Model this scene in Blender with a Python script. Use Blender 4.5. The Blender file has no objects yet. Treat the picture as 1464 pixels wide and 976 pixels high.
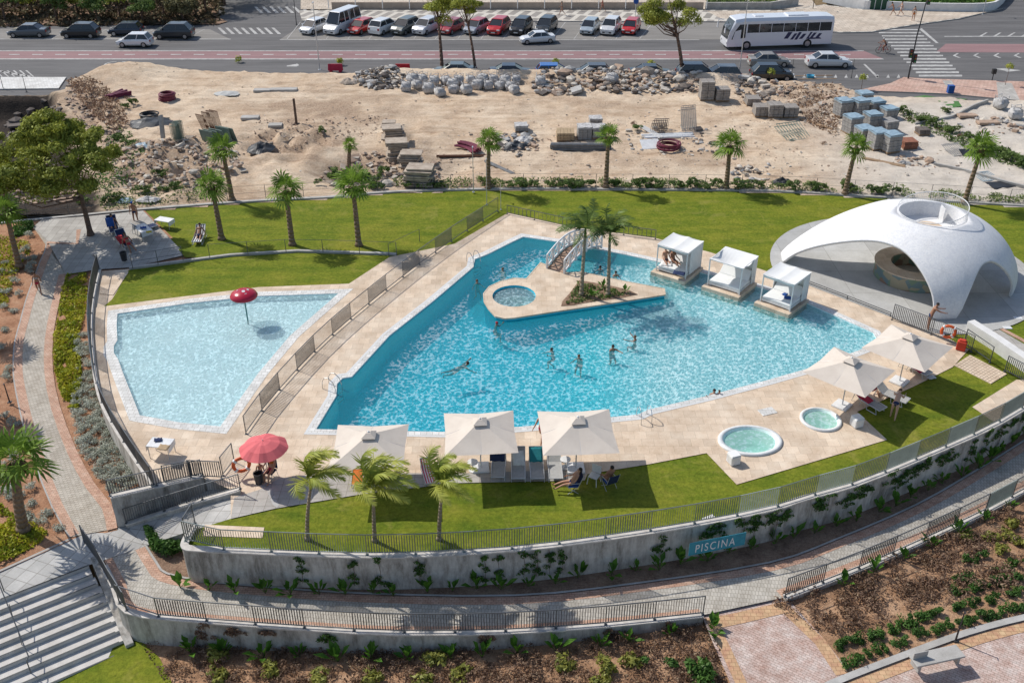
import bpy, bmesh, math, random
from mathutils import Vector, Matrix, noise
from mathutils.geometry import tessellate_polygon
random.seed(7)
R = math.radians
scn = bpy.context.scene
col = scn.collection
# ------------------------------------------------------------------ camera model
H, F, TH = 29.0, 1415.0, R(31)
CT, ST = math.cos(TH), math.sin(TH)
def G(px, py, pl=0.0):
    """point of a surface z=a+bX+cY seen in direction (px,py) of the 1464x976 photo"""
    a, b, c = pl if isinstance(pl, tuple) else (pl, 0, 0)
    x, y = px-732.0, py-488.0
    dy = F*CT-y*ST; dz = F*ST+y*CT
    t = (H-a)/(dz+b*x+c*dy)
    return Vector((x*t, dy*t, H-dz*t))
LEFT = (-3.764, 0, .0607)      # the sloping garden on the left
LOWG = (-2.4, .05, 0)         # the planted slope at the bottom
# ------------------------------------------------------------------ materials
MATS = {}
def nodes(name):
    m = bpy.data.materials.new(name); m.use_nodes = True
    nt = m.node_tree; nt.nodes.clear()
    out = nt.nodes.new('ShaderNodeOutputMaterial')
    return m, nt, out
def N(nt, t, **k):
    n = nt.nodes.new(t)
    for a, v in k.items():
        if a in n.inputs.keys(): n.inputs[a].default_value = v
        else: setattr(n, a, v)
    return n
def ramp(nt, fac, stops, interp='LINEAR'):
    r = nt.nodes.new('ShaderNodeValToRGB'); r.color_ramp.interpolation = interp
    e = r.color_ramp.elements
    while len(e) < len(stops): e.new(.5)
    for i, (p, c) in enumerate(stops):
        e[i].position = p; e[i].color = (*c, 1) if len(c) == 3 else c
    nt.links.new(fac, r.inputs[0]); return r.outputs[0]
def mix(nt, f, a, b, mode='MIX'):
    m = nt.nodes.new('ShaderNodeMixRGB'); m.blend_type = mode
    for s, v in ((0, f), (1, a), (2, b)):
        if isinstance(v, (int, float)): m.inputs[s].default_value = v if s == 0 else (v, v, v, 1)
        elif isinstance(v, tuple): m.inputs[s].default_value = (*v, 1)
        else: nt.links.new(v, m.inputs[s])
    return m.outputs[0]
def noi(nt, vec, scale, detail=4, rough=.6, dist=0):
    n = N(nt, 'ShaderNodeTexNoise'); n.inputs['Scale'].default_value = scale
    n.inputs['Detail'].default_value = detail; n.inputs['Roughness'].default_value = rough
    n.inputs['Distortion'].default_value = dist
    nt.links.new(vec, n.inputs['Vector']); return n.outputs['Fac']
def wpos(nt): return N(nt, 'ShaderNodeNewGeometry').outputs['Position']
def opos(nt): return N(nt, 'ShaderNodeTexCoord').outputs['Object']
def princ(nt, out, colr, rough=.8, metal=0, bumpsrc=None, bump=.3, bdist=.02, spec=.4, extra=None):
    p = N(nt, 'ShaderNodeBsdfPrincipled')
    p.inputs['Roughness'].default_value = rough; p.inputs['Metallic'].default_value = metal
    p.inputs['Specular IOR Level'].default_value = spec
    if isinstance(colr, tuple): p.inputs['Base Color'].default_value = (*colr, 1)
    else: nt.links.new(colr, p.inputs['Base Color'])
    if bumpsrc is not None:
        b = N(nt, 'ShaderNodeBump'); b.inputs['Strength'].default_value = bump
        b.inputs['Distance'].default_value = bdist
        nt.links.new(bumpsrc, b.inputs['Height']); nt.links.new(b.outputs[0], p.inputs['Normal'])
    if extra: extra(p)
    nt.links.new(p.outputs[0], out.inputs[0]); return p
def mat(name, c, c2=None, scale=3.0, rough=.8, metal=0, bump=0, bdist=.02, spec=.4, world=False, var=.12):
    """two-tone noisy material"""
    if name in MATS: return MATS[name]
    m, nt, out = nodes(name)
    v = wpos(nt) if world else opos(nt)
    if c2 is None: c2 = tuple(x*(1-var*2) for x in c)
    f = noi(nt, v, scale, 5, .65)
    fc = ramp(nt, f, [(.3, c2), (.7, c)])
    princ(nt, out, fc, rough, metal, f if bump else None, bump, bdist, spec)
    MATS[name] = m; return m
def mat_leaf(name, c, c2, scale=1.5):
    if name in MATS: return MATS[name]
    m, nt, out = nodes(name)
    v = wpos(nt); f = noi(nt, v, scale, 3, .7)
    fc = ramp(nt, f, [(.32, c2), (.66, c)])
    d = N(nt, 'ShaderNodeBsdfDiffuse'); t = N(nt, 'ShaderNodeBsdfTranslucent')
    nt.links.new(fc, d.inputs[0]); nt.links.new(fc, t.inputs[0])
    g = N(nt, 'ShaderNodeBsdfGlossy'); g.inputs['Roughness'].default_value = .5; g.inputs[0].default_value = (.5, .55, .4, 1)
    ms = N(nt, 'ShaderNodeMixShader'); ms.inputs[0].default_value = .3
    nt.links.new(d.outputs[0], ms.inputs[1]); nt.links.new(t.outputs[0], ms.inputs[2])
    m2 = N(nt, 'ShaderNodeMixShader'); m2.inputs[0].default_value = .04
    nt.links.new(ms.outputs[0], m2.inputs[1]); nt.links.new(g.outputs[0], m2.inputs[2])
    nt.links.new(m2.outputs[0], out.inputs[0]); MATS[name] = m; return m
# ------------------------------------------------------------------ object helpers
def tag(o, label=None, cat=None, group=None, kind=None):
    if label: o['label'] = label
    if cat: o['category'] = cat
    if group: o['group'] = group
    if kind: o['kind'] = kind
    return o
def empty(name, loc=(0, 0, 0), rz=0, label=None, cat=None, group=None, scale=1):
    o = bpy.data.objects.new(name, None); col.objects.link(o)
    o.location = loc; o.rotation_euler = (0, 0, rz); o.empty_display_size = .1
    if scale != 1: o.scale = (scale,)*3
    return tag(o, label, cat, group)
def link(name, me, m=None, parent=None, loc=None, rz=0):
    if m is not None:
        for x in (m if isinstance(m, (list, tuple)) else [m]): me.materials.append(x)
    o = bpy.data.objects.new(name, me); col.objects.link(o)
    if parent: o.parent = parent
    if loc is not None: o.location = loc
    if rz: o.rotation_euler = (0, 0, rz)
    return o
def copy_tree(o, parent=None):
    c = o.copy(); col.objects.link(c)
    if parent: c.parent = parent
    for ch in list(o.children): copy_tree(ch, c)
    return c
def place(proto, first, loc, rz=0, label=None, group=None, scale=None):
    o = proto if first else copy_tree(proto)
    o.location = loc; o.rotation_euler = (0, 0, rz)
    if scale: o.scale = (scale,)*3 if isinstance(scale, (int, float)) else scale
    if label: o['label'] = label
    if group: o['group'] = group
    return o
class MB:
    def __init__(s): s.v = []; s.f = []; s.m = []; s.cm = 0
    def face(s, pts):
        b = len(s.v); s.v += [tuple(p) for p in pts]; s.f.append(tuple(range(b, b+len(pts)))); s.m.append(s.cm)
    def add(s, vs, fs, M=None):
        b = len(s.v)
        s.v += [tuple(M @ Vector(p)) if M else tuple(p) for p in vs]
        for f in fs: s.f.append(tuple(i+b for i in f)); s.m.append(s.cm)
        return s
    def box(s, c, d, rz=0, top=None, M=None):
        """centre, size; top = scale of the top face"""
        x, y, z = d[0]/2, d[1]/2, d[2]/2; t = top or (1, 1)
        vs = [(-x, -y, -z), (x, -y, -z), (x, y, -z), (-x, y, -z), (-x*t[0], -y*t[1], z), (x*t[0], -y*t[1], z), (x*t[0], y*t[1], z), (-x*t[0], y*t[1], z)]
        MM = Matrix.Translation(c) @ Matrix.Rotation(rz, 4, 'Z')
        if M: MM = M @ MM
        s.add(vs, [(0, 3, 2, 1), (4, 5, 6, 7), (0, 1, 5, 4), (1, 2, 6, 5), (2, 3, 7, 6), (3, 0, 4, 7)], MM); return s
    def tube(s, a, b, r0, r1=None, n=6, cap=True):
        a, b = Vector(a), Vector(b); r1 = r0 if r1 is None else r1
        d = (b-a)
        if d.length < 1e-6: return s
        q = d.to_track_quat('Z', 'Y').to_matrix()
        ring = [q @ Vector((math.cos(2*math.pi*i/n), math.sin(2*math.pi*i/n), 0)) for i in range(n)]
        vs = [a+p*r0 for p in ring]+[b+p*r1 for p in ring]
        fs = [(i, (i+1) % n, n+(i+1) % n, n+i) for i in range(n)]
        if cap: fs += [tuple(range(n-1, -1, -1)), tuple(range(n, 2*n))]
        s.add(vs, fs); return s
    def path(s, pts, r, n=6):
        rr = r if isinstance(r, (list, tuple)) else [r]*len(pts)
        for i in range(len(pts)-1): s.tube(pts[i], pts[i+1], rr[i], rr[i+1], n)
        return s
    def lathe(s, prof, n=16, c=(0, 0, 0), sx=1, sy=1):
        vs = []
        for r, z in prof: vs += [(c[0]+r*sx*math.cos(2*math.pi*i/n), c[1]+r*sy*math.sin(2*math.pi*i/n), c[2]+z) for i in range(n)]
        fs = []
        for k in range(len(prof)-1):
            fs += [(k*n+i, k*n+(i+1) % n, (k+1)*n+(i+1) % n, (k+1)*n+i) for i in range(n)]
        s.add(vs, fs); return s
    def prism(s, poly, z0, z1):
        """poly: list of (x,y) convex or not, ccw"""
        n = len(poly); b = [(p[0], p[1], z0) for p in poly]+[(p[0], p[1], z1) for p in poly]
        fs = [(i, (i+1) % n, n+(i+1) % n, n+i) for i in range(n)]
        tr = tessellate_polygon([[Vector((p[0], p[1], 0)) for p in poly]])
        fs += [tuple(n+i for i in t) for t in tr]+[tuple(reversed(t)) for t in tr]
        s.add(b, fs); return s
    def rock(s, c, r, seed=0, sub=1, flat=.7):
        bm = bmesh.new(); bmesh.ops.create_icosphere(bm, subdivisions=sub, radius=1)
        rnd = random.Random(seed)
        o = Vector((rnd.random()*50, rnd.random()*50, 0)); sc = Vector((r*rnd.uniform(.7, 1.3), r*rnd.uniform(.7, 1.3), r*flat*rnd.uniform(.7, 1.2)))
        vs = []
        for v in bm.verts:
            k = 1+.5*noise.noise(v.co*1.3+o); p = v.co*k
            vs.append((c[0]+p.x*sc.x, c[1]+p.y*sc.y, c[2]+p.z*sc.z))
        fs = [tuple(v.index for v in f.verts) for f in bm.faces]; bm.free()
        s.add(vs, fs); return s
    def mesh(s, name='mesh', smooth=False, fixn=True):
        me = bpy.data.meshes.new(name); me.from_pydata(s.v, [], s.f)
        me.polygons.foreach_set('material_index', s.m)
        if fixn:
            bm = bmesh.new(); bm.from_mesh(me); bmesh.ops.recalc_face_normals(bm, faces=bm.faces); bm.to_mesh(me); bm.free()
        if smooth: me.polygons.foreach_set('use_smooth', [True]*len(me.polygons))
        me.update(); return me
    def build(s, name, m, parent=None, loc=None, smooth=False, bevel=0, rz=0, fixn=True):
        o = link(name, s.mesh(name, smooth, fixn), m, parent, loc, rz)
        if bevel:
            b = o.modifiers.new('Bevel', 'BEVEL'); b.width = bevel; b.segments = 2; b.limit_method = 'ANGLE'; b.angle_limit = R(40)
        return o
def weld(o, d=.0005):
    bm = bmesh.new(); bm.from_mesh(o.data); bmesh.ops.remove_doubles(bm, verts=bm.verts, dist=d)
    bmesh.ops.recalc_face_normals(bm, faces=bm.faces); bm.to_mesh(o.data); bm.free(); return o
def W(pts, pl=0.0): return [G(p[0], p[1], pl) for p in pts]
def sheet(name, pts, m, pl=0.0, dz=0.0, holes=(), kind='structure', world=False):
    """flat polygon traced on the ground"""
    loops = [pts if world else W(pts, pl)]+[h if world else W(h, pl) for h in holes]
    flat = [Vector((p.x, p.y, 0)) for l in loops for p in l]
    tr = tessellate_polygon([[Vector((p.x, p.y, 0)) for p in l] for l in loops])
    vs = [(p.x, p.y, p.z+dz) for l in loops for p in l]
    fs = []
    for t in tr:
        a, b, c = (flat[i] for i in t)
        fs.append(t if (b-a).cross(c-a).z > 0 else (t[0], t[2], t[1]))
    me = bpy.data.meshes.new(name); me.from_pydata(vs, [], fs); me.update()
    o = link(name, me, m)
    if kind: o['kind'] = kind
    return o
def offset(loop, d):
    """offset closed loop in xy outward (+) or inward (-)"""
    n = len(loop); A = sum(loop[i].x*loop[(i+1) % n].y-loop[(i+1) % n].x*loop[i].y for i in range(n)); sg = 1 if A > 0 else -1
    out = []
    for i in range(n):
        a, b, c = loop[i-1], loop[i], loop[(i+1) % n]
        u = (b-a); u.z = 0; u.normalize(); w = (c-b); w.z = 0; w.normalize()
        n1 = Vector((u.y, -u.x, 0))*sg; n2 = Vector((w.y, -w.x, 0))*sg
        m_ = n1+n2; k = m_.length_squared
        m_ = m_*(2/k) if k > .3 else n1
        out.append(b+m_*d)
    return out
def offline(pts, d):
    """offset open polyline to its right (+)"""
    out = []
    for i in range(len(pts)):
        a = pts[max(i-1, 0)]; c = pts[min(i+1, len(pts)-1)]
        u = (c-a); u.z = 0; u.normalize(); out.append(pts[i]+Vector((u.y, -u.x, 0))*d)
    return out
def smoothline(pts, n=4):
    """Catmull-Rom through world points"""
    out = []
    for i in range(len(pts)-1):
        p0, p1, p2, p3 = pts[max(i-1, 0)], pts[i], pts[i+1], pts[min(i+2, len(pts)-1)]
        for k in range(n):
            t = k/n
            out.append(.5*((2*p1)+(p2-p0)*t+(2*p0-5*p1+4*p2-p3)*t*t+(3*p1-p0-3*p2+p3)*t**3))
    out.append(pts[-1].copy()); return out
def strip(name, pts, w0, w1, m, dz=0, kind='structure'):
    a = offline(pts, w0); b = offline(pts, w1)
    mb = MB()
    for i in range(len(pts)-1): mb.face([a[i]+Vector((0, 0, dz)), a[i+1]+Vector((0, 0, dz)), b[i+1]+Vector((0, 0, dz)), b[i]+Vector((0, 0, dz))])
    o = mb.build(name, m); weld(o)
    for p in o.data.polygons:
        if p.normal.z < 0: o.data.flip_normals(); break
    if kind: o['kind'] = kind
    return o
def wall(name, pts, th, z0, z1, m, label=None, cat=None, kind=None, parent=None, cap=None):
    """wall of given thickness along polyline; z0,z1 numbers or functions of index/point"""
    a = offline(pts, -th/2); b = offline(pts, th/2)
    f0 = z0 if callable(z0) else (lambda p: z0); f1 = z1 if callable(z1) else (lambda p: z1)
    mb = MB(); n = len(pts); vs = []
    for i in range(n):
        l, h = f0(pts[i]), f1(pts[i])
        vs += [(a[i].x, a[i].y, l), (b[i].x, b[i].y, l), (b[i].x, b[i].y, h), (a[i].x, a[i].y, h)]
    fs = [(0, 1, 2, 3), (4*(n-1)+3, 4*(n-1)+2, 4*(n-1)+1, 4*(n-1))]
    for i in range(n-1):
        k = 4*i
        for j in range(4): fs.append((k+j, k+(j+1) % 4, k+4+(j+1) % 4, k+4+j))
    mb.add(vs, fs); o = mb.build(name, m, parent)
    tag(o, label, cat, None, kind)
    if cap:
        wall('coping', pts, th+.08, lambda p: f1(p)+.002, lambda p: f1(p)+.07, cap, parent=o)
    return o
def resample(pts, step):
    """equal steps along polyline"""
    L = [0]
    for i in range(len(pts)-1): L.append(L[-1]+(pts[i+1]-pts[i]).length)
    n = max(1, round(L[-1]/step)); out = []
    for k in range(n+1):
        t = L[-1]*k/n; i = 0
        while i < len(pts)-2 and L[i+1] < t: i += 1
        s = (t-L[i])/max(1e-6, L[i+1]-L[i]); out.append(pts[i].lerp(pts[i+1], min(1, max(0, s))))
    return out
# ------------------------------------------------------------------ ground materials
def m_lawn():
    m, nt, out = nodes('lawn_grass'); v = wpos(nt)
    big = noi(nt, v, .16, 3, .6); mid = noi(nt, v, .9, 4, .7); fine = noi(nt, v, 5.5, 5, .85)
    mp = N(nt, 'ShaderNodeMapping'); mp.inputs['Scale'].default_value = (.35, 1.6, 1); mp.inputs['Rotation'].default_value = (0, 0, .12); nt.links.new(v, mp.inputs[0])
    mow = noi(nt, mp.outputs[0], .8, 3, .6); sp2 = noi(nt, v, 4.5, 3, .7)
    c = ramp(nt, big, [(.33, (.095, .155, .016)), (.50, (.165, .215, .022)), (.66, (.265, .255, .040))])
    c = mix(nt, .5, c, ramp(nt, mid, [(.35, (.075, .125, .012)), (.55, (.19, .22, .022)), (.70, (.33, .29, .06))]))
    c = mix(nt, .35, c, ramp(nt, mow, [(.38, (.10, .155, .015)), (.62, (.27, .27, .035))]))
    c = mix(nt, .5, c, ramp(nt, sp2, [(.3, (.6, .65, .55)), (.7, (1.25, 1.2, 1.15))]), 'MULTIPLY')
    c = mix(nt, .8, c, ramp(nt, fine, [(.3, (.42, .45, .36)), (.7, (1.35, 1.3, 1.2))]), 'MULTIPLY')
    pt = noi(nt, v, .33, 5, .75, 1.0); c = mix(nt, ramp(nt, pt, [(.56, (0,)*3), (.72, (.55,)*3)]), c, (.34, .29, .08))
    princ(nt, out, c, .9, 0, fine, .9, .05, .1); return m
def m_sand():
    m, nt, out = nodes('sand_lot'); v = wpos(nt)
    a = noi(nt, v, .12, 4, .65); b = noi(nt, v, .7, 6, .75); d = noi(nt, v, 6, 4, .8)
    c = ramp(nt, a, [(.32, (.38, .26, .175)), (.45, (.57, .43, .30)), (.60, (.70, .58, .44))])
    c = mix(nt, .45, c, ramp(nt, b, [(.32, (.34, .24, .17)), (.5, (.66, .52, .38)), (.75, (.80, .71, .57))]))
    c = mix(nt, .55, c, ramp(nt, d, [(.25, (.55, .5, .45)), (.6, (1.1, 1.1, 1.1))]), 'MULTIPLY')
    mp = N(nt, 'ShaderNodeMapping'); mp.inputs['Scale'].default_value = (.10, 1.0, 1); mp.inputs['Rotation'].default_value = (0, 0, -.12); nt.links.new(v, mp.inputs[0])
    trk = noi(nt, mp.outputs[0], 1.1, 5, .7)
    c = mix(nt, .55, c, ramp(nt, trk, [(.34, (.62, .55, .5)), (.5, (1, 1, 1)), (.68, (1.12, 1.12, 1.12))]), 'MULTIPLY')
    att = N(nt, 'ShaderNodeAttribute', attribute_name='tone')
    c = mix(nt, att.outputs['Fac'], c, ramp(nt, d, [(.3, (.02, .018, .018)), (.7, (.075, .058, .046))]))  # near-black ground, standing in for shade in the hollows
    att3 = N(nt, 'ShaderNodeAttribute', attribute_name='brown')
    c = mix(nt, att3.outputs['Fac'], c, ramp(nt, d, [(.3, (.20, .135, .09)), (.5, (.37, .265, .185)), (.7, (.54, .42, .31))]))
    att2 = N(nt, 'ShaderNodeAttribute', attribute_name='pale')
    c = mix(nt, att2.outputs['Fac'], c, ramp(nt, b, [(.3, (.5, .46, .4)), (.7, (.68, .63, .56))]))
    princ(nt, out, c, .95, 0, mix(nt, .6, d, trk), 1.0, .22, .1); return m
def m_asphalt(name, c, dark=.75):
    m, nt, out = nodes(name); v = wpos(nt)
    mp = N(nt, 'ShaderNodeMapping'); mp.inputs['Scale'].default_value = (.12, 1.2, 1); nt.links.new(v, mp.inputs[0])
    a = noi(nt, mp.outputs[0], 1, 5, .7); b = noi(nt, v, 12, 3, .7)
    cc = ramp(nt, a, [(.3, tuple(x*dark for x in c)), (.7, tuple(x*1.12 for x in c))])
    cc = mix(nt, .5, cc, ramp(nt, b, [(.3, (.75,)*3), (.7, (1.15,)*3)]), 'MULTIPLY')
    princ(nt, out, cc, .85, 0, b, .3, .01, .3); return m
def m_stone(name, c1, c2, c3, tile=None, joint=(.3, .27, .22), sc=.8):
    """deck stone, optional tile joints"""
    m, nt, out = nodes(name); v = wpos(nt)
    a = noi(nt, v, sc, 5, .7); b = noi(nt, v, sc*14, 4, .75); w = noi(nt, v, sc*.25, 3, .5)
    c = ramp(nt, a, [(.28, c1), (.5, c2), (.75, c3)])
    c = mix(nt, .5, c, ramp(nt, b, [(.25, (.78, .75, .7)), (.7, (1.1, 1.1, 1.1))]), 'MULTIPLY')
    c = mix(nt, .5, c, ramp(nt, w, [(.35, (.86, .83, .8)), (.65, (1.06, 1.06, 1.06))]), 'MULTIPLY')
    if tile:
        br = N(nt, 'ShaderNodeTexBrick'); br.offset = tile[2] if len(tile) > 2 else .5
        br.inputs['Scale'].default_value = 1; br.inputs['Brick Width'].default_value = tile[0]; br.inputs['Row Height'].default_value = tile[1]
        br.inputs['Mortar Size'].default_value = tile[3] if len(tile) > 3 else .012; br.inputs['Mortar Smooth'].default_value = .3
        br.inputs['Color1'].default_value = (1.06, 1.06, 1.06, 1); br.inputs['Color2'].default_value = (.84, .84, .84, 1); br.inputs['Mortar'].default_value = (.5, .48, .45, 1)
        mp = N(nt, 'ShaderNodeMapping'); mp.inputs['Rotation'].default_value = (0, 0, tile[4] if len(tile) > 4 else 0)
        nt.links.new(v, mp.inputs[0]); nt.links.new(mp.outputs[0], br.inputs['Vector'])
        c = mix(nt, .9, c, br.outputs['Color'], 'MULTIPLY')
    princ(nt, out, c, .8, 0, b, .3, .02, .25); return m
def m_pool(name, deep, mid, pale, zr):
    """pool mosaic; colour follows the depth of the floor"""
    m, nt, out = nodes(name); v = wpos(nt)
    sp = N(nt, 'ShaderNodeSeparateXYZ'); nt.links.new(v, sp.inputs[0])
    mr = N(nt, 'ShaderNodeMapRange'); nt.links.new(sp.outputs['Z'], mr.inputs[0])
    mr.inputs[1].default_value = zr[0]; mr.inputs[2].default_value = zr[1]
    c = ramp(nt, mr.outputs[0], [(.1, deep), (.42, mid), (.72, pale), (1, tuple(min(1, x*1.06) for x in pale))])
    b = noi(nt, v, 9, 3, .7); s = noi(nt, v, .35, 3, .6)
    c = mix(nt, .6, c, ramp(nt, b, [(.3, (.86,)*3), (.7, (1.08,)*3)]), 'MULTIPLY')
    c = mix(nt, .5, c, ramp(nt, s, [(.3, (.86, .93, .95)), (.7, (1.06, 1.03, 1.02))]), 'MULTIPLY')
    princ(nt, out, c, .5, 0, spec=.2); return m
def m_water(name, sc, lo, hi, tint, power=.2, veil=(.03, .50, .62), caustic=.4, shade_band=False):
    """rippled water: a caustic light pattern is painted into its transmission colour"""
    m, nt, out = nodes(name); v = wpos(nt)
    nz = N(nt, 'ShaderNodeTexNoise'); nz.inputs['Scale'].default_value = sc*.55; nz.inputs['Detail'].default_value = 3; nt.links.new(v, nz.inputs['Vector'])
    mm = N(nt, 'ShaderNodeVectorMath', operation='SCALE'); mm.inputs['Scale'].default_value = 1.1/sc
    nt.links.new(nz.outputs['Color'], mm.inputs[0])
    ad = N(nt, 'ShaderNodeVectorMath', operation='ADD'); nt.links.new(v, ad.inputs[0]); nt.links.new(mm.outputs[0], ad.inputs[1])
    outs = []
    for k, s in ((0, sc), (1, sc*1.9)):
        vo = N(nt, 'ShaderNodeTexVoronoi'); vo.feature = 'SMOOTH_F1'; vo.inputs['Scale'].default_value = s; vo.inputs['Smoothness'].default_value = .35
        nt.links.new(ad.outputs[0], vo.inputs['Vector']); outs.append(vo.outputs['Distance'])
    a = ramp(nt, outs[0], [(.15, (0,)*3), (.5, (.35,)*3), (.72, (1,)*3)]); b = ramp(nt, outs[1], [(.2, (0,)*3), (.75, (1,)*3)])
    f = mix(nt, .45, a, b); big = noi(nt, v, .5, 2, .5)
    f = mix(nt, .4, f, ramp(nt, big, [(.3, (.3,)*3), (.7, (1,)*3)]), 'MULTIPLY')
    if shade_band:
        at = N(nt, 'ShaderNodeAttribute', attribute_name='caustic_mask'); f = mix(nt, 1, f, at.outputs['Color'], 'MULTIPLY')  # caustics masked out, leaving a dark tint as painted shade
    tc = ramp(nt, f, [(.05, tuple(t*lo for t in tint)), (.35, tuple(t*(lo+hi)/2 for t in tint)), (.72, tuple(min(1, hi*(.3+.7*t)) for t in tint))])
    tr = N(nt, 'ShaderNodeBsdfTransparent'); nt.links.new(tc, tr.inputs[0])
    g = N(nt, 'ShaderNodeBsdfGlossy'); g.inputs['Roughness'].default_value = .06
    bp = N(nt, 'ShaderNodeBump'); bp.inputs['Strength'].default_value = .5; bp.inputs['Distance'].default_value = .08
    wv = noi(nt, v, sc*1.6, 3, .6); nt.links.new(wv, bp.inputs['Height']); nt.links.new(bp.outputs[0], g.inputs['Normal'])
    fr = N(nt, 'ShaderNodeFresnel'); fr.inputs['IOR'].default_value = 1.33; nt.links.new(bp.outputs[0], fr.inputs['Normal'])
    # pale caustic highlights painted into the diffuse colour
    df = N(nt, 'ShaderNodeBsdfDiffuse'); nt.links.new(ramp(nt, f, [(.42, veil), (.62, (.72, .96, 1))]), df.inputs[0])
    pw = ramp(nt, f, [(.40, (power,)*3), (.56, (power+.35*(caustic-power),)*3), (.80, (caustic,)*3)])
    m0 = N(nt, 'ShaderNodeMixShader'); nt.links.new(pw, m0.inputs[0]); nt.links.new(tr.outputs[0], m0.inputs[1]); nt.links.new(df.outputs[0], m0.inputs[2])
    ms = N(nt, 'ShaderNodeMixShader'); nt.links.new(fr.outputs[0], ms.inputs[0])
    nt.links.new(m0.outputs[0], ms.inputs[1]); nt.links.new(g.outputs[0], ms.inputs[2]); nt.links.new(ms.outputs[0], out.inputs[0]); return m
def m_soil(name, c1, c2, c3, sc=1.2):
    m, nt, out = nodes(name); v = wpos(nt)
    a = noi(nt, v, sc, 5, .75); b = noi(nt, v, sc*9, 4, .8)
    c = ramp(nt, a, [(.3, c1), (.5, c2), (.72, c3)])
    c = mix(nt, .7, c, ramp(nt, b, [(.3, (.55, .52, .5)), (.68, (1.2, 1.2, 1.2))]), 'MULTIPLY')
    princ(nt, out, c, .95, 0, b, .9, .08, .1); return m
def m_tilewall():
    m, nt, out = nodes('render_wall'); v = wpos(nt)
    mp = N(nt, 'ShaderNodeMapping'); mp.inputs['Scale'].default_value = (1.4, 1.4, .35); nt.links.new(v, mp.inputs[0])
    a = noi(nt, mp.outputs[0], 1.3, 6, .75); b = noi(nt, v, 6, 4, .7)
    c = ramp(nt, a, [(.3, (.16, .145, .12)), (.44, (.38, .35, .31)), (.56, (.54, .51, .46)), (.72, (.64, .61, .56))])
    c = mix(nt, .4, c, ramp(nt, b, [(.3, (.7,)*3), (.7, (1.1,)*3)]), 'MULTIPLY')
    princ(nt, out, c, .9, 0, b, .3, .02, .2); return m
M = {}
M['lawn'] = m_lawn(); M['sand'] = m_sand()
M['asphalt'] = m_asphalt('asphalt', (.145, .14, .138), .65); M['asphalt2'] = m_asphalt('worn_asphalt', (.25, .235, .215))
M['buslane'] = m_asphalt('red_lane', (.29, .175, .175), .8)
M['paint'] = mat('road_paint', (.56, .55, .52), (.27, .26, .25), 2.2, .7, world=True)
M['deck'] = m_stone('deck_stone', (.56, .43, .31), (.68, .55, .42), (.77, .66, .53), (.6, .6, .5, .006))
M['grey_pave'] = m_stone('grey_paving', (.36, .34, .31), (.44, .42, .39), (.52, .50, .46), (.5, .5, 0, .012))
M['landing'] = m_stone('landing_tiles', (.38, .38, .37), (.46, .455, .44), (.53, .52, .50), (.62, .62, 0, .018, .36))
M['cobble'] = m_stone('cobble_path', (.39, .35, .29), (.50, .455, .39), (.60, .555, .485), (.22, .12, .5, .014, .2), sc=2)
M['cobble2'] = m_stone('lower_path_pavers', (.40, .37, .32), (.50, .47, .415), (.59, .56, .505), (.14, .24, .5, .012, .1), sc=1.6)
M['brick'] = m_stone('orange_brick_edge', (.46, .26, .19), (.58, .37, .27), (.65, .47, .37), (.22, .11, .5, .012), sc=2.5)
M['brick2'] = m_stone('ochre_brick_edge', (.48, .25, .17), (.58, .37, .22), (.62, .46, .27), (.25, .2, .5, .012), sc=2.2)
M['plaza'] = m_stone('pink_plaza_pavers', (.40, .25, .20), (.56, .43, .38), (.68, .62, .58), (.24, .12, .5, .012, .6), sc=1.8)
M['pink_walk'] = m_stone('pink_pavement', (.48, .30, .24), (.56, .38, .31), (.62, .46, .38), (.4, .4, .5, .02), sc=.8)
M['tan_walk'] = m_stone('tan_pavement', (.50, .42, .34), (.58, .50, .41), (.64, .57, .48), (.8, .8, .5, .03), sc=.5)
M['coping'] = m_stone('white_coping', (.60, .60, .58), (.70, .70, .68), (.80, .80, .78), (.3, .3, .5, .012), sc=1)
M['grate'] = mat('overflow_grate', (.78, .78, .76), (.45, .45, .44), 25, .6, world=True)
M['concrete'] = m_stone('concrete', (.34, .33, .31), (.42, .41, .39), (.50, .49, .47), sc=1.2)
M['step'] = m_stone('step_concrete', (.48, .46, .43), (.57, .55, .52), (.65, .63, .60), sc=1.5)
M['domefloor'] = m_stone('dome_floor', (.40, .40, .385), (.47, .47, .455), (.52, .52, .505), (3.0, 3.0, 0, .015), sc=.7)
M['wallr'] = m_tilewall()
M['white_wall'] = mat('white_wall', (.74, .73, .71), (.60, .59, .57), 1.5, .8, world=True)
M['soil'] = m_soil('red_soil', (.28, .14, .08), (.46, .25, .15), (.58, .36, .23))
M['mulch'] = m_soil('dry_mulch', (.20, .115, .07), (.43, .26, .155), (.64, .43, .28), .9)
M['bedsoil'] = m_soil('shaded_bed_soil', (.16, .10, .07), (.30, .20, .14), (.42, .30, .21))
M['pit'] = m_soil('dark_rubble_ground', (.05, .045, .045), (.10, .09, .085), (.16, .14, .12), .6)
M['farground'] = m_soil('far_ground', (.18, .14, .09), (.26, .20, .13), (.34, .27, .18), .1)
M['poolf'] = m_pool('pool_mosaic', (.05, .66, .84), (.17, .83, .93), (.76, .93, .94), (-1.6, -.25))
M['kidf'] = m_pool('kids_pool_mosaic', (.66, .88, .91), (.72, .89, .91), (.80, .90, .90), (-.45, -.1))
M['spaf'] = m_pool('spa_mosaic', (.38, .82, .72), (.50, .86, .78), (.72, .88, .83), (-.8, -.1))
M['water'] = m_water('pool_water', 4.6, .62, 1.0, (.84, .985, 1.0), .20, caustic=.27, shade_band=True)
M['water2'] = m_water('kids_water', 4.6, .80, 1.0, (.93, .99, 1.0), .16, (.66, .84, .86), .42)
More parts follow.
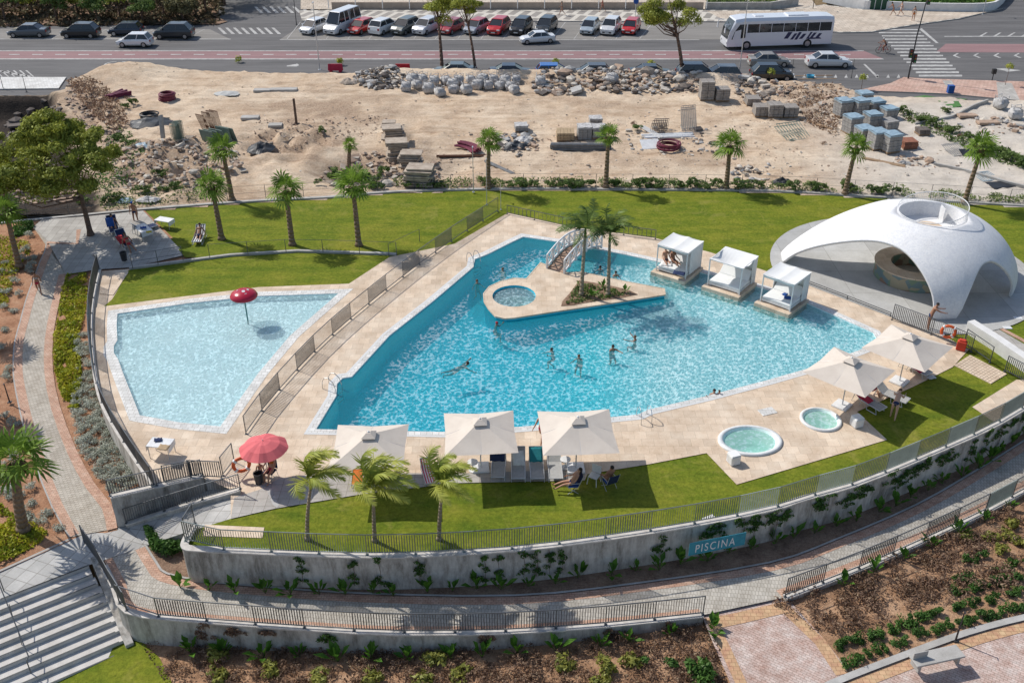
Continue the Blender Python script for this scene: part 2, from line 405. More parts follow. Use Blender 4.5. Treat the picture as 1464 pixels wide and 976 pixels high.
M['water3'] = m_water('spa_water', 5, .8, 1.0, (.92, 1.0, .97), .35, (.50, .86, .76))
# ------------------------------------------------------------------ world and sun
SUNV = Vector((.84, -.543, 0)).normalized()
EL = R(46)
w = bpy.data.worlds.new('World'); scn.world = w; w.use_nodes = True
nt = w.node_tree; nt.nodes.clear()
sky = nt.nodes.new('ShaderNodeTexSky'); sky.sky_type = 'NISHITA'; sky.sun_disc = False; sky.sun_elevation = EL
az = math.atan2(-SUNV.x, -SUNV.y)   # compass direction towards the sun, clockwise from +Y
sky.sun_rotation = az; sky.air_density = 1.0; sky.dust_density = 1.2
bg = nt.nodes.new('ShaderNodeBackground'); bg.inputs[1].default_value = .125
wo = nt.nodes.new('ShaderNodeOutputWorld'); nt.links.new(sky.outputs[0], bg.inputs[0]); nt.links.new(bg.outputs[0], wo.inputs[0])
sd = bpy.data.lights.new('sun', 'SUN'); sd.energy = 4.1; sd.angle = R(.53); sd.color = (1, .955, .89)
so = bpy.data.objects.new('sun', sd); col.objects.link(so); so.location = (-30, 60, 60)
ldir = Vector((SUNV.x*math.cos(EL), SUNV.y*math.cos(EL), -math.sin(EL)))
so.rotation_euler = ldir.to_track_quat('-Z', 'Y').to_euler()
cd = bpy.data.cameras.new('camera'); cam = bpy.data.objects.new('camera', cd); col.objects.link(cam)
cam.location = (0, 0, H); cam.rotation_euler = (math.pi/2-TH, 0, 0); cd.sensor_width = 36; cd.lens = 36*F/1464; cd.clip_end = 3000
scn.camera = cam
scn.view_settings.view_transform = 'Standard'; scn.view_settings.look = 'None'; scn.view_settings.exposure = 0
scn.cycles.transparent_max_bounces = 12; scn.cycles.max_bounces = 6
# ------------------------------------------------------------------ the big sheets
def S(o): o['kind'] = 'structure'; return o
gs = MB(); gs.face([(-900, -60, -4.1), (900, -60, -4.1), (900, 1500, -4.1), (-900, 1500, -4.1)]); S(gs.build('ground', M['farground']))
POOL = [(452, 614), (481, 566), (482, 549), (490, 541), (503, 539), (557, 480), (618, 432), (677, 382), (679, 371), (697, 364), (735, 345), (748, 339), (796, 346), (892, 364), (937, 374), (993, 388), (1074, 408), (1140, 428), (1190, 450), (1248, 476), (1257, 490),
        (1170, 523), (1100, 543), (1008, 567), (927, 586), (912, 593), (871, 597), (850, 600), (750, 610), (640, 618)]
KID = [(168, 449), (270, 434), (365, 424), (484, 420), (415, 480), (370, 533), (315, 610), (255, 604), (200, 594), (195, 581), (177, 536), (169, 514), (163, 505), (163, 495), (168, 487), (167, 465)]
PO = W(POOL); KO = W(KID)
SPA1c, SPA1 = G(1072, 631), (1.35, 1.05)
SPA2c, SPA2 = G(1173, 601), (.88, .88)
def ell(c, a, b, n=32, rz=0):
    return [Vector((c.x+a*math.cos(t)*math.cos(rz)-b*math.sin(t)*math.sin(rz), c.y+a*math.cos(t)*math.sin(rz)+b*math.sin(t)*math.cos(rz), 0)) for t in [2*math.pi*i/n for i in range(n)]]
SP1 = ell(SPA1c, *SPA1, rz=.12); SP2 = ell(SPA2c, *SPA2)
DECK = [(726, 305), (816, 325), (937, 341), (1015, 361), (1152, 407), (1273, 453), (1330, 470), (1385, 500), (1362, 525), (1304, 554), (1225, 589), (1268, 629), (1053, 693), (1010, 648), (927, 664), (840, 678), (836, 687), (650, 691), (522, 706), (395, 727), (330, 742), (330, 700), (290, 683), (236, 692), (222, 697),
        (174, 626), (144, 565), (132, 482), (133, 450), (137, 440), (160, 437), (370, 411), (499, 406), (557, 368), (650, 349)]
sheet('pool_deck', W(DECK), M['deck'], dz=.03, holes=[PO, KO, SP1, SP2], world=True)
sheet('grey_paving', [(330, 742), (395, 727), (522, 706), (650, 691), (836, 687), (836, 671), (660, 677), (470, 676), (400, 684), (372, 700), (335, 712)], M['grey_pave'], dz=.036)
KERB = smoothline(W([(-60, 326), (0, 320), (126, 308), (207, 300), (370, 288), (471, 283), (567, 275), (735, 271), (932, 272), (1100, 274), (1246, 282), (1464, 295), (1560, 303)]), 3)
DIV = W([(185, 385), (190, 384), (329, 366), (426, 360), (552, 364), (567, 365)])
LA = [p.copy() for p in KERB[9:]]+W([(1600, 330), (1600, 620), (1470, 560), (1390, 505), (1330, 474), (1273, 455), (1152, 409), (1015, 363), (937, 343), (816, 327), (726, 307), (650, 352), (567, 366), (552, 365), (426, 361), (329, 367), (265, 368)])
sheet('upper_lawn', LA, M['lawn'], world=True)
sheet('strip_lawn', [(184, 386), (329, 367), (426, 361), (552, 365), (565, 366), (500, 410), (370, 416), (159, 443), (134, 450), (160, 428), (165, 420)], M['lawn'])
WTOP = smoothline(W([(280, 752), (268, 772), (266, 785), (290, 788), (370, 792), (501, 797), (602, 796), (735, 788), (846, 775), (983, 754), (1100, 731), (1150, 715), (1223, 695), (1324, 654), (1410, 616), (1464, 585), (1520, 550)]), 3)
LC = W([(330, 741), (395, 726), (522, 705), (650, 690), (836, 686), (840, 676), (927, 662), (1010, 646), (1053, 691), (1268, 628), (1225, 588), (1304, 552), (1362, 522), (1385, 500), (1470, 545), (1540, 560)])+[p.copy() for p in reversed(WTOP[1:])]
sheet('lower_lawn', LC, M['lawn'], world=True)
for q in ([(293, 750), (378, 754), (375, 769), (290, 766)], [(1390, 582), (1453, 543), (1490, 545), (1480, 575), (1425, 606)], [(162, 422), (184, 389), (145, 392), (142, 420)]):
    sheet('deck_slab', q, M['deck'], dz=.02)
sheet('deck_filler', [(146, 387), (190, 384), (176, 426), (150, 443), (147, 482), (133, 482), (131, 450), (134, 420)], M['deck'], dz=-.012)
sheet('path_slab', [(1003, 741), (1018, 735), (1028, 744), (1012, 749)], M['coping'], dz=.02)
# terrace body under everything so that nothing shows through
m_body = M['bedsoil']
# ------------------------------------------------------------------ pool basin
def depth(p):
    t = (p.x+1.0)/14.5; t = max(0, min(1, t)); t = t*t*(3-2*t)
    return -(1.35*(1-t)+.34*t)
def basin(name, loop, dfun, m, holes=()):
    mb = MB(); n = len(loop)
    for i in range(n):
        a, b = loop[i], loop[(i+1) % n]; k = max(1, int((b-a).length/1.0))
        for j in range(k):
            p, q = a.lerp(b, j/k), a.lerp(b, (j+1)/k)
            mb.face([(p.x, p.y, .028), (p.x, p.y, dfun(p)), (q.x, q.y, dfun(q)), (q.x, q.y, .028)])
    # floor grid clipped by being larger than the outline and hidden under the deck
    xs = [p.x for p in loop]; ys = [p.y for p in loop]
    st = .35; nx = int((max(xs)-min(xs)+.6)/st)+1; ny = int((max(ys)-min(ys)+.6)/st)+1; x0, y0 = min(xs)-.3, min(ys)-.3
    vs = []
    for j in range(ny+1):
        for i in range(nx+1):
            p = Vector((x0+i*st, y0+j*st, 0)); vs.append((p.x, p.y, dfun(p)))
    big = offset(loop, .25)
    def inside(x, y):
        c = False
        for i in range(n):
            a, b = big[i], big[i-1]
            if (a.y > y) != (b.y > y) and x < (b.x-a.x)*(y-a.y)/(b.y-a.y)+a.x: c = not c
        return c
    fs = [q for q in ((j*(nx+1)+i, j*(nx+1)+i+1, (j+1)*(nx+1)+i+1, (j+1)*(nx+1)+i) for j in range(ny) for i in range(nx)) if any(inside(vs[k][0], vs[k][1]) for k in q)]
    mb.add(vs, fs); o = mb.build(name, m, fixn=False); return S(o)
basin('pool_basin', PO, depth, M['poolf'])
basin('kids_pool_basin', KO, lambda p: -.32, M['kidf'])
WZ = -.035
WATER_HERE = 1
sheet('kids_pool_water', [Vector((p.x, p.y, WZ)) for p in offset(KO, .02)], M['water2'], world=True)
def ringsheet(name, loop, d0, d1, m, dz):
    a = offset(loop, d0); b = offset(loop, d1); mb = MB(); n = len(loop)
    for i in range(n):
        j = (i+1) % n; mb.face([(a[i].x, a[i].y, dz), (a[j].x, a[j].y, dz), (b[j].x, b[j].y, dz), (b[i].x, b[i].y, dz)])
    o = mb.build(name, m); weld(o)
    if o.data.polygons[0].normal.z < 0: o.data.flip_normals()
    return S(o)
ringsheet('pool_coping', PO, 0, .30, M['coping'], .040)
ringsheet('overflow_grate', PO, .305, .45, M['grate'], .040)
ringsheet('kids_pool_coping', KO, 0, .55, M['coping'], .040)
# spas
for nm, c, (a, b), rz, lb in (('whirlpool_bath', SPA1c, SPA1, .12, 'large oval whirlpool bath sunk in the beige deck'), ('whirlpool_bath', SPA2c, SPA2, 0, 'small round whirlpool bath beside the white cube')):
    t = empty(nm, (c.x, c.y, 0), rz, lb, 'whirlpool bath', 'whirlpool baths in the deck')
    mb = MB(); mb.lathe([(1.16, .034), (1.16, .10), (1.10, .13), (1.0, .13), (.98, .05), (.90, -.02), (.88, -.30), (.72, -.34), (.70, -.7), (.001, -.72)], 40, sx=a, sy=b)
    o = mb.build('tub', [M['spaf']], t, smooth=True); o.data.materials[0] = M['spaf']
    mb = MB(); mb.lathe([(1.17, .032), (1.17, .11), (1.11, .14), (1.0, .14), (.985, .06)], 40, sx=a, sy=b); mb.build('rim', mat('spa_acrylic', (.78, .79, .77), rough=.3), t, smooth=True)
    mb = MB(); mb.add([(.93*a*math.cos(k*math.pi/20), .93*b*math.sin(k*math.pi/20), .0) for k in range(40)], [tuple(range(40))]); mb.build('water', M['water3'], t, fixn=False)
# ------------------------------------------------------------------ island in the pool
ISL = W([(773, 379), (753, 402), (735, 401), (715, 406), (700, 413), (692, 423), (693, 434), (699, 444), (709, 455), (722, 458), (735, 457), (780, 450), (860, 438), (950, 424), (949, 416), (890, 405), (831, 392), (811, 393)])
SPC = G(735, 426); sp_in = ell(SPC, 1.33, 1.38, 28)
isl = empty('pool_island', SPC, 0, 'stone island in the pool with a round sunken spa and a planted corner', 'pool island')
def loc(ps, c): return [p-c for p in ps]
mb = MB(); IL = loc(ISL, SPC); n = len(IL)
top = sheet('island_top', [Vector((p.x, p.y, .16)) for p in IL], M['deck'], world=True, holes=[[Vector((p.x, p.y, .16)) for p in loc(sp_in, SPC)]], kind=None); top.parent = isl
for i in range(n):
    a, b = IL[i], IL[(i+1) % n]; mb.face([(a.x, a.y, .159), (b.x, b.y, .159), (b.x, b.y, -1.5), (a.x, a.y, -1.5)])
for i in range(28):
    a, b = sp_in[i]-SPC, sp_in[(i+1) % 28]-SPC; mb.face([(a.x, a.y, .159), (b.x, b.y, .159), (b.x, b.y, -1.0), (a.x, a.y, -1.0)])
mb.build('side_wall', mat('island_mosaic', (.03, .62, .80), (.025, .55, .72), 4, .5, world=True), isl)
mb = MB(); mb.lathe([(1.40, -.45), (1.0, -.45), (.98, -.8), (.01, -.82)], 28); mb.build('spa_floor', M['spaf'], isl, smooth=False)
o = MB(); o.add([(1.335*math.cos(k*math.pi/14), 1.385*math.sin(k*math.pi/14), .02) for k in range(28)], [tuple(range(28))]); o.build('spa_water', M['water2'], isl, fixn=False)
ro = offset(IL, .06); mb = MB()
for i in range(n):
    a, b, c, d = IL[i], IL[(i+1) % n], ro[(i+1) % n], ro[i]
    mb.face([(a.x, a.y, .175), (b.x, b.y, .175), (c.x, c.y, .175), (d.x, d.y, .175)]); mb.face([(c.x, c.y, .175), (d.x, d.y, .175), (d.x, d.y, .08), (c.x, c.y, .08)])
mb.build('edge', M['deck'], isl)
def dseg(p, a, b):
    d = b-a; t = max(0, min(1, (p-a).dot(d)/max(1e-9, d.length_squared))); return (p-a-d*t).length
def water_grid():
    st = .28; xs = [p.x for p in PO]; ys = [p.y for p in PO]; x0, y0 = min(xs)-.3, min(ys)-.3; nx = int((max(xs)-x0+.6)/st)+1; ny = int((max(ys)-y0+.6)/st)+1
    big_ = offset(PO, .2); n = len(PO); left = [p.xy for p in PO[0:14]]; isl_ = [p.xy for p in ISL[4:15]]
    def inside(x, y):
        c = False
        for i in range(n):
            a, b = big_[i], big_[i-1]
            if (a.y > y) != (b.y > y) and x < (b.x-a.x)*(y-a.y)/(b.y-a.y)+a.x: c = not c
        return c
    vs, rp, ins = [], [], []
    for j in range(ny+1):
        for i in range(nx+1):
            x, y = x0+i*st, y0+j*st; p = Vector((x, y)); ins.append(inside(x, y)); vs.append((x, y, WZ))
            if not ins[-1]: rp.append(0); continue
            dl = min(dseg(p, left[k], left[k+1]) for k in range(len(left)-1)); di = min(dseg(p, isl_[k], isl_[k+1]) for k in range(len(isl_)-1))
            nz = .35*noise.noise(Vector((x*1.3, y*1.3, 0))); a = max(0, min(1, (dl+nz-1.15)/.5)); b = max(0, min(1, (di+nz*.6-.85*max(.25, min(1, (14-x)/12)))/.35)); rp.append(.12+.88*a*b)  # pattern fades beside pool edge and island, painting their shaded bands
    fs = [q for q in ((j*(nx+1)+i, j*(nx+1)+i+1, (j+1)*(nx+1)+i+1, (j+1)*(nx+1)+i) for j in range(ny) for i in range(nx)) if any(ins[k] for k in q)]
    me = bpy.data.meshes.new('water'); me.from_pydata(vs, [], fs); at = me.attributes.new('caustic_mask', 'FLOAT', 'POINT'); at.data.foreach_set('value', rp); S(link('water', me, M['water']))
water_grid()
plt = smoothline(W([(828, 401), (814, 420), (802, 438), (850, 431), (912, 421), (870, 408), (828, 401)], .16), 2)[:-1]
PLT = plt
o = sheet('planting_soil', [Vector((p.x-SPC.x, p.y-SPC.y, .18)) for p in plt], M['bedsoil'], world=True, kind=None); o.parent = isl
# ------------------------------------------------------------------ left garden, paths
PL = [(48, 326), (68, 346), (58, 375), (48, 402), (38, 430), (30, 460), (22, 490), (20, 520), (21, 543), (27, 575), (34, 606), (51, 662), (76, 725), (101, 768)]
PR = [(136, 386), (95, 392), (83, 442), (76, 485), (76, 530), (86, 581), (109, 642), (136, 692), (160, 722), (168, 755)]
sheet('garden_ground', [(-120, 330), (0, 321), (126, 309), (207, 301), (280, 372), (190, 384), (140, 389), (133, 450), (132, 482), (144, 565), (174, 626), (222, 697), (160, 740), (168, 757), (101, 775), (0, 818), (-160, 880)], M['soil'], pl=LEFT)
sheet('patio', [(48, 326), (60, 316), (126, 311), (205, 303), (266, 366), (190, 384), (140, 387), (95, 394), (68, 346)], M['grey_pave'], pl=LEFT, dz=.10)
PLs = smoothline(W(PL, LEFT), 2); PRs = smoothline(W(PR[1:], LEFT), 2)
sheet('garden_path', PLs+list(reversed(PRs)), M['cobble'], pl=LEFT, dz=.03, world=True)
strip('brick_border', PLs, -.45, .0, M['brick'], .045); strip('path_kerb', PLs, 0, .07, M['concrete'], .05)
strip('brick_border', PRs, 0, .45, M['brick'], .045)
strip('brick_border', W([(68, 348), (110, 350), (112, 330)], LEFT), -.1, .2, M['brick'], .106)
# retaining edge between terrace and left garden
LEDGE = smoothline(W([(143, 388), (134, 430), (131, 482), (142, 565), (172, 626), (220, 697)]), 4)
# landing, ramp and stairs
strip('path_kerb', W([(-60, 840), (0, 817), (101, 771)], -1.7), -.06, .06, M['concrete'], .06)
sheet('landing', [(-60, 842), (0, 817), (101, 772), (119, 764), (182, 752), (207, 781), (150, 800), (126, 808), (0, 857), (-60, 880)], M['landing'], pl=-1.7, dz=.01)
RT = [G(182, 753, -1.7), G(272, 727, -.85), G(345, 706, -.05), G(385, 690, 0)]
RB = [G(207, 781, -1.7), G(280, 757, -.9), G(330, 744, -.15), G(400, 725, 0)]
mb = MB()
for i in range(3): mb.face([RT[i], RT[i+1], RB[i+1], RB[i]])
S(mb.build('ramp', M['landing'])); [v.__setattr__('co', v.co+Vector((0, 0, .045))) for v in bpy.data.objects['ramp'].data.vertices]
mb = MB()
for L_ in (RB, RT):
    for i in range(3):
        a, b = L_[i], L_[i+1]; mb.face([(a.x, a.y, a.z+.04), (b.x, b.y, b.z+.04), (b.x, b.y, -1.7), (a.x, a.y, -1.7)])
S(mb.build('ramp_side', M['wallr']))
# stairs down to the lower lawn
s0, s1 = G(-60, 880, -1.7), G(127, 808, -1.7); u = (s1-s0); u.z = 0; u.normalize(); dn = Vector((u.y, -u.x, 0))
tread, riser, ns = .47, .167, 9
mb = MB(); L = (s1-s0).length
for k in range(ns):
    z = -1.7-riser*(k+1); c = s0+u*(L/2+.3*k*.12)+dn*(tread*(k+.5)); mb.box((c.x, c.y, (z-4.1)/2+.0), (L+.25*k*.3, tread, z+4.1), math.atan2(u.y, u.x))
stair = S(mb.build('stairs', M['step'], bevel=.012))
mbn = MB()
mb = MB(); c = s0+u*(L/2)-dn*.12; mb.box((c.x, c.y, -2.81), (L, .24, 2.2), math.atan2(u.y, u.x)); S(mb.build('landing_edge', M['step']))
for k in range(ns+1):
    z = -1.7-riser*k; c = s0+u*(L/2)+dn*(tread*k-.03)
    mbn.box((c.x, c.y, z+.004), (L, .05, .012), math.atan2(u.y, u.x))
S(mbn.build('stair_nosing', mat('dark_nosing', (.13, .13, .125))))
STU, STD, STS1 = u, dn, s1
# lower path and beds
KIN = smoothline(W([(207, 781), (222, 805), (237, 821), (290, 832), (370, 840), (517, 850), (735, 853), (907, 836), (1100, 806), (1195, 773), (1311, 723), (1400, 672), (1464, 632), (1530, 590)], -1.7), 3)
KOUT = smoothline(W([(149, 801), (168, 838), (187, 874), (270, 885), (370, 893), (460, 899), (552, 904), (668, 904), (735, 902), (856, 894), (1003, 879)], -1.7), 3)
KOUT2 = smoothline(W([(1119, 854), (1243, 806), (1392, 738), (1464, 700), (1550, 655)], -1.7), 3)
sheet('lower_path', KIN+list(reversed(KOUT2))+list(reversed(KOUT)), M['cobble2'], world=True, dz=.005)
strip('brick_border', KIN, .0, .42, M['brick'], .012); strip('brick_border', KOUT, -.35, 0, M['brick'], .012); strip('brick_border', KOUT2, -.45, 0, M['brick'], .012)
strip('path_kerb', KIN, -.1, 0, M['concrete'], .06)
bed = KIN+[Vector((p.x, p.y, -1.7)) for p in reversed(offline(WTOP[3:], -.7))]+[G(300, 757, -1.7), G(262, 765, -1.7)]
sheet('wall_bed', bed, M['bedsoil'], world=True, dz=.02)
# lower gardens, plaza
sheet('lower_garden', [(150, 840), (187, 874), (370, 893), (552, 904), (735, 902), (1003, 879), (1012, 880), (1035, 930), (1070, 1000), (1090, 1080), (100, 1080), (0, 1010), (60, 950)], M['mulch'], pl=LOWG)
sheet('bottom_lawn', [(-40, 1010), (28, 976), (110, 938), (183, 908), (206, 920), (228, 940), (246, 976), (262, 1040), (0, 1060)], M['lawn'], pl=LOWG, dz=.03)
sheet('plaza', [(1003, 879), (1119, 854), (1132, 862), (1180, 915), (1212, 958), (1190, 976), (1464, 878), (1600, 850), (1600, 1100), (1080, 1100), (1050, 990), (1022, 925)], M['plaza'], pl=-1.8, dz=.01)
strip('brick_border', W([(1122, 860), (1180, 915), (1212, 962)], -1.8), 0, .5, M['brick2'], .02)
strip('brick_border', smoothline(W([(1140, 1000), (1185, 975), (1296, 932), (1380, 902), (1464, 880), (1560, 862)], -1.8), 3), .28, .75, M['brick2'], .024)
strip('plaza_kerb', smoothline(W([(1140, 1000), (1185, 975), (1296, 932), (1380, 902), (1464, 880), (1560, 862)], -1.8), 3), -.02, .27, M['concrete'], .10)
strip('brick_border', W([(1012, 884), (1060, 874), (1119, 860)], -1.8), .0, .6, M['brick2'], .024)
strip('brick_border', W([(1008, 884), (1030, 930), (1062, 1000)], -1.8), -.45, 0, M['brick2'], .020)
sheet('right_bed', [(1119, 856), (1392, 740), (1560, 660), (1600, 860), (1464, 877), (1296, 930), (1205, 966), (1165, 912)], M['mulch'], pl=-1.86, dz=.06)
# right side path beyond the dome
sheet('side_path', [(1392, 468), (1412, 462), (1464, 492), (1560, 545), (1560, 590), (1464, 524), (1400, 487)], M['grey_pave'], dz=.02)
strip('brick_border', W([(1412, 462), (1464, 490), (1560, 543)], 0), -.3, 0, M['brick'], .03)
# ------------------------------------------------------------------ walls
ROCK = mat('rubble_stone', (.45, .38, .31), (.25, .20, .16), 2, .9, bump=.4)
wt = wall('retaining_wall', WTOP, .25, -3.0, .10, M['wallr'], 'long curved grey retaining wall below the lower lawn, creepers growing on it', 'wall')
mw = mat('wall_cap', (.66, .62, .57), (.42, .39, .35), 3, .8, world=True)
def cap(o, pts, th, z, name='coping'):
    c = wall(name, pts, th, (z+.002) if not callable(z) else (lambda p: z(p)+.002), (z+.07) if not callable(z) else (lambda p: z(p)+.07), mw, parent=o)
    return c
cap(wt, WTOP, .34, .10)
w2 = wall('retaining_wall', offline(KOUT[1:], .12), .22, -4.6, -1.6, M['wallr'], 'low grey wall along the bottom path, left of the pink plaza', 'wall'); cap(w2, offline(KOUT[1:], .12), .3, -1.6)
w3 = wall('retaining_wall', offline(KOUT2, .12), .22, -3.0, -1.6, M['wallr'], 'low grey wall along the path right of the pink plaza', 'wall'); cap(w3, offline(KOUT2, .12), .3, -1.6)
w4 = wall('garden_wall', LEDGE, .16, -1.9, .12, M['wallr'], 'curved low wall between the kids pool deck and the left garden bed', 'wall'); cap(w4, LEDGE, .22, .12)
k1 = wall('lawn_kerb', KERB, .28, -1.5, .12, M['concrete'], kind='structure')
k2 = wall('divider_kerb', DIV, .22, -.3, .14, M['concrete'], kind='structure')
# side wall of the stairs
a = STS1+STU*.16; mb = MB()
p0 = a-STD*.3; p1 = a+STD*(tread*ns-.1)
q0, q1 = p0+STU*.34, p1+STU*.34
mb.add([(p0.x, p0.y, -4.1), (p1.x, p1.y, -4.1), (q1.x, q1.y, -4.1), (q0.x, q0.y, -4.1), (p0.x, p0.y, -1.55), (p1.x, p1.y, -3.02), (q1.x, q1.y, -3.02), (q0.x, q0.y, -1.55)],
       [(0, 3, 2, 1), (4, 5, 6, 7), (0, 1, 5, 4), (1, 2, 6, 5), (2, 3, 7, 6), (3, 0, 4, 7)])
o = mb.build('stair_wall', M['wallr'], bevel=.02); tag(o, 'sloping grey side wall along the right of the broad stairs', 'wall')
# walls of the switchback ramp
RW = W([(158, 711), (215, 698), (274, 685), (290, 681)], 0)
for p in RW: p.z = 0
o = wall('ramp_wall', RW, .22, -2, .02, M['wallr'], 'upper grey wall of the switchback ramp beside the grey shrubs', 'wall'); cap(o, RW, .32, .02)
RW2 = [p.copy() for p in RT[:3]]
zr = lambda p: -1.72+max(0, min(1.72, (p-RT[0]).xy.length/(RT[2]-RT[0]).xy.length*1.72))
o = wall('ramp_wall', RW2, .2, -2, lambda p: zr(p)+.18, M['wallr'], 'lower grey wall between the switchback ramp and the sloping walkway', 'wall'); cap(o, RW2, .28, lambda p: zr(p)+.18)
rf = [G(160, 725, -1.65), G(230, 712, -1.5), G(300, 700, -.9), G(360, 690, -.05), G(366, 705, -.05), G(290, 727, -1.2), G(200, 745, -1.65), G(165, 752, -1.7)]
mb = MB(); mb.face(rf); S(mb.build('ramp_floor', M['grey_pave']))
mb = MB(); a_, b_ = RW[-1], G(372, 699, 0)
mb.face([(a_.x, a_.y, .03), (b_.x, b_.y, .03), (b_.x, b_.y, -1.9), (a_.x, a_.y, -1.9)]); S(mb.build('ramp_side', M['wallr']))
# ------------------------------------------------------------------ fences
FM = mat('fence_steel', (.14, .15, .16), (.10, .11, .12), 2, .4, .5)
FMD = mat('fence_green_steel', (.26, .30, .285), (.19, .22, .21), 2, .35, .6)
def fence(pts, zf, label, h=1.05, step=2.0, gap=.105, name='fence', group=None, alt=0, m=None, posts=True, pale=None):
    m = m or FM
    P = resample(pts, step); t = empty(name, (P[0].x, P[0].y, zf(P[0]) if callable(zf) else zf), 0, label, 'fence', group)
    O = t.location.copy(); zz = zf if callable(zf) else (lambda p: zf)
    for i, p in enumerate(P):
        mb = MB(); z = zz(p); q = Vector((p.x, p.y, z))-O
        mb.box((q.x, q.y, q.z+h/2), (.04, .04, h+.02)); mb.box((q.x, q.y, q.z+.01), (.12, .12, .02)); mb.build('post', m, t)
    for i in range(len(P)-1):
        a = Vector((P[i].x, P[i].y, zz(P[i])))-O; b = Vector((P[i+1].x, P[i+1].y, zz(P[i+1])))-O
        d = b-a; L = d.xy.length; an = math.atan2(d.y, d.x); mb = MB()
        for hh in (.10, h-.03):
            up = Vector((0, 0, hh)); e = d.normalized()*.03
            nrm = Vector((-d.y, d.x, 0)).normalized()*.018
            A, B = a+e+up, b-e+up
            mb.add([A-nrm, A+nrm, B+nrm, B-nrm, A-nrm+Vector((0, 0, .035)), A+nrm+Vector((0, 0, .035)), B+nrm+Vector((0, 0, .035)), B-nrm+Vector((0, 0, .035))],
                   [(0, 3, 2, 1), (4, 5, 6, 7), (0, 1, 5, 4), (1, 2, 6, 5), (2, 3, 7, 6), (3, 0, 4, 7)])
        k = max(2, int(L/gap)); tw = .78 if (i+alt) % 2 else -.78
        for j in range(1, k):
            c = a.lerp(b, j/k); hot = pale and i > len(P)*.42 and i % 2 == 0
            mb.box((c.x, c.y, c.z+h/2+.03), (.006, .070 if hot else .042, h-.2), an+(.35 if hot else tw))
        mb.build('panel', pale if hot else m, t)  # lighter material paints the light caught by the turned slats
    return t
fence(offline(WTOP[4:], -.02), .17, 'dark slatted fence on top of the long curved wall below the lower lawn', h=1.1, m=FMD, pale=mat('sunlit_panel', (.36, .41, .38), (.28, .32, .30), 2, .4, .2))
fence([p.copy() for p in WTOP[0:4]], .17, 'short slatted fence at the left end of the lower lawn', h=1.1)
fence(offline(KOUT[5:], .12), -1.53, 'slatted fence on the low wall along the bottom path', h=1.05, alt=1)
fence([G(p[0], p[1], -1.53) for p in ((121, 776), (142, 805), (160, 838), (181, 872))], -1.53, 'slatted fence between the stairs and the bottom path', h=1.05)
fence(offline(KOUT2, .12), -1.53, 'slatted fence on the low wall right of the pink plaza', h=1.05, alt=1, pale=mat('sunlit_panel', (.50, .55, .52)))
fence(LEDGE, .19, 'curved slatted fence between the left garden bed and the kids pool', h=1.05)
DF = smoothline(W([(352, 621), (372, 592), (420, 536), (470, 485), (530, 434), (592, 385), (650, 343), (712, 303)]), 3)
fence(DF, .03, 'long slatted fence dividing the kids pool deck from the main pool deck', h=1.1)
fence([G(236, 690, .03), G(267, 683, .03), G(274, 683, .03)], .03, 'short slatted fence beside the white table at the kids pool', h=1.0, step=1.2)
fence([G(272, 682, .05), G(317, 684, .05)], .05, 'slatted gate panel in front of the switchback ramp', h=1.0, step=1.5)
fence([G(319, 680, .03), G(335, 660, .03)], .03, 'short slatted fence standing beside the red lifebuoy and pink parasol', h=1.1, step=1.3)
fence(RW, .09, 'slatted railing on the upper wall of the switchback ramp', h=.9)
fence(RW2, lambda p: zr(p)+.25, 'slatted railing on the lower wall beside the sloping walkway', h=.85, alt=1)
fence([G(725, 306, .03), G(816, 326, .03), G(937, 342, .03)], .03, 'low dark railing between the pool deck and the upper lawn', h=.7, step=2.4, gap=.3)
fence([G(1152, 405, .03), G(1212, 428, .03), G(1273, 452, .03)], .03, 'thin railing between the white dome and the pool deck', h=.25, step=2.4, gap=2)
fence([G(1275, 457, .03), G(1330, 478, .03), G(1388, 503, .03)], .03, 'slatted fence beside the white dome and the lifebuoy', h=1.05)
fence([G(1378, 492, .03), G(1415, 518, .03)], .03, 'slatted fence in front of the white ramp wall by the dome', h=1.0, alt=1)
fence([G(1436, 531, .03), G(1490, 560, .03)], .03, 'slatted fence at the right end of the lower lawn', h=1.0)
def railing(pts, z, label, h=1.0, step=2.4, rails=(1.0,), r=.018, posts_r=.022, m=None, name='railing'):
    P = resample(pts, step); t = empty(name, (P[0].x, P[0].y, z), 0, label, 'railing'); O = t.location.copy(); m = m or FM
    for p in P:
        mb = MB(); q = Vector((p.x, p.y, z))-O; mb.tube(q, q+Vector((0, 0, h)), posts_r); mb.build('post', m, t)
    mb = MB()
    for k in rails: mb.path([Vector((p.x, p.y, z+h*k))-O for p in P], r)
    mb.build('rail', m, t); return t
railing([G(190, 384, .14), G(262, 372, .14)], .14, 'dark post railing beside the shaded patio loungers', h=1.0, step=1.6, rails=(1, .5))
railing([G(300, 368, .14), G(426, 360, .14), G(567, 365, .14)], .14, 'thin wire railing across the upper lawn below the palms', h=.95, rails=(1,), r=.012)
railing([G(556, 366, .03), G(600, 345, .03)][:2], .03, 'thin railing post run beside the upper lawn corner', h=.9, rails=(1,), r=.012)
railing([p for p in offline(KERB[4:], -.45)], .0, 'thin wire fence along the top kerb of the upper lawn', h=1.1, rails=(1, .5, .1), r=.009, step=2.8, name='wire_fence')
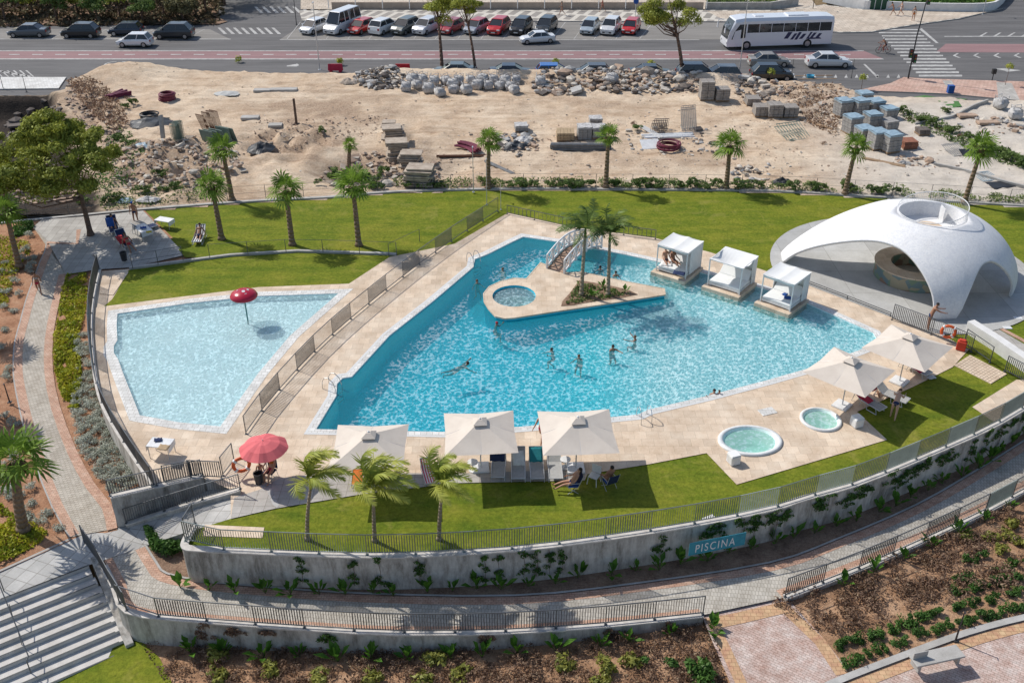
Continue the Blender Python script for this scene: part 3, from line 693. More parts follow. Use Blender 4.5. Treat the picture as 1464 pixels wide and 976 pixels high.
# handrail in the middle of the stairs
t = empty('handrail', G(45, 968, -3.3), 0, 'long thin dark handrail running down the middle of the stairs', 'handrail'); O = t.location.copy()
A = G(6, 845, -1.7); Bv = G(46, 966, -3.22); mb = MB()
mb.path([A+Vector((0, 0, .02))-O, A+Vector((0, 0, .92))-O, A+Vector((.25, -.5, .92))-O, Bv+Vector((0, .2, .95))-O, Bv+Vector((0, 0, .9))-O, Bv+Vector((0, 0, .02))-O], .024, 8); mb.build('rail', FM, t)
for k in (.35, .68):
    c = A.lerp(Bv, k); mb = MB(); mb.tube(c-O, c+Vector((.05, 0, .93))-O, .018); mb.build('post', FM, t)
# ------------------------------------------------------------------ white dome
def m_dome():
    m, nt, out = nodes('dome_mosaic'); v = opos(nt)
    vo = N(nt, 'ShaderNodeTexVoronoi'); vo.inputs['Scale'].default_value = 13; nt.links.new(v, vo.inputs['Vector'])
    sp = N(nt, 'ShaderNodeSeparateXYZ'); nt.links.new(vo.outputs['Color'], sp.inputs[0])
    c = ramp(nt, sp.outputs[0], [(0, (.68, .685, .70)), (.5, (.74, .74, .74)), (1, (.79, .785, .775))])
    mp = N(nt, 'ShaderNodeMapping'); mp.inputs['Scale'].default_value = (1.2, 1.2, .25); nt.links.new(v, mp.inputs[0]); st = noi(nt, mp.outputs[0], 1.0, 6, .75)
    c = mix(nt, .4, c, ramp(nt, st, [(.28, (.72, .71, .70)), (.5, (.96, .96, .96)), (.7, (1.06, 1.06, 1.06))]), 'MULTIPLY')
    princ(nt, out, c, .6, 0, vo.outputs['Distance'], .25, .02, .4); return m
DM = m_dome()
DC = Vector((24.9, 57.9, 0)); RD, HD = 7.05, 4.55; SHX, SHY = 1.0, -1.5
dome = empty('shell_dome', DC, 0, 'white thin-shell dome with tall arched openings standing on the lawn beside the pool', 'dome')
RC = 2.02
def prof(t):
    """t 0..1 from the ground to the crater rim -> r,z"""
    n_ = 1.6; z = HD*t
    r = RD*max(0, 1-t**n_)**(1/n_)
    return r, z
tm = .0
while prof(tm)[0] > RC: tm += .002
ARCH = [(223, 45, .72), (-59, 20.5, .60), (14, 40, .62), (116, 50, .74)]
def zarch(deg):
    b = 0
    for c, hw, h in ARCH:
        d = (deg-c+180) % 360-180
        if abs(d) < hw: b = max(b, h*(1-(abs(d)/hw)**2.3)**.5)
    return b
NA, NZ = 420, 26
mb = MB(); vs = []
for i in range(NA):
    th = 360*i/NA; b = zarch(th)
    for j in range(NZ+1):
        t = b+(tm-b)*j/NZ; r, z = prof(t)
        # openings lean outwards a little at the legs
        a = R(th); vs.append((r*math.cos(a)+SHX*t/tm, r*math.sin(a)+SHY*t/tm, z))
fs = [(i*(NZ+1)+j, ((i+1) % NA)*(NZ+1)+j, ((i+1) % NA)*(NZ+1)+j+1, i*(NZ+1)+j+1) for i in range(NA) for j in range(NZ)]
mb.add(vs, fs); o = mb.build('shell', DM, dome, smooth=True)
sm = o.modifiers.new('Solidify', 'SOLIDIFY'); sm.thickness = .16; sm.offset = 1
zt = prof(tm)[1]; crt = (SHX, SHY, 0)
mb = MB(); mb.lathe([(RC+.06, zt-.02), (RC+.02, zt+.16), (RC-.10, zt+.16), (RC-.16, zt-.75), (.01, zt-.78)], 64, c=crt); mb.build('crater', DM, dome, smooth=False)
mb = MB(); mb.lathe([(RC-.2, zt-.765), (.01, zt-.765)], 48, c=crt); mb.build('platform_floor', M['deck'], dome)
WM = mat('white_paint', (.80, .80, .79), rough=.4)
mb = MB()
for k in range(48):
    a0, a1 = 2*math.pi*k/48, 2*math.pi*(k+1)/48
    z = lambda a: zt+.16+.75*(.55+.45*math.cos(a-R(25)))
    mb.tube(((RC+.0)*math.cos(a0), (RC)*math.sin(a0), z(a0)), (RC*math.cos(a1), RC*math.sin(a1), z(a1)), .025)
mb.build('rail', WM, dome, loc=crt)
mb = MB()
for k in range(96):
    a0 = 2*math.pi*k/96
    if math.cos(a0-R(25)) > -.35: mb.tube((RC*math.cos(a0), RC*math.sin(a0), zt+.15), (RC*math.cos(a0), RC*math.sin(a0), zt+.16+.75*(.55+.45*math.cos(a0-R(25)))), .010, n=4)
mb.build('bars', WM, dome, loc=crt)
mb = MB(); mb.box((RC*.55, RC*.5, zt-.3), (.06, .7, .9)); mb.build('gate', WM, dome, loc=crt)
FC = Vector((25.2, 57.3, 0)); e0, e1 = G(1120, 395), G(1370, 491); ed = (e1-e0).normalized(); en = Vector((-ed.y, ed.x, 0)); dl = []
for k in range(96):
    a = 2*math.pi*k/96; p = FC+Vector((8.3*math.cos(a), 8.3*math.sin(a), 0)); d = (p-e0).dot(en)
    if d < 0: p = p-en*d
    dl.append(Vector((p.x, p.y, .05)))
sheet('dome_floor', dl, M['domefloor'], world=True)
# mosaic counter
def m_mosaic():
    m, nt, out = nodes('mosaic'); v = opos(nt)
    vo = N(nt, 'ShaderNodeTexVoronoi'); vo.inputs['Scale'].default_value = 2.2; nt.links.new(v, vo.inputs['Vector'])
    n1 = noi(nt, v, 1.2, 4, .7)
    c = ramp(nt, vo.outputs['Color'], [(.1, (.30, .12, .08)), (.3, (.12, .26, .17)), (.5, (.42, .34, .22)), (.7, (.08, .2, .26)), (.9, (.38, .42, .30))], 'CONSTANT')
    c = mix(nt, .4, c, (.3, .3, .22)); princ(nt, out, c, .4, 0, n1, .1); return m
bar = empty('round_counter', Vector((25.5, 56.3, .06)), 0, 'round stone counter with mosaic front under the white dome', 'counter')
mb = MB(); mb.lathe([(2.35, 0), (2.35, .85)], 48); mb.lathe([(1.5, .85), (1.5, 0)], 48); mb.build('mosaic_front', m_mosaic(), bar, smooth=True)
mb = MB(); mb.lathe([(2.42, .85), (2.42, .93), (1.42, .93), (1.42, .85), (2.42, .85)], 48); mb.build('counter_top', M['deck'], bar)
# white ramp wall right of the dome
o = wall('white_wall', W([(1384, 474), (1420, 497), (1470, 532), (1530, 570)]), .5, 0, .75, M['white_wall'], 'low white wall right of the dome beside the slatted fence', 'wall')
# grass paving blocks
t = empty('grass_grid', G(1392, 530, 0), 0, 'rectangle of concrete grass paving blocks in the lower lawn beside the fence', 'grass paving')
q = [G(*p, 0)-t.location for p in ((1364, 523), (1387, 508), (1439, 535), (1416, 549))]
mb = MB()
for i in range(13):
    a, b = q[0].lerp(q[3], (i+.5)/13), q[1].lerp(q[2], (i+.5)/13)
    d = b-a; L = d.length
    for k in range(7):
        c = a.lerp(b, (k+.5)/7); mb.box((c.x, c.y, .02), (L/7*.86, .19, .05), math.atan2(d.y, d.x))
mb.build('paving_blocks', M['deck'], t)
# ------------------------------------------------------------------ PISCINA
ia, ib = G(985, 771, -.45), G(1068, 750, -.45)
def near_on(line, p):
    best = min(range(len(line)-1), key=lambda i: ((line[i]+line[i+1])/2-p).xy.length); return best
def wall_pt(px, py):
    # where the view ray meets the front face of the long wall
    front = offline(WTOP, .135)
    for zz in [k*.02 for k in range(0, -120, -1)]:
        p = G(px, py, zz)
        i = min(range(len(front)-1), key=lambda i: ((front[i]+front[i+1])/2-p).xy.length)
        a, b = front[i], front[i+1]; d = (b-a).normalized()
        nrm = Vector((d.y, -d.x, 0))
        if (p-a).dot(nrm) > -.0: return p, d, nrm, zz
    return p, d, nrm, zz
pa, d_, n_, z_ = wall_pt(986, 774); pb, _, _, z2_ = wall_pt(1067, 758)
dd = (pb-pa); dd.z = 0; Lp = dd.length; an = math.atan2(dd.y, dd.x)
sg = empty('painted_sign', Vector((pa.x, pa.y, -.42))+n_*.02, an, 'teal painted PISCINA sign on the long curved wall', 'sign')
mb = MB(); mb.box((Lp/2, -.01, 0), (Lp, .03, .72)); mb.build('panel', mat('teal_paint', (.05, .28, .36), (.03, .20, .27), 4, .8), sg, bevel=.01)
cu = bpy.data.curves.new('lettering', 'FONT'); cu.body = 'PISCINA'; cu.size = .62; cu.extrude = .004; cu.space_character = 1.28
to = bpy.data.objects.new('lettering_src', cu); col.objects.link(to)
me = bpy.data.meshes.new_from_object(to.evaluated_get(bpy.context.evaluated_depsgraph_get())); bpy.data.objects.remove(to)
o = link('lettering', me, WM, sg); o.rotation_euler = (R(90), 0, 0); xs = [v.co.x for v in me.vertices]
sx = (Lp*.70)/(max(xs)-min(xs)); o.scale = (sx, 1, 1); o.location = (Lp*.10, -.035, -.22)
# ------------------------------------------------------------------ shared materials
CAN = mat('canvas', (.66, .59, .51), (.56, .49, .42), .9, .85, bump=.25, bdist=.08)
CANW = mat('white_canvas', (.80, .80, .78), (.72, .72, .70), 1, .8)
DARK = mat('dark_metal', (.05, .05, .055), rough=.5, metal=.3)
ALU = mat('light_metal', (.60, .61, .62), rough=.35, metal=.4)
STL = mat('stainless', (.62, .63, .64), rough=.22, metal=.9)
GREYF = mat('grey_sling', (.42, .42, .41), (.34, .34, .33), 8, .85)
WOODM = mat('wood', (.30, .20, .13), (.20, .13, .08), 3, .8)
FABC = {'navy': (.02, .035, .10), 'white': (.75, .74, .72), 'teal': (.02, .22, .25), 'red': (.48, .03, .04), 'crimson': (.45, .03, .07), 'orange': (.62, .17, .03), 'blue': (.03, .10, .35), 'grey': (.35, .35, .34), 'yellow': (.65, .50, .05), 'tan': (.45, .33, .2)}
def fab(n): return mat(n+'_cloth', FABC[n], rough=.9, scale=6)
def m_stripe(name, c1, c2, w):
    m, nt, out = nodes(name); v = opos(nt); sp = N(nt, 'ShaderNodeSeparateXYZ'); nt.links.new(v, sp.inputs[0])
    k = N(nt, 'ShaderNodeMath', operation='MULTIPLY'); k.inputs[1].default_value = 1/w; nt.links.new(sp.outputs[0], k.inputs[0])
    f = N(nt, 'ShaderNodeMath', operation='FRACT'); nt.links.new(k.outputs[0], f.inputs[0])
    c = ramp(nt, f.outputs[0], [(0, c1), (.5, c2)], 'CONSTANT'); princ(nt, out, c, .9); return m
# ------------------------------------------------------------------ big square parasols
def parasol_proto(label):
    t = empty('square_parasol', (0, 0, 0), 0, label, 'parasol', 'large beige square parasols')
    hw, e, ap = 1.64, 2.05, 2.72
    mb = MB(); vs = []; n = 8
    def zc(x, y):
        m_ = max(abs(x), abs(y)); s = m_/hw; sag = .10*math.sin(math.pi*s)
        # cloth hangs between the four ribs
        diag = 1-min(abs(x), abs(y))/m_ if m_ > 0 else 0
        return ap-(ap-e)*s-sag*.4-.07*diag*s
    for j in range(-n, n+1):
        for i in range(-n, n+1):
            x, y = hw*i/n, hw*j/n; inw = 1-.035*(1-(min(abs(i), abs(j))/max(1, max(abs(i), abs(j)))))*(max(abs(i), abs(j))/n)
            vs.append((x*inw, y*inw, zc(x, y)))
    m = 2*n+1; fs = []
    for j in range(2*n):
        for i in range(2*n):
            a, b, c, d = j*m+i, j*m+i+1, (j+1)*m+i+1, (j+1)*m+i
            fs += [(a, b, c), (a, c, d)] if (i >= n) == (j >= n) else [(a, b, d), (b, c, d)]
    mb.add(vs, fs)
    o = mb.build('canopy', CAN, t); weld(o)
    # valance
    mb = MB(); hs = .32
    for sx, sy in ((1, 0), (-1, 0), (0, 1), (0, -1)):
        pass
    q = [(-hs, -hs), (hs, -hs), (hs, hs), (-hs, hs)]
    for i in range(4):
        a, b = q[i], q[(i+1) % 4]; mb.face([(a[0], a[1], ap-.06), (b[0], b[1], ap-.06), (b[0]*.3, b[1]*.3, ap+.10), (a[0]*.3, a[1]*.3, ap+.10)])
    mb.face([(x*.3, y*.3, ap+.10) for x, y in q]); mb.build('vent', CAN, t)
    mb = MB(); mb.lathe([(.001, .17), (.05, .14), (.05, .08)], 10, c=(0, 0, ap)); mb.build('finial', WM, t)
    mb = MB(); mb.tube((0, 0, .05), (0, 0, ap), .03, n=8); mb.build('pole', ALU, t)
    mb = MB(); mb.box((0, 0, .04), (.8, .8, .08), top=(.96, .96)); mb.tube((0, 0, .08), (0, 0, .35), .045); mb.build('base', WM, t, bevel=.01)
    for k in range(8):
        a = k*math.pi/4; f = 1.0 if k % 2 == 0 else 1.4142
        mb = MB(); L = hw*f*.97; z1 = zc(L*math.cos(a), L*math.sin(a)); mb.tube((0, 0, ap-.09), (L*math.cos(a), L*math.sin(a), z1-.03), .012, n=4)
        mb.tube((0, 0, ap-.75), (L*.45*math.cos(a), L*.45*math.sin(a), ap-(ap-z1)*.45-.07), .009, n=4); mb.build('rib', ALU, t)
    return t
par = parasol_proto('beige square parasol over the orange loungers, leftmost of the row')
def atz(px, py, z): return G(px, py, z)
spots = [((527, 621), R(1), 'beige square parasol over the orange loungers, leftmost of the row', 1.0), ((686, 602), R(4), 'beige square parasol in the middle of the row by the pool edge', 1.0),
         ((826, 600), R(3), 'beige square parasol at the right end of the row beside the walking woman', 1.04), ((1217, 515), R(47), 'beige square parasol over the red loungers right of the small whirlpool', 1.02), ((1301, 481), R(46), 'beige square parasol nearest the dome and the orange lifebuoy', 1.04)]
for i, (p, rz, lb, sc) in enumerate(spots):
    q = atz(p[0], p[1], 2.72*sc); place(par, i == 0, (q.x, q.y, .045), rz, lb, scale=sc)
# pink umbrella
t = empty('round_parasol', (0, 0, 0), 0, 'pink round parasol beside the red lifebuoy and the slatted fence', 'parasol')
q = G(376, 634, 2.0); t.location = (q.x, q.y, .04)
mb = MB(); n = 8; rings = [(0, 2.15), (.35, 2.11), (.75, 1.98), (1.12, 1.72)]; vs = []
seg = 32
for r, z in rings:
    for k in range(seg):
        a = 2*math.pi*k/seg; ph = abs(((k/seg*n) % 1)-.5)*2; sc = 1-.05*(1-ph)*(r/1.12); vs.append((r*sc*math.cos(a), r*sc*math.sin(a), z-.05*(1-ph)*(r/1.12)))
mb.add(vs, [(j*seg+k, j*seg+(k+1) % seg, (j+1)*seg+(k+1) % seg, (j+1)*seg+k) for j in range(3) for k in range(seg)])
o = mb.build('canopy', mat('pink_canvas', (.72, .16, .17), (.62, .12, .13), 1.2, .8), t); weld(o)
mb = MB(); mb.tube((0, 0, 0), (0, 0, 2.2), .02); mb.build('pole', ALU, t)
for k in range(8):
    a = 2*math.pi*k/8; mb = MB(); mb.tube((0, 0, 2.12), (1.08*math.cos(a), 1.08*math.sin(a), 1.71), .007, n=4); mb.build('rib', DARK, t)
# ------------------------------------------------------------------ pool mushroom fountain
fq = G(355, 463, -.3); fn = empty('mushroom_fountain', fq, 0, 'red mushroom fountain with white spots standing in the kids pool', 'fountain')
mb = MB(); hm = 2.1; prof_ = [(.001, .42), (.25, .40), (.5, .33), (.72, .2), (.80, .05), (.78, -.02), (.3, -.02), (.05, -.04)]
mb.lathe([(r, z+hm-.25) for r, z in prof_], 28); mb.build('cap', mat('red_gloss', (.45, .02, .05), (.38, .015, .04), 2, .25), fn, smooth=True)
for k, (a, rr) in enumerate(((.4, .3), (1.7, .5), (3.0, .4), (4.2, .55), (5.3, .45), (-1.2, .15))):
    z = hm-.25+.42*(1-(rr/.8)**2)**.8; mb = MB()
    nrm = Vector((math.cos(a)*rr*.9, math.sin(a)*rr*.9, .55)).normalized(); c = Vector((rr*math.cos(a), rr*math.sin(a), z+.0)); 
    mb.tube(c-nrm*.03, c+nrm*.015, .10, n=12); mb.build('spot', WM, fn)
mb = MB(); mb.tube((0, 0, 0), (0, 0, hm-.2), .045, n=10); mb.build('stem', mat('green_pipe', (.12, .3, .28), rough=.4), fn)
# ------------------------------------------------------------------ daybed cabanas
def cabana(pf, label, droop=0, curtain=1):
    a, b, c = (G(*p, .2) for p in pf)     # front left, front right, back right of the base
    u = (b-a); Lw = u.xy.length; rz = math.atan2(u.y, u.x)
    t = empty('daybed_cabana', (a.x, a.y, 0), rz, label, 'daybed', 'white daybed cabanas at the pool edge')
    Dp = 2.55
    mb = MB(); mb.box((Lw/2, Dp/2, -.15), (Lw, Dp, .70)); mb.build('plinth', M['deck'], t, bevel=.02)
    x0, x1, y0, y1, zb, zt_ = .22, Lw-.15, .35, Dp-.15, .2, 2.0
    mb = MB()
    for x in (x0, x1):
        for y in (y0, y1): mb.box((x, y, (zb+zt_)/2), (.06, .06, zt_-zb))
    for x in (x0, x1): mb.box((x, (y0+y1)/2, zt_), (.05, y1-y0+.06, .05))
    for y in (y0, y1): mb.box(((x0+x1)/2, y, zt_), (x1-x0+.06, .05, .052))
    mb.build('frame', WM, t)
    mb = MB(); mb.box(((x0+x1)/2, (y0+y1)/2, zb+.15), (x1-x0-.08, y1-y0-.08, .12)); 
    for x in (x0+.15, x1-.15):
        for y in (y0+.15, y1-.15): mb.box((x, y, zb+.05), (.08, .08, .1))
    mb.build('bed_frame', WM, t)
    mb = MB(); mb.box(((x0+x1)/2, (y0+y1)/2, zb+.30), (x1-x0-.12, y1-y0-.12, .17)); mb.build('mattress', CANW, t, bevel=.05)
    # raised backrest
    mb = MB(); ym = y1-.75; Lb = x1-x0-.2; M1 = Matrix.Translation(((x0+x1)/2, ym+.3, zb+.62)) @ Matrix.Rotation(R(42), 4, 'X'); mb.box((0, 0, 0), (Lb, .75, .10), M=M1); mb.build('backrest', CANW, t, bevel=.04)
    mb = MB(); n = 10; vs = []
    for j in range(n+1):
        for i in range(n+1):
            fx, fy = i/n, j/n; s = math.sin(math.pi*fx)*math.sin(math.pi*fy)
            z = zt_+.06-.07*s
            if droop: z -= .42*math.exp(-((fy-.45)/.28)**2)*(.35+.65*math.sin(math.pi*fx))*1.0
            else: z -= .05*abs(math.sin(2*math.pi*fx))
            vs.append((x0-.06+(x1-x0+.12)*fx, y0-.06+(y1-y0+.12)*fy, z))
    mb.add(vs, [(j*(n+1)+i, j*(n+1)+i+1, (j+1)*(n+1)+i+1, (j+1)*(n+1)+i) for j in range(n) for i in range(n)])
    if not droop:
        for (xa, ya), (xb, yb) in (((x0, y0), (x1, y0)), ((x1, y0), (x1, y1)), ((x1, y1), (x0, y1)), ((x0, y1), (x0, y0))):
            mb.face([(xa, ya, zt_+.055), (xb, yb, zt_+.055), (xb, yb, zt_-.14), (xa, ya, zt_-.14)])
    mb.build('canopy', CANW, t)
    def curt(xa, ya, xb, yb, top=zt_, bot=zb+.1, nm='curtain', taper=0):
        mb = MB(); n = 24; vs = []; d = Vector((xb-xa, yb-ya, 0)); nn = Vector((-d.y, d.x, 0)).normalized()
        for j in range(2):
            for i in range(n+1):
                f = i/n; ff = f if j else f*(1-taper)+(taper*.5)
                p = Vector((xa, ya, 0))+d*ff+nn*.035*math.sin(i*1.9); vs.append((p.x, p.y, (bot, top)[j]))
        mb.add(vs, [(i, i+1, n+2+i, n+1+i) for i in range(n)]); mb.build(nm, CANW, t, smooth=True)
    if curtain == 1: curt(x1, y0+.45, x1, y1); curt(x0+.1, y1, x1, y1); curt(x0, y1-.5, x0, y1)
    if curtain == 2: curt(x1-.8, y1, x1, y1, taper=.3); curt(x0, y1, x0+.8, y1, taper=.3); curt(x1, y1-.5, x1, y1)
    if curtain == 3: curt(x1, y1-.7, x1, y1); curt(x0+.1, y1, x1, y1, taper=.1); curt(x0, y1-.6, x0, y1)
    return t, Lw
cabs = [cabana(((930, 388), (979, 403), (998, 379)), 'white daybed cabana with two people sitting in it, leftmost of three', 0, 1),
        cabana(((1003, 409), (1056, 426), (1076, 398)), 'empty white daybed cabana with sagging canopy cloth, middle of three', 1, 2),
        cabana(((1078, 432), (1128, 450), (1150, 418)), 'white daybed cabana with blue towels beside the dome, rightmost of three', 0, 3)]
# ------------------------------------------------------------------ footbridge
b0, b1 = G(796, 386, .16), G(846, 354, .04)
v = b1-b0; Lb = v.xy.length+.3; rz = math.atan2(v.y, v.x)
br = empty('footbridge', (b0.x, b0.y, .05), rz, 'white arched wooden footbridge from the pool deck to the island', 'footbridge')
br.location -= Vector((math.cos(rz), math.sin(rz), 0))*.15
arc = lambda x: .55*math.sin(math.pi*max(0, min(1, x/Lb)))+.12
mb = MB()
for k in range(22):
    x = Lb*(k+.5)/22; sl = math.atan2(arc(x+.05)-arc(x-.05), .1); mb.box((0, 0, 0), (Lb/22*.88, 1.25, .04), M=Matrix.Translation((x, 0, arc(x))) @ Matrix.Rotation(-sl, 4, 'Y'))
mb.build('planks', mat('bridge_wood', (.42, .28, .20), (.30, .19, .13), 4, .8), br)
for s in (-1, 1):
    y = s*.66; mb = MB(); n = 7; xs = [Lb*i/n for i in range(n+1)]
    for x in xs: mb.box((x, y, arc(x)+.45), (.11, .10, 1.0))
    for i in range(n):
        a, b = xs[i], xs[i+1]
        for h in (.95, .12): mb.tube((a, y, arc(a)+h), (b, y, arc(b)+h), .07, n=6)
        mb.tube((a, y, arc(a)+.12), (b, y, arc(b)+.9), .04, n=5); mb.tube((a, y, arc(a)+.9), (b, y, arc(b)+.12), .04, n=5)
    mb.build('balustrade', WM, br)
# ------------------------------------------------------------------ ladders
def ladder(px, py, dirpx, label):
    p = G(px, py, .04); q = G(*dirpx, .04); rz = math.atan2(q.y-p.y, q.x-p.x)
    t = empty('pool_ladder', p, rz, label, 'pool ladder', None)
    for s in (-1, 1):
        mb = MB(); y = s*.27; mb.path([(-.75, y, 0), (-.72, y, .45), (-.55, y, .72), (-.3, y, .78), (-.02, y, .6), (.12, y, .2), (.14, y, -.9)], .021, 8); mb.build('handrail', STL, t)
    for k in range(3): mb = MB(); mb.box((.15, 0, -.2-.25*k), (.09, .52, .03)); mb.build('step', STL, t)
ladder(482, 557, (500, 563), 'steel pool ladder at the left corner of the main pool')
ladder(681, 378, (690, 384), 'steel pool ladder at the top left of the main pool')
ladder(918, 594, (915, 588), 'steel pool ladder on the near edge right of the parasols')
# ------------------------------------------------------------------ loungers
def lounger_proto(fabm, label, name='sun_lounger', back=38, group='grey sun loungers under the parasols'):
    t = empty(name, (0, 0, 0), 0, label, 'sun lounger', group)
    # head towards +Y, 1.95 long, 0.62 wide
    for s in (-1, 1):
        mb = MB(); x = s*.31; b = .72; c_, s_ = math.cos(R(back)), math.sin(R(back))
        mb.path([(x, -.98, .30), (x, .25, .34), (x, .25+b*c_, .34+b*s_)], .022, 6)
        mb.path([(x, -.75, .30), (x*1.02, -.85, 0), (x*1.02, -.25, 0), (x, -.2, .32)], .02, 6); mb.path([(x, .1, .33), (x*1.02, .2, 0), (x*1.02, .7, 0), (x, .55, .34+.3*s_/c_)], .02, 6)
        mb.build('side_frame', ALU, t)
    mb = MB(); mb.tube((-.31, -.98, .30), (.31, -.98, .30), .02); mb.tube((-.31, .25+.72*math.cos(R(back)), .34+.72*math.sin(R(back))), (.31, .25+.72*math.cos(R(back)), .34+.72*math.sin(R(back))), .02); mb.build('cross_bar', ALU, t)
    mb = MB(); c_, s_ = math.cos(R(back)), math.sin(R(back))
    pts = [(-.95, .295), (-.4, .285), (.22, .33), (.25+.36*c_, .325+.36*s_), (.25+.71*c_, .335+.71*s_)]
    for i in range(4):
        (a, za), (b, zb) = pts[i], pts[i+1]; mb.face([(-.29, a, za), (.29, a, za), (.29, b, zb), (-.29, b, zb)])
    o = mb.build('sling', fabm, t); weld(o); sm = o.modifiers.new('Solidify', 'SOLIDIFY'); sm.thickness = .012
    return t
gl = lounger_proto(GREYF, 'x')
row = [(713, 665, -2, 'grey sun lounger with a navy cushion, leftmost of the four under the parasols'), (741, 667, 0, 'grey sun lounger with a white towel between the navy cushion and the teal towel'),
       (767, 667, 2, 'grey sun lounger with a teal towel over its backrest'), (793, 667, 2, 'empty grey sun lounger beside the white parasol base')]
LGS = []
for i, (x, y, a, lb) in enumerate(row):
    p = G(x, y, .25); LGS.append(place(gl, i == 0, (p.x, p.y, .04), R(a), lb))
og = lounger_proto(fab('orange'), 'orange sun lounger behind the left feather palm, left of a pair', group='orange sun loungers')
for i, (x, y, lb) in enumerate(((512, 681, 'orange sun lounger behind the windblown palm, left of a pair'), (549, 679, 'orange sun lounger behind the windblown palm, right of a pair'))):
    p = G(x, y-4, .25); place(og, i == 0, (p.x, p.y, .04), R(4), lb, scale=.85)
sg_ = lounger_proto(m_stripe('red_stripe', (.55, .08, .12), (.72, .68, .66), .14), 'red and white striped sun lounger beside the middle feather palm', group=None); p = G(612, 676, .25); sg_.location = (p.x, p.y, .04); sg_.rotation_euler = (0, 0, R(15)); sg_.scale = (.8,)*3
rl = lounger_proto(GREYF, 'x', group='sun loungers with red towels under the right parasols')
for i, (x, y, a, lb) in enumerate(((1240, 572, 35, 'white framed sun lounger with a red towel beside the white cube, left of a pair'), (1272, 563, 48, 'white framed sun lounger with a woman in red lying on it'), (1306, 523, 35, 'white framed sun lounger with a crimson towel nearest the dome'))):
    p = G(x, y, .3); place(rl, i == 0, (p.x, p.y, .01), R(a), lb)
stl_ = lounger_proto(m_stripe('black_stripe', (.04, .04, .05), (.7, .7, .7), .145), 'black and white striped sun lounger on the upper lawn beside a palm', group=None); p = G(285, 337, .3); stl_.location = (p.x, p.y, .0); stl_.rotation_euler = (0, 0, R(3))
pg = lounger_proto(fab('navy'), 'x', group='sun loungers on the shaded patio', back=50)
for i, (x, y, a, lb) in enumerate(((162, 325, 25, 'blue sun lounger with a sunbather on the shaded patio'), (178, 345, 40, 'navy sun lounger with a red towel on the shaded patio'), (205, 328, 140, 'navy sun lounger beside the towel covered table on the patio'))):
    p = G(x, y, .3); place(pg, i == 0, (p.x, p.y, .06), R(a), lb)
def towel(px, py, z, w, d, c, rz, label, tilt=0, name='towel'):
    p = G(px, py, z); mb = MB(); n = 6; vs = []
    for j in range(n+1):
        for i in range(n+1):
            x, y = w*(i/n-.5), d*(j/n-.5); vs.append((x, y*math.cos(tilt), y*math.sin(tilt)+.02*math.sin(i*2.1+j*1.3)+.02))
    mb.add(vs, [(j*(n+1)+i, j*(n+1)+i+1, (j+1)*(n+1)+i+1, (j+1)*(n+1)+i) for j in range(n) for i in range(n)])
    o = mb.build(name, fab(c), None, (p.x, p.y, z), smooth=True, rz=rz); sm = o.modifiers.new('Solidify', 'SOLIDIFY'); sm.thickness = .03
    tag(o, label, 'towel' if name == 'towel' else name.replace('_', ' ')); return o
towel(711, 652, .85, .7, .5, 'navy', 0, 'navy cushion on the leftmost grey lounger', R(40), 'cushion')
towel(741, 655, .75, .55, .7, 'white', .1, 'white towel on the second grey lounger', R(38))
towel(766, 650, .85, .62, .7, 'teal', .05, 'teal towel over the backrest of the third grey lounger', R(40))
towel(1235, 568, .55, .45, .9, 'crimson', R(38), 'crimson towel on the lounger beside the white cube', R(12))
towel(1246, 553, .85, .4, .5, 'crimson', R(38), 'crimson cushion on the shaded lounger under the parasol', R(30), 'cushion')
towel(1308, 524, .55, .5, 1.0, 'crimson', R(38), 'crimson towel on the lounger nearest the dome', R(14))
towel(1331, 540, .03, .45, .3, 'white', R(20), 'white towel lying at the edge of the shaded lawn')
towel(173, 343, .55, .45, .9, 'red', R(40), 'red towel on the navy lounger on the shaded patio', R(15))
towel(157, 318, .75, .5, .7, 'blue', R(25), 'blue towel behind the sunbather on the shaded patio', R(40))
towel(971, 391, .58, .75, .5, 'navy', R(-20), 'navy bag lying on the mattress edge of the leftmost cabana', 0, 'bag')
towel(953, 378, .58, .7, .5, 'white', R(-10), 'crumpled white towel on the leftmost cabana mattress')
towel(1127, 426, .60, .5, .35, 'blue', R(-20), 'blue towel on the mattress of the rightmost cabana')
towel(1122, 421, .60, .3, .25, 'blue', R(40), 'small blue towel farther back on the rightmost cabana mattress')
# tables
def table(px, py, rz, cloth, label, w=1.1, d=.75, h=.72):
    p = G(px, py, .04); t = empty('table', p, rz, label, 'table')
    mb = MB(); mb.box((0, 0, h), (w, d, .04)); mb.build('tabletop', cloth, t, bevel=.01)
    for x in (-1, 1):
        for y in (-1, 1): mb = MB(); mb.tube((x*(w/2-.06), y*(d/2-.06), 0), (x*(w/2-.06), y*(d/2-.06), h-.02), .02); mb.build('leg', ALU, t)
    mb = MB()
    for x in (-1, 1): mb.face([(x*w/2*1.01, -d/2, h+.02), (x*w/2*1.01, d/2, h+.02), (x*w/2*1.04, d/2*.9, h-.25), (x*w/2*1.04, -d/2, h-.3)])
    mb.build('cloth_edge', cloth, t)
    return t
table(233, 650, R(-8), WM, 'small white folding table with towels beside the kids pool')
towel(226, 629, .80, .35, .25, 'navy', R(10), 'dark folded cloth on the white table by the kids pool')
towel(234, 640, .79, .5, .4, 'tan', R(-10), 'brown towel on the white table by the kids pool')
table(207, 340, R(-50), WM, 'white table with bright towels in the middle of the shaded patio', 1.5, .8)
table(237, 325, R(-20), CANW, 'white cloth covered table on the lawn beside the patio', 1.2, .7, .6)
towel(213, 332, .82, .35, .3, 'yellow', R(20), 'yellow towel on the patio table'); towel(205, 326, .82, .4, .3, 'blue', R(20), 'blue towel on the patio table')
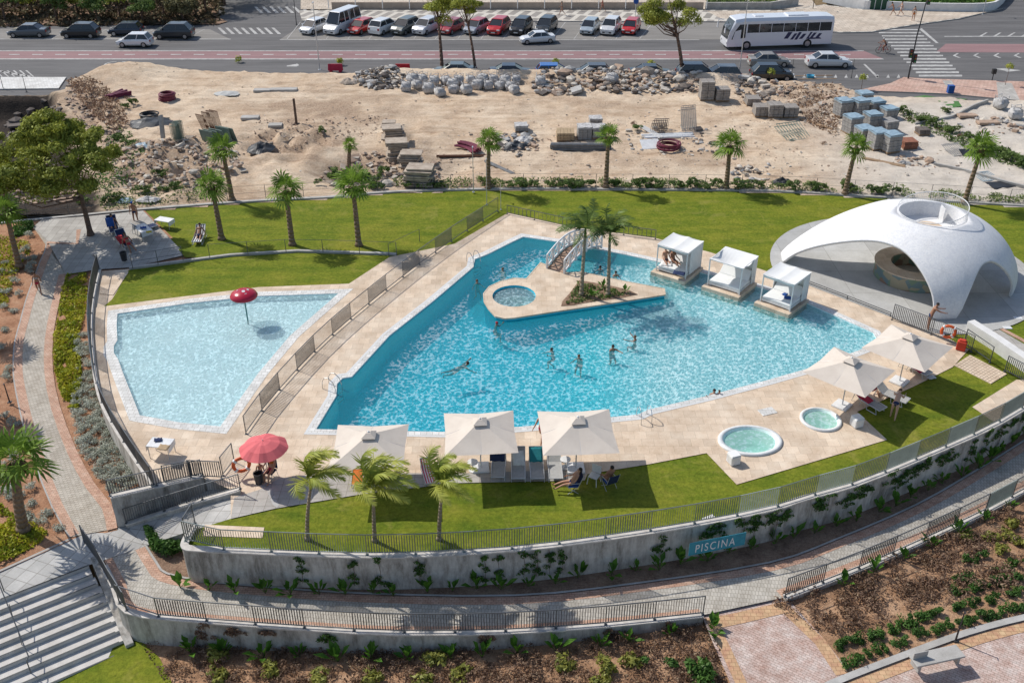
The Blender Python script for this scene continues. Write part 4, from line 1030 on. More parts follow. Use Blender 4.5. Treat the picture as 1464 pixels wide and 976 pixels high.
# white cubes
for px, py, lb in ((1048, 657, 'white cube seat beside the large whirlpool bath'), (1224, 604, 'white cube seat beside the small whirlpool bath')):
    t = empty('cube_seat', G(px, py+4, .04), R(20), lb, 'seat', 'white cube seats'); mb = MB(); mb.box((0, 0, .25), (.5, .5, .5)); mb.build('body', WM, t, bevel=.05)
    mb = MB(); mb.box((0, 0, .52), (.46, .46, .04)); mb.build('cushion', CANW, t, bevel=.015)
# drain grid panel in the deck
t = MB(); t.box((0, 0, .01), (.85, .55, .02)); o = t.build('drain_cover', M['coping'], None, G(1097, 588, .034), rz=R(20)); tag(o, 'pale square drain cover in the deck between whirlpools and pool', 'drain cover')
# lifebuoys
def buoy(px, py, z, tilt, rz, label):
    t = empty('lifebuoy', G(px, py, z), rz, label, 'lifebuoy'); mb = MB(); n = 24; m_ = 8; vs = []
    for i in range(n):
        for j in range(m_):
            a, b = 2*math.pi*i/n, 2*math.pi*j/m_; r = .36+.085*math.cos(b); vs.append((r*math.cos(a), .07*math.sin(b), r*math.sin(a)))
    mb.add(vs, [(i*m_+j, ((i+1) % n)*m_+j, ((i+1) % n)*m_+(j+1) % m_, i*m_+(j+1) % m_) for i in range(n) for j in range(m_)])
    mb.build('ring', mat('buoy_orange', (.75, .13, .03), rough=.5), t, smooth=True)
    for k in range(4):
        a = k*math.pi/2+.78; mb = MB()
        mb.tube((.27*math.cos(a), 0, .27*math.sin(a)), (.455*math.cos(a), 0, .455*math.sin(a)), .088, n=8) if False else mb.box((0, 0, 0), (.12, .165, .20), M=Matrix.Rotation(-a+math.pi/2, 4, 'Y') @ Matrix.Translation((0, 0, .36)))
        mb.build('band', WM, t, bevel=.03)
    return t
buoy(1356, 474, .75, 0, R(-20), 'orange and white lifebuoy hanging on the fence beside the dome')
buoy(345, 664, .75, 0, R(20), 'orange lifebuoy hanging on the fence beside the pink parasol')
o = MB(); o.box((0, 0, .3), (.5, .35, .55)); o.box((0, 0, .62), (.35, .25, .12)); o = o.build('rescue_case', mat('rescue_red', (.6, .06, .03)), None, G(1373, 500, .03), bevel=.04, rz=R(-30)); tag(o, 'red rescue case standing by the fence right of the lifebuoy', 'case')
# bin, pots
def pot(px, py, label, c=DARK, r=.22, h=.55, z=.04):
    t = empty('litter_bin', G(px, py, z), 0, label, 'bin'); mb = MB(); mb.lathe([(r*.8, 0), (r, h), (r*.9, h), (r*.75, .05), (.001, .05)], 14); mb.build('body', c, t); mb = MB(); mb.lathe([(r*1.05, h), (r*1.05, h+.04), (r*.9, h+.04)], 14); mb.build('rim', c, t)
pot(371, 690, 'dark litter bin under the pink parasol'); pot(178, 372, 'dark litter bin beside the patio railing', z=.05)
# little side tables
for px, py, lb in ((676, 672, 'small round white table under the middle parasol'), (808, 668, 'small round white table between the loungers and the parasol base')):
    t = empty('side_table', G(px, py, .04), 0, lb, 'table', 'small round white tables'); mb = MB(); mb.lathe([(.001, .5), (.25, .5), (.25, .47), (.001, .47)], 16); mb.build('tabletop', WM, t); mb = MB(); mb.tube((0, 0, 0), (0, 0, .48), .03); mb.lathe([(.2, 0), (.2, .03), (.03, .05)], 12); mb.build('pedestal', WM, t)
# ------------------------------------------------------------------ bench and lamps, bottom right
bq = G(1336, 948, -1.49); t = empty('bench', bq, R(14), 'grey concrete bench with a low backrest on the pink plaza', 'bench')
mb = MB(); mb.box((0, 0, .42), (2.1, .62, .09)); mb.build('seat', M['concrete'], t, bevel=.02)
mb = MB(); mb.box((-.85, 0, .19), (.12, .5, .38)); mb.box((.85, 0, .19), (.12, .5, .38)); mb.build('support', M['concrete'], t, bevel=.01)
mb = MB(); mb.box((-.72, .05, .62), (.62, .05, .34), M=Matrix.Rotation(R(0), 4, 'X')); mb.build('backrest', M['concrete'], t, bevel=.02)
def lamp(px, py, h, label, z, lean=0, head=1, r=.05, m=None, name='lamp_post'):
    t = empty(name, G(px, py, z), 0, label, 'lamp post'); m = m or DARK
    mb = MB(); mb.tube((0, 0, 0), (0, 0, h), r, r*.6, 8); mb.build('pole', m, t)
    mb = MB(); mb.box((0, 0, .02), (r*5, r*5, .04)); mb.build('base_plate', m, t)
    if head:
        mb = MB(); mb.box((.0, -.12*head, h), (.14*head, .55*head, .07*head)); mb.build('lamp_head', m, t)
    return t
lamp(1366, 915, 1.6, 'short dark lamp post at the kerb behind the grey bench', -1.75, r=.04, head=.3)
lamp(696, 293, 3.6, 'thin pale pole on the lawn behind the pool fence', 0, head=.5, r=.03, m=ALU)
lamp(677, 275, 3.6, 'slim grey lamp post on the top kerb of the lawn', .1, head=.6, r=.035, m=ALU)
lamp(716, 300, 2.0, 'thin grey post at the top corner of the pool deck', .04, head=0, r=.025, m=ALU)
lamp(140, 388, 1.2, 'slender grey shower post between the patio and the strip of lawn', .05, head=.4, r=.04)
lamp(14, 575, 1.2, 'short dark bollard lamp in the left flower bed', -1.0, head=.3, r=.04)
# floor spots right of dome
for px, py, lb in ((1441, 469, 'left of the two'), (1456, 455, 'right of the two')):
    o = MB(); o.box((0, 0, .03), (.5, .3, .06)); o = o.build('ground_light', WM, None, G(px-1, py, 0), bevel=.02); tag(o, 'small white ground light in the lawn beside the dome, '+lb, 'ground light')
# ------------------------------------------------------------------ people
SKIN = [mat('skin_tan', (.52, .28, .18), rough=.6, scale=9), mat('skin_brown', (.36, .18, .11), rough=.6, scale=9), mat('skin_fair', (.62, .38, .27), rough=.6, scale=9)]
HAIR = [mat('dark_hair', (.03, .02, .015), rough=.7), mat('brown_hair', (.12, .06, .03), rough=.7), mat('blond_hair', (.38, .25, .1), rough=.7)]
def rot2(v, ang):  # rotate about X
    c, s = math.cos(ang), math.sin(ang); return Vector((v.x, v.y*c-v.z*s, v.y*s+v.z*c))
def person(label, loc, rz, pose, skin=0, hair=0, wear='navy', top=None, longhair=False, scale=1.0, hat=None):
    """pose: dict of joint angles in degrees (forward swing about X, facing +Y)"""
    P = dict(lean=0, neck=0, ls=10, rs=-10, le=10, re=10, lout=12, rout=12, lh=0, rh=0, lk=0, rk=0, spread=4, base=None); P.update(pose)
    J = {}; rad = {}; E = []
    def add(n, p, r, par=None):
        J[n] = Vector(p); rad[n] = r
        if par: E.append((par, n))
    lean = R(P['lean'])
    up = rot2(Vector((0, 0, 1)), -lean); fw = rot2(Vector((0, 1, 0)), -lean)
    add('pelvis', (0, 0, 0), (.15, .115)); add('waist', up*.17, (.125, .10), 'pelvis'); add('chest', up*.36, (.155, .115), 'waist'); add('upch', up*.47, (.12, .09), 'chest')
    nu = rot2(Vector((0, 0, 1)), -(lean+R(P['neck']))); nf = rot2(Vector((0, 1, 0)), -(lean+R(P['neck'])))
    add('neck', up*.55, (.055, .055), 'upch'); add('chin', J['neck']+nu*.07+nf*.015, (.065, .075), 'neck'); add('head', J['chin']+nu*.09+nf*.005, (.078, .095), 'chin'); add('crown', J['head']+nu*.07-nf*.01, (.06, .07), 'head')
    for s, k in ((-1, 'l'), (1, 'r')):
        sh = J['upch']+Vector((s*.17, 0, 0)); add(k+'sh', sh, (.06, .06), 'upch')
        ang = lean-R(P[k+'s']); o_ = R(P[k+'out'])
        d = rot2(Vector((s*math.sin(o_), 0, -math.cos(o_))), -0)
        d = rot2(d, R(P[k+'s'])-lean*0)
        el = sh+d*.29; add(k+'el', el, (.042, .042), k+'sh')
        d2 = rot2(Vector((s*math.sin(o_)*.6, 0, -math.cos(o_*.6))), R(P[k+'s']+P[k+'e']))
        wr = el+d2*.25; add(k+'wr', wr, (.028, .028), k+'el')
        sd_ = Vector((s, 0, 0)); pf = d2.cross(sd_).normalized(); pf = pf if pf.dot(fw) > 0 else -pf
        pm = wr+d2*.055; add(k+'pm', pm, (.03, .018), k+'wr')
        for fi, (ox, ln) in enumerate(((-.027, .07), (-.009, .082), (.009, .078), (.026, .06))):
            f1 = pm+d2*.035+pf*ox; add(k+'f%da' % fi, f1, (.0095, .0095), k+'pm'); add(k+'f%db' % fi, f1+d2*ln-sd_*.015, (.008, .008), k+'f%da' % fi)
        th = wr+d2*.03+pf*.035; add(k+'t0', th, (.0115, .0115), k+'wr'); add(k+'t1', th+d2*.03+pf*.02, (.009, .009), k+'t0')
        hp = Vector((s*.095, 0, -.06)); add(k+'hip', hp, (.095, .10), 'pelvis')
        h_ = R(P[k+'h']); sp = R(P['spread'])
        dt = rot2(Vector((s*math.sin(sp), 0, -math.cos(sp))), h_); kn = hp+dt*.42; add(k+'kn', kn, (.058, .06), k+'hip')
        ds = rot2(Vector((s*math.sin(sp)*.3, 0, -1)), h_-R(P[k+'k'])).normalized(); cf = kn+ds*.14; add(k+'cf', cf, (.052, .055), k+'kn'); an = kn+ds*.40; add(k+'an', an, (.034, .036), k+'cf')
        ff = rot2(Vector((0, 1, 0)), h_-R(P[k+'k'])); add(k+'heel', an+ds*.055-ff*.03, (.034, .03), k+'an'); add(k+'toe', an+ds*.065+ff*.15, (.038, .022), k+'heel')
    names = list(J); low = min(J[n].z-rad[n][1]*.6 for n in names)
    off = -low if P['base'] is None else P['base']
    vs = [J[n]+Vector((0, 0, off)) for n in names]; idx = {n: i for i, n in enumerate(names)}
    me = bpy.data.meshes.new('person'); me.from_pydata([tuple(v) for v in vs], [(idx[a], idx[b]) for a, b in E], [])
    root = empty('person', loc, rz, label, 'person', None, scale)
    o = link('body', me, None, root)
    m = o.modifiers.new('Skin', 'SKIN'); m.use_smooth_shade = True
    for i, n in enumerate(names): me.skin_vertices[0].data[i].radius = rad[n]
    me.skin_vertices[0].data[0].use_root = True
    sb = o.modifiers.new('Sub', 'SUBSURF'); sb.levels = 1; sb.render_levels = 1
    dg = bpy.context.evaluated_depsgraph_get(); dg.update()
    m2 = bpy.data.meshes.new_from_object(o.evaluated_get(dg)); o.modifiers.clear(); o.data = m2; m2.name = 'body'
    m2.materials.clear(); m2.materials.append(SKIN[skin]); m2.polygons.foreach_set('use_smooth', [True]*len(m2.polygons))
    OV = Vector((0, 0, off))
    def shell(nm, a, b, ra, rb, mt, extra=()):
        me = bpy.data.meshes.new(nm); pts = [a, (a+b)/2, b]; rs = [ra, ((ra[0]+rb[0])/2, (ra[1]+rb[1])/2), rb]
        es = [(0, 1), (1, 2)]
        for (p, r, pr) in extra: pts.append(p); rs.append(r); es.append((pr, len(pts)-1))
        me.from_pydata([tuple(p+OV) for p in pts], es, []); ob = link(nm, me, None, root); mm = ob.modifiers.new('Skin', 'SKIN'); mm.use_smooth_shade = True
        for i, r in enumerate(rs): me.skin_vertices[0].data[i].radius = r
        me.skin_vertices[0].data[0].use_root = True
        s2 = ob.modifiers.new('Sub', 'SUBSURF'); s2.levels = 1; s2.render_levels = 1
        dg = bpy.context.evaluated_depsgraph_get(); dg.update(); mz = bpy.data.meshes.new_from_object(ob.evaluated_get(dg)); ob.modifiers.clear(); ob.data = mz; mz.materials.clear(); mz.materials.append(mt)
    if wear:
        shell('shorts' if top is None and not longhair else 'swimwear', J['pelvis']+up*.06, J['pelvis']-Vector((0, 0, .03)), (.155, .125), (.16, .125), fab(wear),
              [(J['lhip'].lerp(J['lkn'], .3), (.098, .098), 2), (J['rhip'].lerp(J['rkn'], .3), (.098, .098), 2)])
    if top: shell('top', J['waist'], J['upch']-up*.02, (.135, .11), (.15, .11), fab(top))
    mb = MB(); bm = bmesh.new(); bmesh.ops.create_icosphere(bm, subdivisions=2, radius=1)
    q = Matrix((Vector((1, 0, 0)), nf, nu)).transposed()
    c = J['head']+nu*.045-nf*.022; hv = [c+q @ Vector((v.co.x*.088, v.co.y*.10, v.co.z*.082))+OV for v in bm.verts]; fs = [tuple(v.index for v in f.verts) for f in bm.faces]; bm.free()
    mb.add(hv, fs)
    if longhair: mb.tube(J['head']-nf*.07+OV, J['upch']-fw*.10+OV, .075, .04, 8)
    mb.build('hair' if not hat else 'hat', HAIR[hair] if not hat else fab(hat), root, smooth=True)
    mb = MB(); hc = J['head']+OV
    mb.tube(hc+nf*.085-nu*.02, hc+nf*.115-nu*.04, .012, .015, 6); mb.build('nose', SKIN[skin], root, smooth=True)
    for s in (-1, 1):
        mb = MB(); e = hc+nf*.088+Vector((s*.03, 0, 0))+nu*.005; mb.tube(e, e+nf*.008, .011, n=8); mb.build('eye', HAIR[0], root)
        mb = MB(); e = hc+Vector((s*.08, 0, 0))-nu*.01; mb.tube(e-nf*.01, e+nf*.01+Vector((s*.012, 0, 0)), .022, n=8); mb.build('ear', SKIN[skin], root)
    mb = MB(); e = hc+nf*.086-nu*.065; mb.tube(e-Vector((.022, 0, 0)), e+Vector((.022, 0, 0)), .006, n=5); mb.build('mouth', fab('red'), root)
    return root
WALK = dict(lh=24, rh=-18, lk=6, rk=28, ls=-25, rs=28, le=14, re=22)
STAND = dict(ls=6, rs=-4)
SIT = dict(lh=88, rh=84, lk=70, rk=80, lean=-14, ls=25, rs=35, le=40, re=40)
RECL = dict(lh=80, rh=66, lk=10, rk=40, lean=-48, neck=25, ls=0, rs=10, le=30, re=50, lout=25, rout=25)
def on(px, py, z=.04): return G(px, py, z)
def wade(label, px, py, rz, skin=0, hair=0, wear='navy', lv=1.05, **k):
    pose = dict(k.pop('pose', {})); q_ = random.Random(px*7+py); pose.update(lh=q_.uniform(50, 95), rh=q_.uniform(30, 80), lk=q_.uniform(70, 110), rk=q_.uniform(60, 110), spread=10, base=q_.uniform(-.58, -.48)+(1.2-lv)*.35); pose.setdefault('ls', q_.uniform(-10, 90)); pose.setdefault('rs', q_.uniform(0, 80)); pose.setdefault('lout', q_.uniform(8, 55)); pose.setdefault('rout', q_.uniform(8, 55)); pose.setdefault('le', q_.uniform(10, 80)); pose.setdefault('re', q_.uniform(10, 80)); pose.setdefault('lean', q_.uniform(-5, 18)); lv = 0
    p = G(px, py, .1); k['scale'] = k.get('scale', 1)*.9; return person(label, (p.x, p.y, -.05), rz, pose, skin, hair, wear, **k)
person('woman in a bikini walking between the parasols at the pool edge', on(774, 632), R(150), WALK, 0, 1, 'crimson', 'crimson', True)
person('child walking down the left garden path', G(57, 419, LEFT), R(200), WALK, 1, 0, 'crimson', 'grey', scale=.88)
person('bare-chested man in dark shorts bending over on the lower lawn', on(1276, 598, 0), R(-30), dict(lean=62, neck=-10, ls=50, rs=40, le=30, re=60, lh=8, rh=-10, lk=6, rk=10), 2, 1, 'navy')
person('bare-chested man in dark shorts leaning on the fence beside the dome', on(1326, 470), R(-100), dict(lean=18, ls=60, rs=65, le=30, re=20), 1, 0, 'navy')
p = G(1250, 552, .4); person('woman in red swimwear lying on the shaded lounger', (p.x, p.y, .38), R(215), dict(RECL, base=.1), 0, 2, 'red', 'red', True)
for i, (px, py, rz, lb) in enumerate(((818, 693, 95, 'woman leaning back in a blue chair on the lawn, legs stretched to the left'), (871, 688, 25, 'person sitting in a blue chair in the parasol shadow on the lawn'))):
    q = G(px, py, .3); t = empty('folding_chair', (q.x, q.y, .0), R(rz), ('blue folding chair holding the woman with outstretched legs', 'blue folding chair in the parasol shadow on the lawn')[i], 'chair', 'blue folding chairs')
    mb = MB(); mb.box((0, 0, .36), (.5, .46, .03)); mb.build('seat', fab('blue'), t)
    mb = MB(); mb.box((0, 0, .0), (.5, .03, .6), M=Matrix.Translation((0, -.34, .63)) @ Matrix.Rotation(R(20), 4, 'X')); mb.build('backrest', fab('navy'), t)
    for s in (-1, 1):
        mb = MB(); mb.path([(s*.27, .22, 0), (s*.27, -.24, .37), (s*.27, -.46, .95)], .014); mb.path([(s*.27, -.25, 0), (s*.27, .22, .37), (s*.27, .22, .56), (s*.27, -.3, .58)], .014); mb.build('side_frame', ALU, t)
    person(lb, (q.x, q.y, .42), R(rz), dict(SIT if i else dict(SIT, lk=25, rk=15, lean=-28), base=.1), i % 2, 0, ('navy', 'navy')[i], 'crimson' if not i else None, longhair=not i)
# plastic chair
q = G(849, 690, 0); t = empty('plastic_chair', q, R(150), 'white plastic chair on the lawn between the two blue chairs', 'chair')
mb = MB(); mb.box((0, 0, .42), (.46, .44, .03)); mb.build('seat', WM, t, bevel=.01)
mb = MB(); mb.box((0, -.24, .66), (.46, .03, .44)); mb.build('backrest', WM, t, bevel=.01)
for x in (-1, 1):
    for y in (-1, 1): mb = MB(); mb.tube((x*.2, y*.19, .42), (x*.24, y*.24, 0), .02); mb.build('leg', WM, t)
# cabana couple
for i, (px, py, lb, lg) in enumerate(((952, 371, 'man sitting in the leftmost cabana, left of a couple', False), (963, 372, 'woman sitting in the leftmost cabana, right of a couple', True))):
    q = G(px, py, .7); person(lb, (q.x, q.y, .62), R(190+20*i), dict(SIT, lk=20, rk=40, lh=86, rh=100, lean=-18, base=.1), i, 0, 'navy', 'red' if lg else None, longhair=lg)
# under the pink parasol
q = G(388, 672, .4); person('woman sitting in the shade of the pink parasol', (q.x, q.y, .45), R(160), dict(SIT, base=.1), 0, 0, 'crimson', 'orange', True)
q = G(372, 673, .3); person('child sitting on the ground under the pink parasol', (q.x, q.y, .15), R(190), dict(SIT, lk=20, rk=20, base=.08), 0, 1, 'white', scale=.75)
q = G(386, 676, .3); t = empty('folding_chair', (q.x, q.y, .04), R(160), 'dark folding chair under the pink parasol', 'chair')
mb = MB(); mb.box((0, 0, .38), (.5, .46, .03)); mb.build('seat', fab('navy'), t); mb = MB(); mb.box((0, -.28, .65), (.5, .03, .5)); mb.build('backrest', fab('navy'), t)
for x in (-1, 1):
    for y in (-1, 1): mb = MB(); mb.tube((x*.22, y*.2, .38), (x*.25, y*.25, 0), .014); mb.build('leg', ALU, t)
# patio people
q = G(162, 323, .4); person('sunbather lying on the blue lounger on the shaded patio', (q.x, q.y, .38), R(205), dict(RECL, base=.1), 1, 0, 'navy')
q = G(184, 349, .4); person('person in red lying on the navy lounger on the patio', (q.x, q.y, .38), R(220), dict(RECL, base=.1), 1, 0, 'red', 'red')
q = G(195, 318, .1); person('person with a blue hat standing behind the patio table', (q.x, q.y, .06), R(190), dict(STAND, lean=20), 1, 0, 'navy', 'navy', hat='blue')
q = G(285, 336, .4); person('sunbather lying on the striped lounger on the upper lawn', (q.x, q.y, .36), R(183), dict(RECL, base=.1), 1, 0, 'navy')
# swimmers
wade('swimmer with raised arms near the upper left ladder', 682, 402, R(200), 0, 1, lv=1.15)
wade('swimmer standing left of the island spa near the top', 719, 384, R(150), 0, 1, lv=1.15)
wade('child with a red cap holding the island wall', 707, 462, R(-90), 1, 0, 'crimson', 1.2, hat='red')
wade('bather standing in the pool, leftmost of the central four', 792, 498, R(100), 1, 0, lv=1.22)
wade('bather facing the camera, second of the central four', 828, 508, R(170), 0, 1, lv=1.0)
wade('long haired bather, third of the central four', 876, 497, R(190), 1, 0, 'navy', .92, top='navy', longhair=True)
wade('bather farthest right of the central four', 908, 483, R(60), 1, 1, lv=.95)
wade('bather standing in the water behind the island, left one', 858, 381, R(180), 0, 0, lv=1.1)
wade('bather standing in the water behind the island, right one', 880, 391, R(190), 0, 0, 'crimson', .95)
wade('parent holding a child near the lower right pool edge', 1021, 560, R(170), 0, 0, lv=.95)
wade('child beside the parent near the lower right pool edge', 1027, 560, R(210), 0, 1, 'red', .75, scale=.75)
q = G(653, 524, 0); person('swimmer doing breaststroke alone in the deep left of the pool', (q.x, q.y, -.16), R(-62), dict(lean=84, neck=-45, ls=95, rs=55, lh=-85, rh=-75, lk=10, rk=25, lout=30, rout=50, base=0), 1, 0, 'navy')
# ------------------------------------------------------------------ plants
LG1 = mat_leaf('palm_green', (.24, .36, .05), (.10, .18, .025), .8); LG2 = mat_leaf('palm_feather', (.50, .50, .10), (.26, .32, .06), .9)
LG3 = mat_leaf('pine_needles', (.40, .42, .07), (.16, .19, .035), .45); LG4 = mat_leaf('silver_leaf', (.55, .57, .50), (.33, .35, .28), 2.5)
LG5 = mat_leaf('lime_cover', (.50, .46, .035), (.20, .26, .02), 1.2); LG6 = mat_leaf('dark_leaf', (.09, .19, .035), (.035, .085, .02), 1.5)
LG7 = mat_leaf('bush_green', (.16, .23, .06), (.06, .10, .03), 1.0); LG8 = mat_leaf('dry_twig', (.34, .22, .15), (.17, .10, .07), 2); LG9 = mat_leaf('banana_leaf', (.12, .26, .03), (.05, .14, .02), 2)
LG10 = mat_leaf('yellow_tuft', (.34, .33, .07), (.16, .18, .04), 2); LG11 = mat_leaf('magenta_flower', (.35, .03, .22), (.2, .02, .14), 3)
BARK = mat('palm_bark', (.30, .21, .14), (.13, .09, .06), 7, .9, bump=.6, bdist=.05); BARKP = mat('pine_bark', (.20, .13, .10), (.09, .06, .045), 4, .9, bump=.6, bdist=.05)
DRYF = mat_leaf('dry_frond', (.20, .14, .07), (.10, .07, .04), 2)
def fan_crown(seed, n=30, L=1.0):
    r = random.Random(seed); mb = MB()
    for k in range(n):
        az = 2*math.pi*(k*.381966)+r.uniform(-.2, .2); el = R(78-122*(k/n)**.9+r.uniform(-10, 10)); d = Vector((math.cos(az)*math.cos(el), math.sin(az)*math.cos(el), math.sin(el)))
        pl = L*r.uniform(.35, .62); a = Vector((0, 0, .1)); b = a+d*pl-Vector((0, 0, .06)); mb.tube(a, b, .014, .008, 4, False)
        side = d.cross(Vector((0, 0, 1))).normalized(); upv = side.cross(d).normalized()
        fr = L*r.uniform(.62, .86); nb = 12
        for j in range(nb):
            t = (j/(nb-1)-.5)*2; an = t*R(112); dd = (d*math.cos(an)+side*math.sin(an)+upv*.10*math.cos(an)).normalized()
            ln = fr*(1-.28*abs(t)); w = .052*L; wd = dd.cross(upv).normalized()
            p1 = b+dd*ln*.6+Vector((0, 0, -.03)); p2 = b+dd*ln+Vector((.10*ln, 0, 0))-Vector((0, 0, .20*ln+.22*ln*abs(t)+max(0, -el)*.05))
            mb.face([b, p1-wd*w, p2, p1+wd*w])
    return mb
def palm_trunk(h, r0, r1, bend, seed=0, n=10):
    mb = MB(); pts = []; rr = []
    N_ = 14
    for i in range(N_+1):
        t = i/N_; pts.append((bend[0]*t**1.5, bend[1]*t**1.5, h*t)); rr.append(r0*1.5 if i == 0 else (r0+(r1-r0)*t)*(1.0+.05*(i % 2)))
    mb.path(pts, rr, n); return mb, Vector(pts[-1])
FCM = [fan_crown(s, 19).mesh('crown', fixn=False) for s in (1, 2, 3)]
for m_ in FCM: m_.materials.append(LG1)
sk = MB(); rr_ = random.Random(5)
for k in range(26):
    az = rr_.uniform(0, 6.28); d = Vector((math.cos(az), math.sin(az), 0)); s_ = Vector((-d.y, d.x, 0)); z = rr_.uniform(-.1, .05)
    a = Vector((0, 0, z))+d*.08; sk.face([a-s_*.03, a+d*.22-s_*.10+Vector((0, 0, -.25)), a+d*.18+Vector((0, 0, -.6)), a+d*.22+s_*.10+Vector((0, 0, -.25))])
SKM = sk.mesh('dead_fronds', fixn=False); SKM.materials.append(DRYF)
def height_of(base, top, zb):
    """height of a vertical line from the base point to the level seen at row top"""
    x, y = top[0]-732., top[1]-488.; a = (F*CT-y*ST); b = (F*ST+y*CT); t = base.y/a; return H-b*t-zb, x*t-base.x
def fan_palm(bp, cp, label, z=0, sc=1.0, k=0, r0=.16):
    b = G(bp[0], bp[1], z); h, dx = height_of(b, cp, b.z)
    dx = max(-1.2, min(1.2, dx))
    t = empty('fan_palm', b, 0, label, 'palm tree', 'fan palms around the lawn')
    mb, top = palm_trunk(h-.15*sc, r0, r0*.62, (dx, 0), k); mb.build('trunk', BARK, t, smooth=True)
    o = link('crown', FCM[k % 3], None, t, top, rz=k*1.3); o.scale = (sc,)*3
    o = link('dead_fronds', SKM, None, t, top, rz=k*.7); o.scale = (sc*.9,)*3
    return t
FP = [((317, 342), (302, 262), 'fan palm beside the striped lounger on the upper lawn', 0, 1.15), ((418, 350), (408, 268), 'fan palm left of centre on the upper lawn, behind the wire railing', 0, 1.2),
      ((513, 351), (504, 262), 'tallest dark fan palm on the upper lawn near the dividing fence', 0, 1.35), ((332, 286), (317, 210), 'fan palm on the sandy lot above the lawn kerb at left', .1, 1.15),
      ((499, 250), (500, 205), 'small slender fan palm in the pit of the sandy lot', -.5, .65), ((698, 269), (699, 198), 'fan palm just behind the lamp post at the top kerb', .1, 1.05),
      ((866, 268), (870, 192), 'fan palm behind the kerb right of the pipe bundle', .1, .95), ((1038, 269), (1044, 204), 'windblown fan palm behind the kerb above the middle cabana', .1, 1.25),
      ((1208, 277), (1225, 207), 'fan palm behind the dome and in front of the block pallets', .1, 1.05), ((1379, 290), (1405, 209), 'leaning fan palm behind the dome at the right edge', .1, 1.25),
      ((28, 381), (8, 300), 'thin fan palm in the left garden beside the path', -.1, 1.1), ((34, 757), (20, 652), 'stout fan palm in the foreground left of the path', -1.6, 1.5),
      ((12, 300), (2, 240), 'fan palm at the far left edge behind the garden', .1, 1.0)]
for k, (b, c, lb, z, sc) in enumerate(FP): fan_palm(b, c, lb, z, sc, k, .20 if k != 11 else .26)
# two more palms standing just left of the frame cast shadows on the path
fan_palm((-40, 470), (-66, 385), 'fan palm just left of the frame, upper one', -.5, 1.1, 5); fan_palm((-48, 580), (-80, 485), 'fan palm just left of the frame, lower one', -.9, 1.3, 7, .2)
def feather_crown(seed, n, L, wind, dens=26, drop=.8, els=(75, 10)):
    r = random.Random(seed); mb = MB()
    for k in range(n):
        az = 2*math.pi*k*.381966+r.uniform(-.3, .3); el = R(r.uniform(*els)); d = Vector((math.cos(az)*math.cos(el), math.sin(az)*math.cos(el), math.sin(el)))
        p = Vector((0, 0, 0)); N_ = dens; seg = L*r.uniform(.75, 1.1)/N_; pts = [p.copy()]
        for i in range(N_):
            d = (d+(wind*.9+Vector((0, 0, -drop)))*(i/N_)*.16).normalized(); p = p+d*seg; pts.append(p.copy())
        mb.path(pts[::4], .012, 4)
        for i in range(3, N_+1):
            t = i/N_; dd = (pts[i]-pts[i-1]).normalized(); s = dd.cross(Vector((0, 0, 1)));
            if s.length < .1: s = Vector((1, 0, 0))
            s.normalize(); ll = .42*L/1.6*math.sin(math.pi*min(1, .18+.82*t))**.7+.03
            for sg in (-1, 1):
                ld = (s*sg*.8+dd*.55+wind*.45+Vector((0, 0, -.25+r.uniform(-.25, .35)))).normalized(); w = dd*.016*L
                a = pts[i]; mb.face([a-w, a+ld*ll*.55-w*.8, a+ld*ll, a+ld*ll*.5+w*.8, a+w])
    return mb
wind = Vector((.9, -.1, .1))
for k, (b, c, lb, sc) in enumerate((((440, 771), (444, 697), 'windblown feather palm on the lower lawn, leftmost of three', 1.0), ((536, 773), (534, 706), 'spreading windblown feather palm on the lower lawn, middle of three', 1.12), ((628, 771), (632, 702), 'windblown feather palm on the lower lawn, rightmost of three', .95))):
    p = G(b[0], b[1], 0); h, dx = height_of(p, c, 0); t = empty('feather_palm', p, 0, lb, 'palm tree', 'feather palms on the lower lawn')
    mb, top = palm_trunk(h, .10, .055, (dx, 0), 0, 8); mb.build('trunk', mat('smooth_bark', (.36, .29, .2), (.22, .17, .12), 9, .9), t, smooth=True)
    mb = MB(); mb.tube(top-Vector((0, 0, .05)), top+Vector((.02, 0, .5)), .07, .03, 8); mb.build('crownshaft', LG2, t)
    mb = feather_crown(20+k, 12, 2.0*sc, Vector((.95, -.1, .1)), dens=36, els=(86, 22), drop=.75); o = mb.build('crown', LG2, t, top+Vector((0, 0, .42)), fixn=False)
for k, (b, c, lb) in enumerate((((831, 422), (837, 330), 'feather palm on the pool island beside the footbridge, left one'), ((869, 422), (872, 338), 'feather palm on the pool island, right one'))):
    p = G(b[0], b[1], .18); h, dx = height_of(p, c, .18); t = empty('feather_palm', p, 0, lb, 'palm tree', 'feather palms on the pool island')
    mb, top = palm_trunk(h-.3, .13, .075, (dx, 0), 0, 8); mb.build('trunk', mat('smooth_bark', (.36, .29, .2)), t, smooth=True)
    mb = MB(); mb.tube(top-Vector((0, 0, .05)), top+Vector((0, 0, .55)), .09, .04, 8); mb.build('crownshaft', LG7, t)
    mb = feather_crown(40+k, 15, 2.0, Vector((.5-1.1*(k == 0), 0, 0)), els=(80, 0), drop=.9); mb.build('crown', LG7, t, top+Vector((0, 0, .45)), fixn=False)
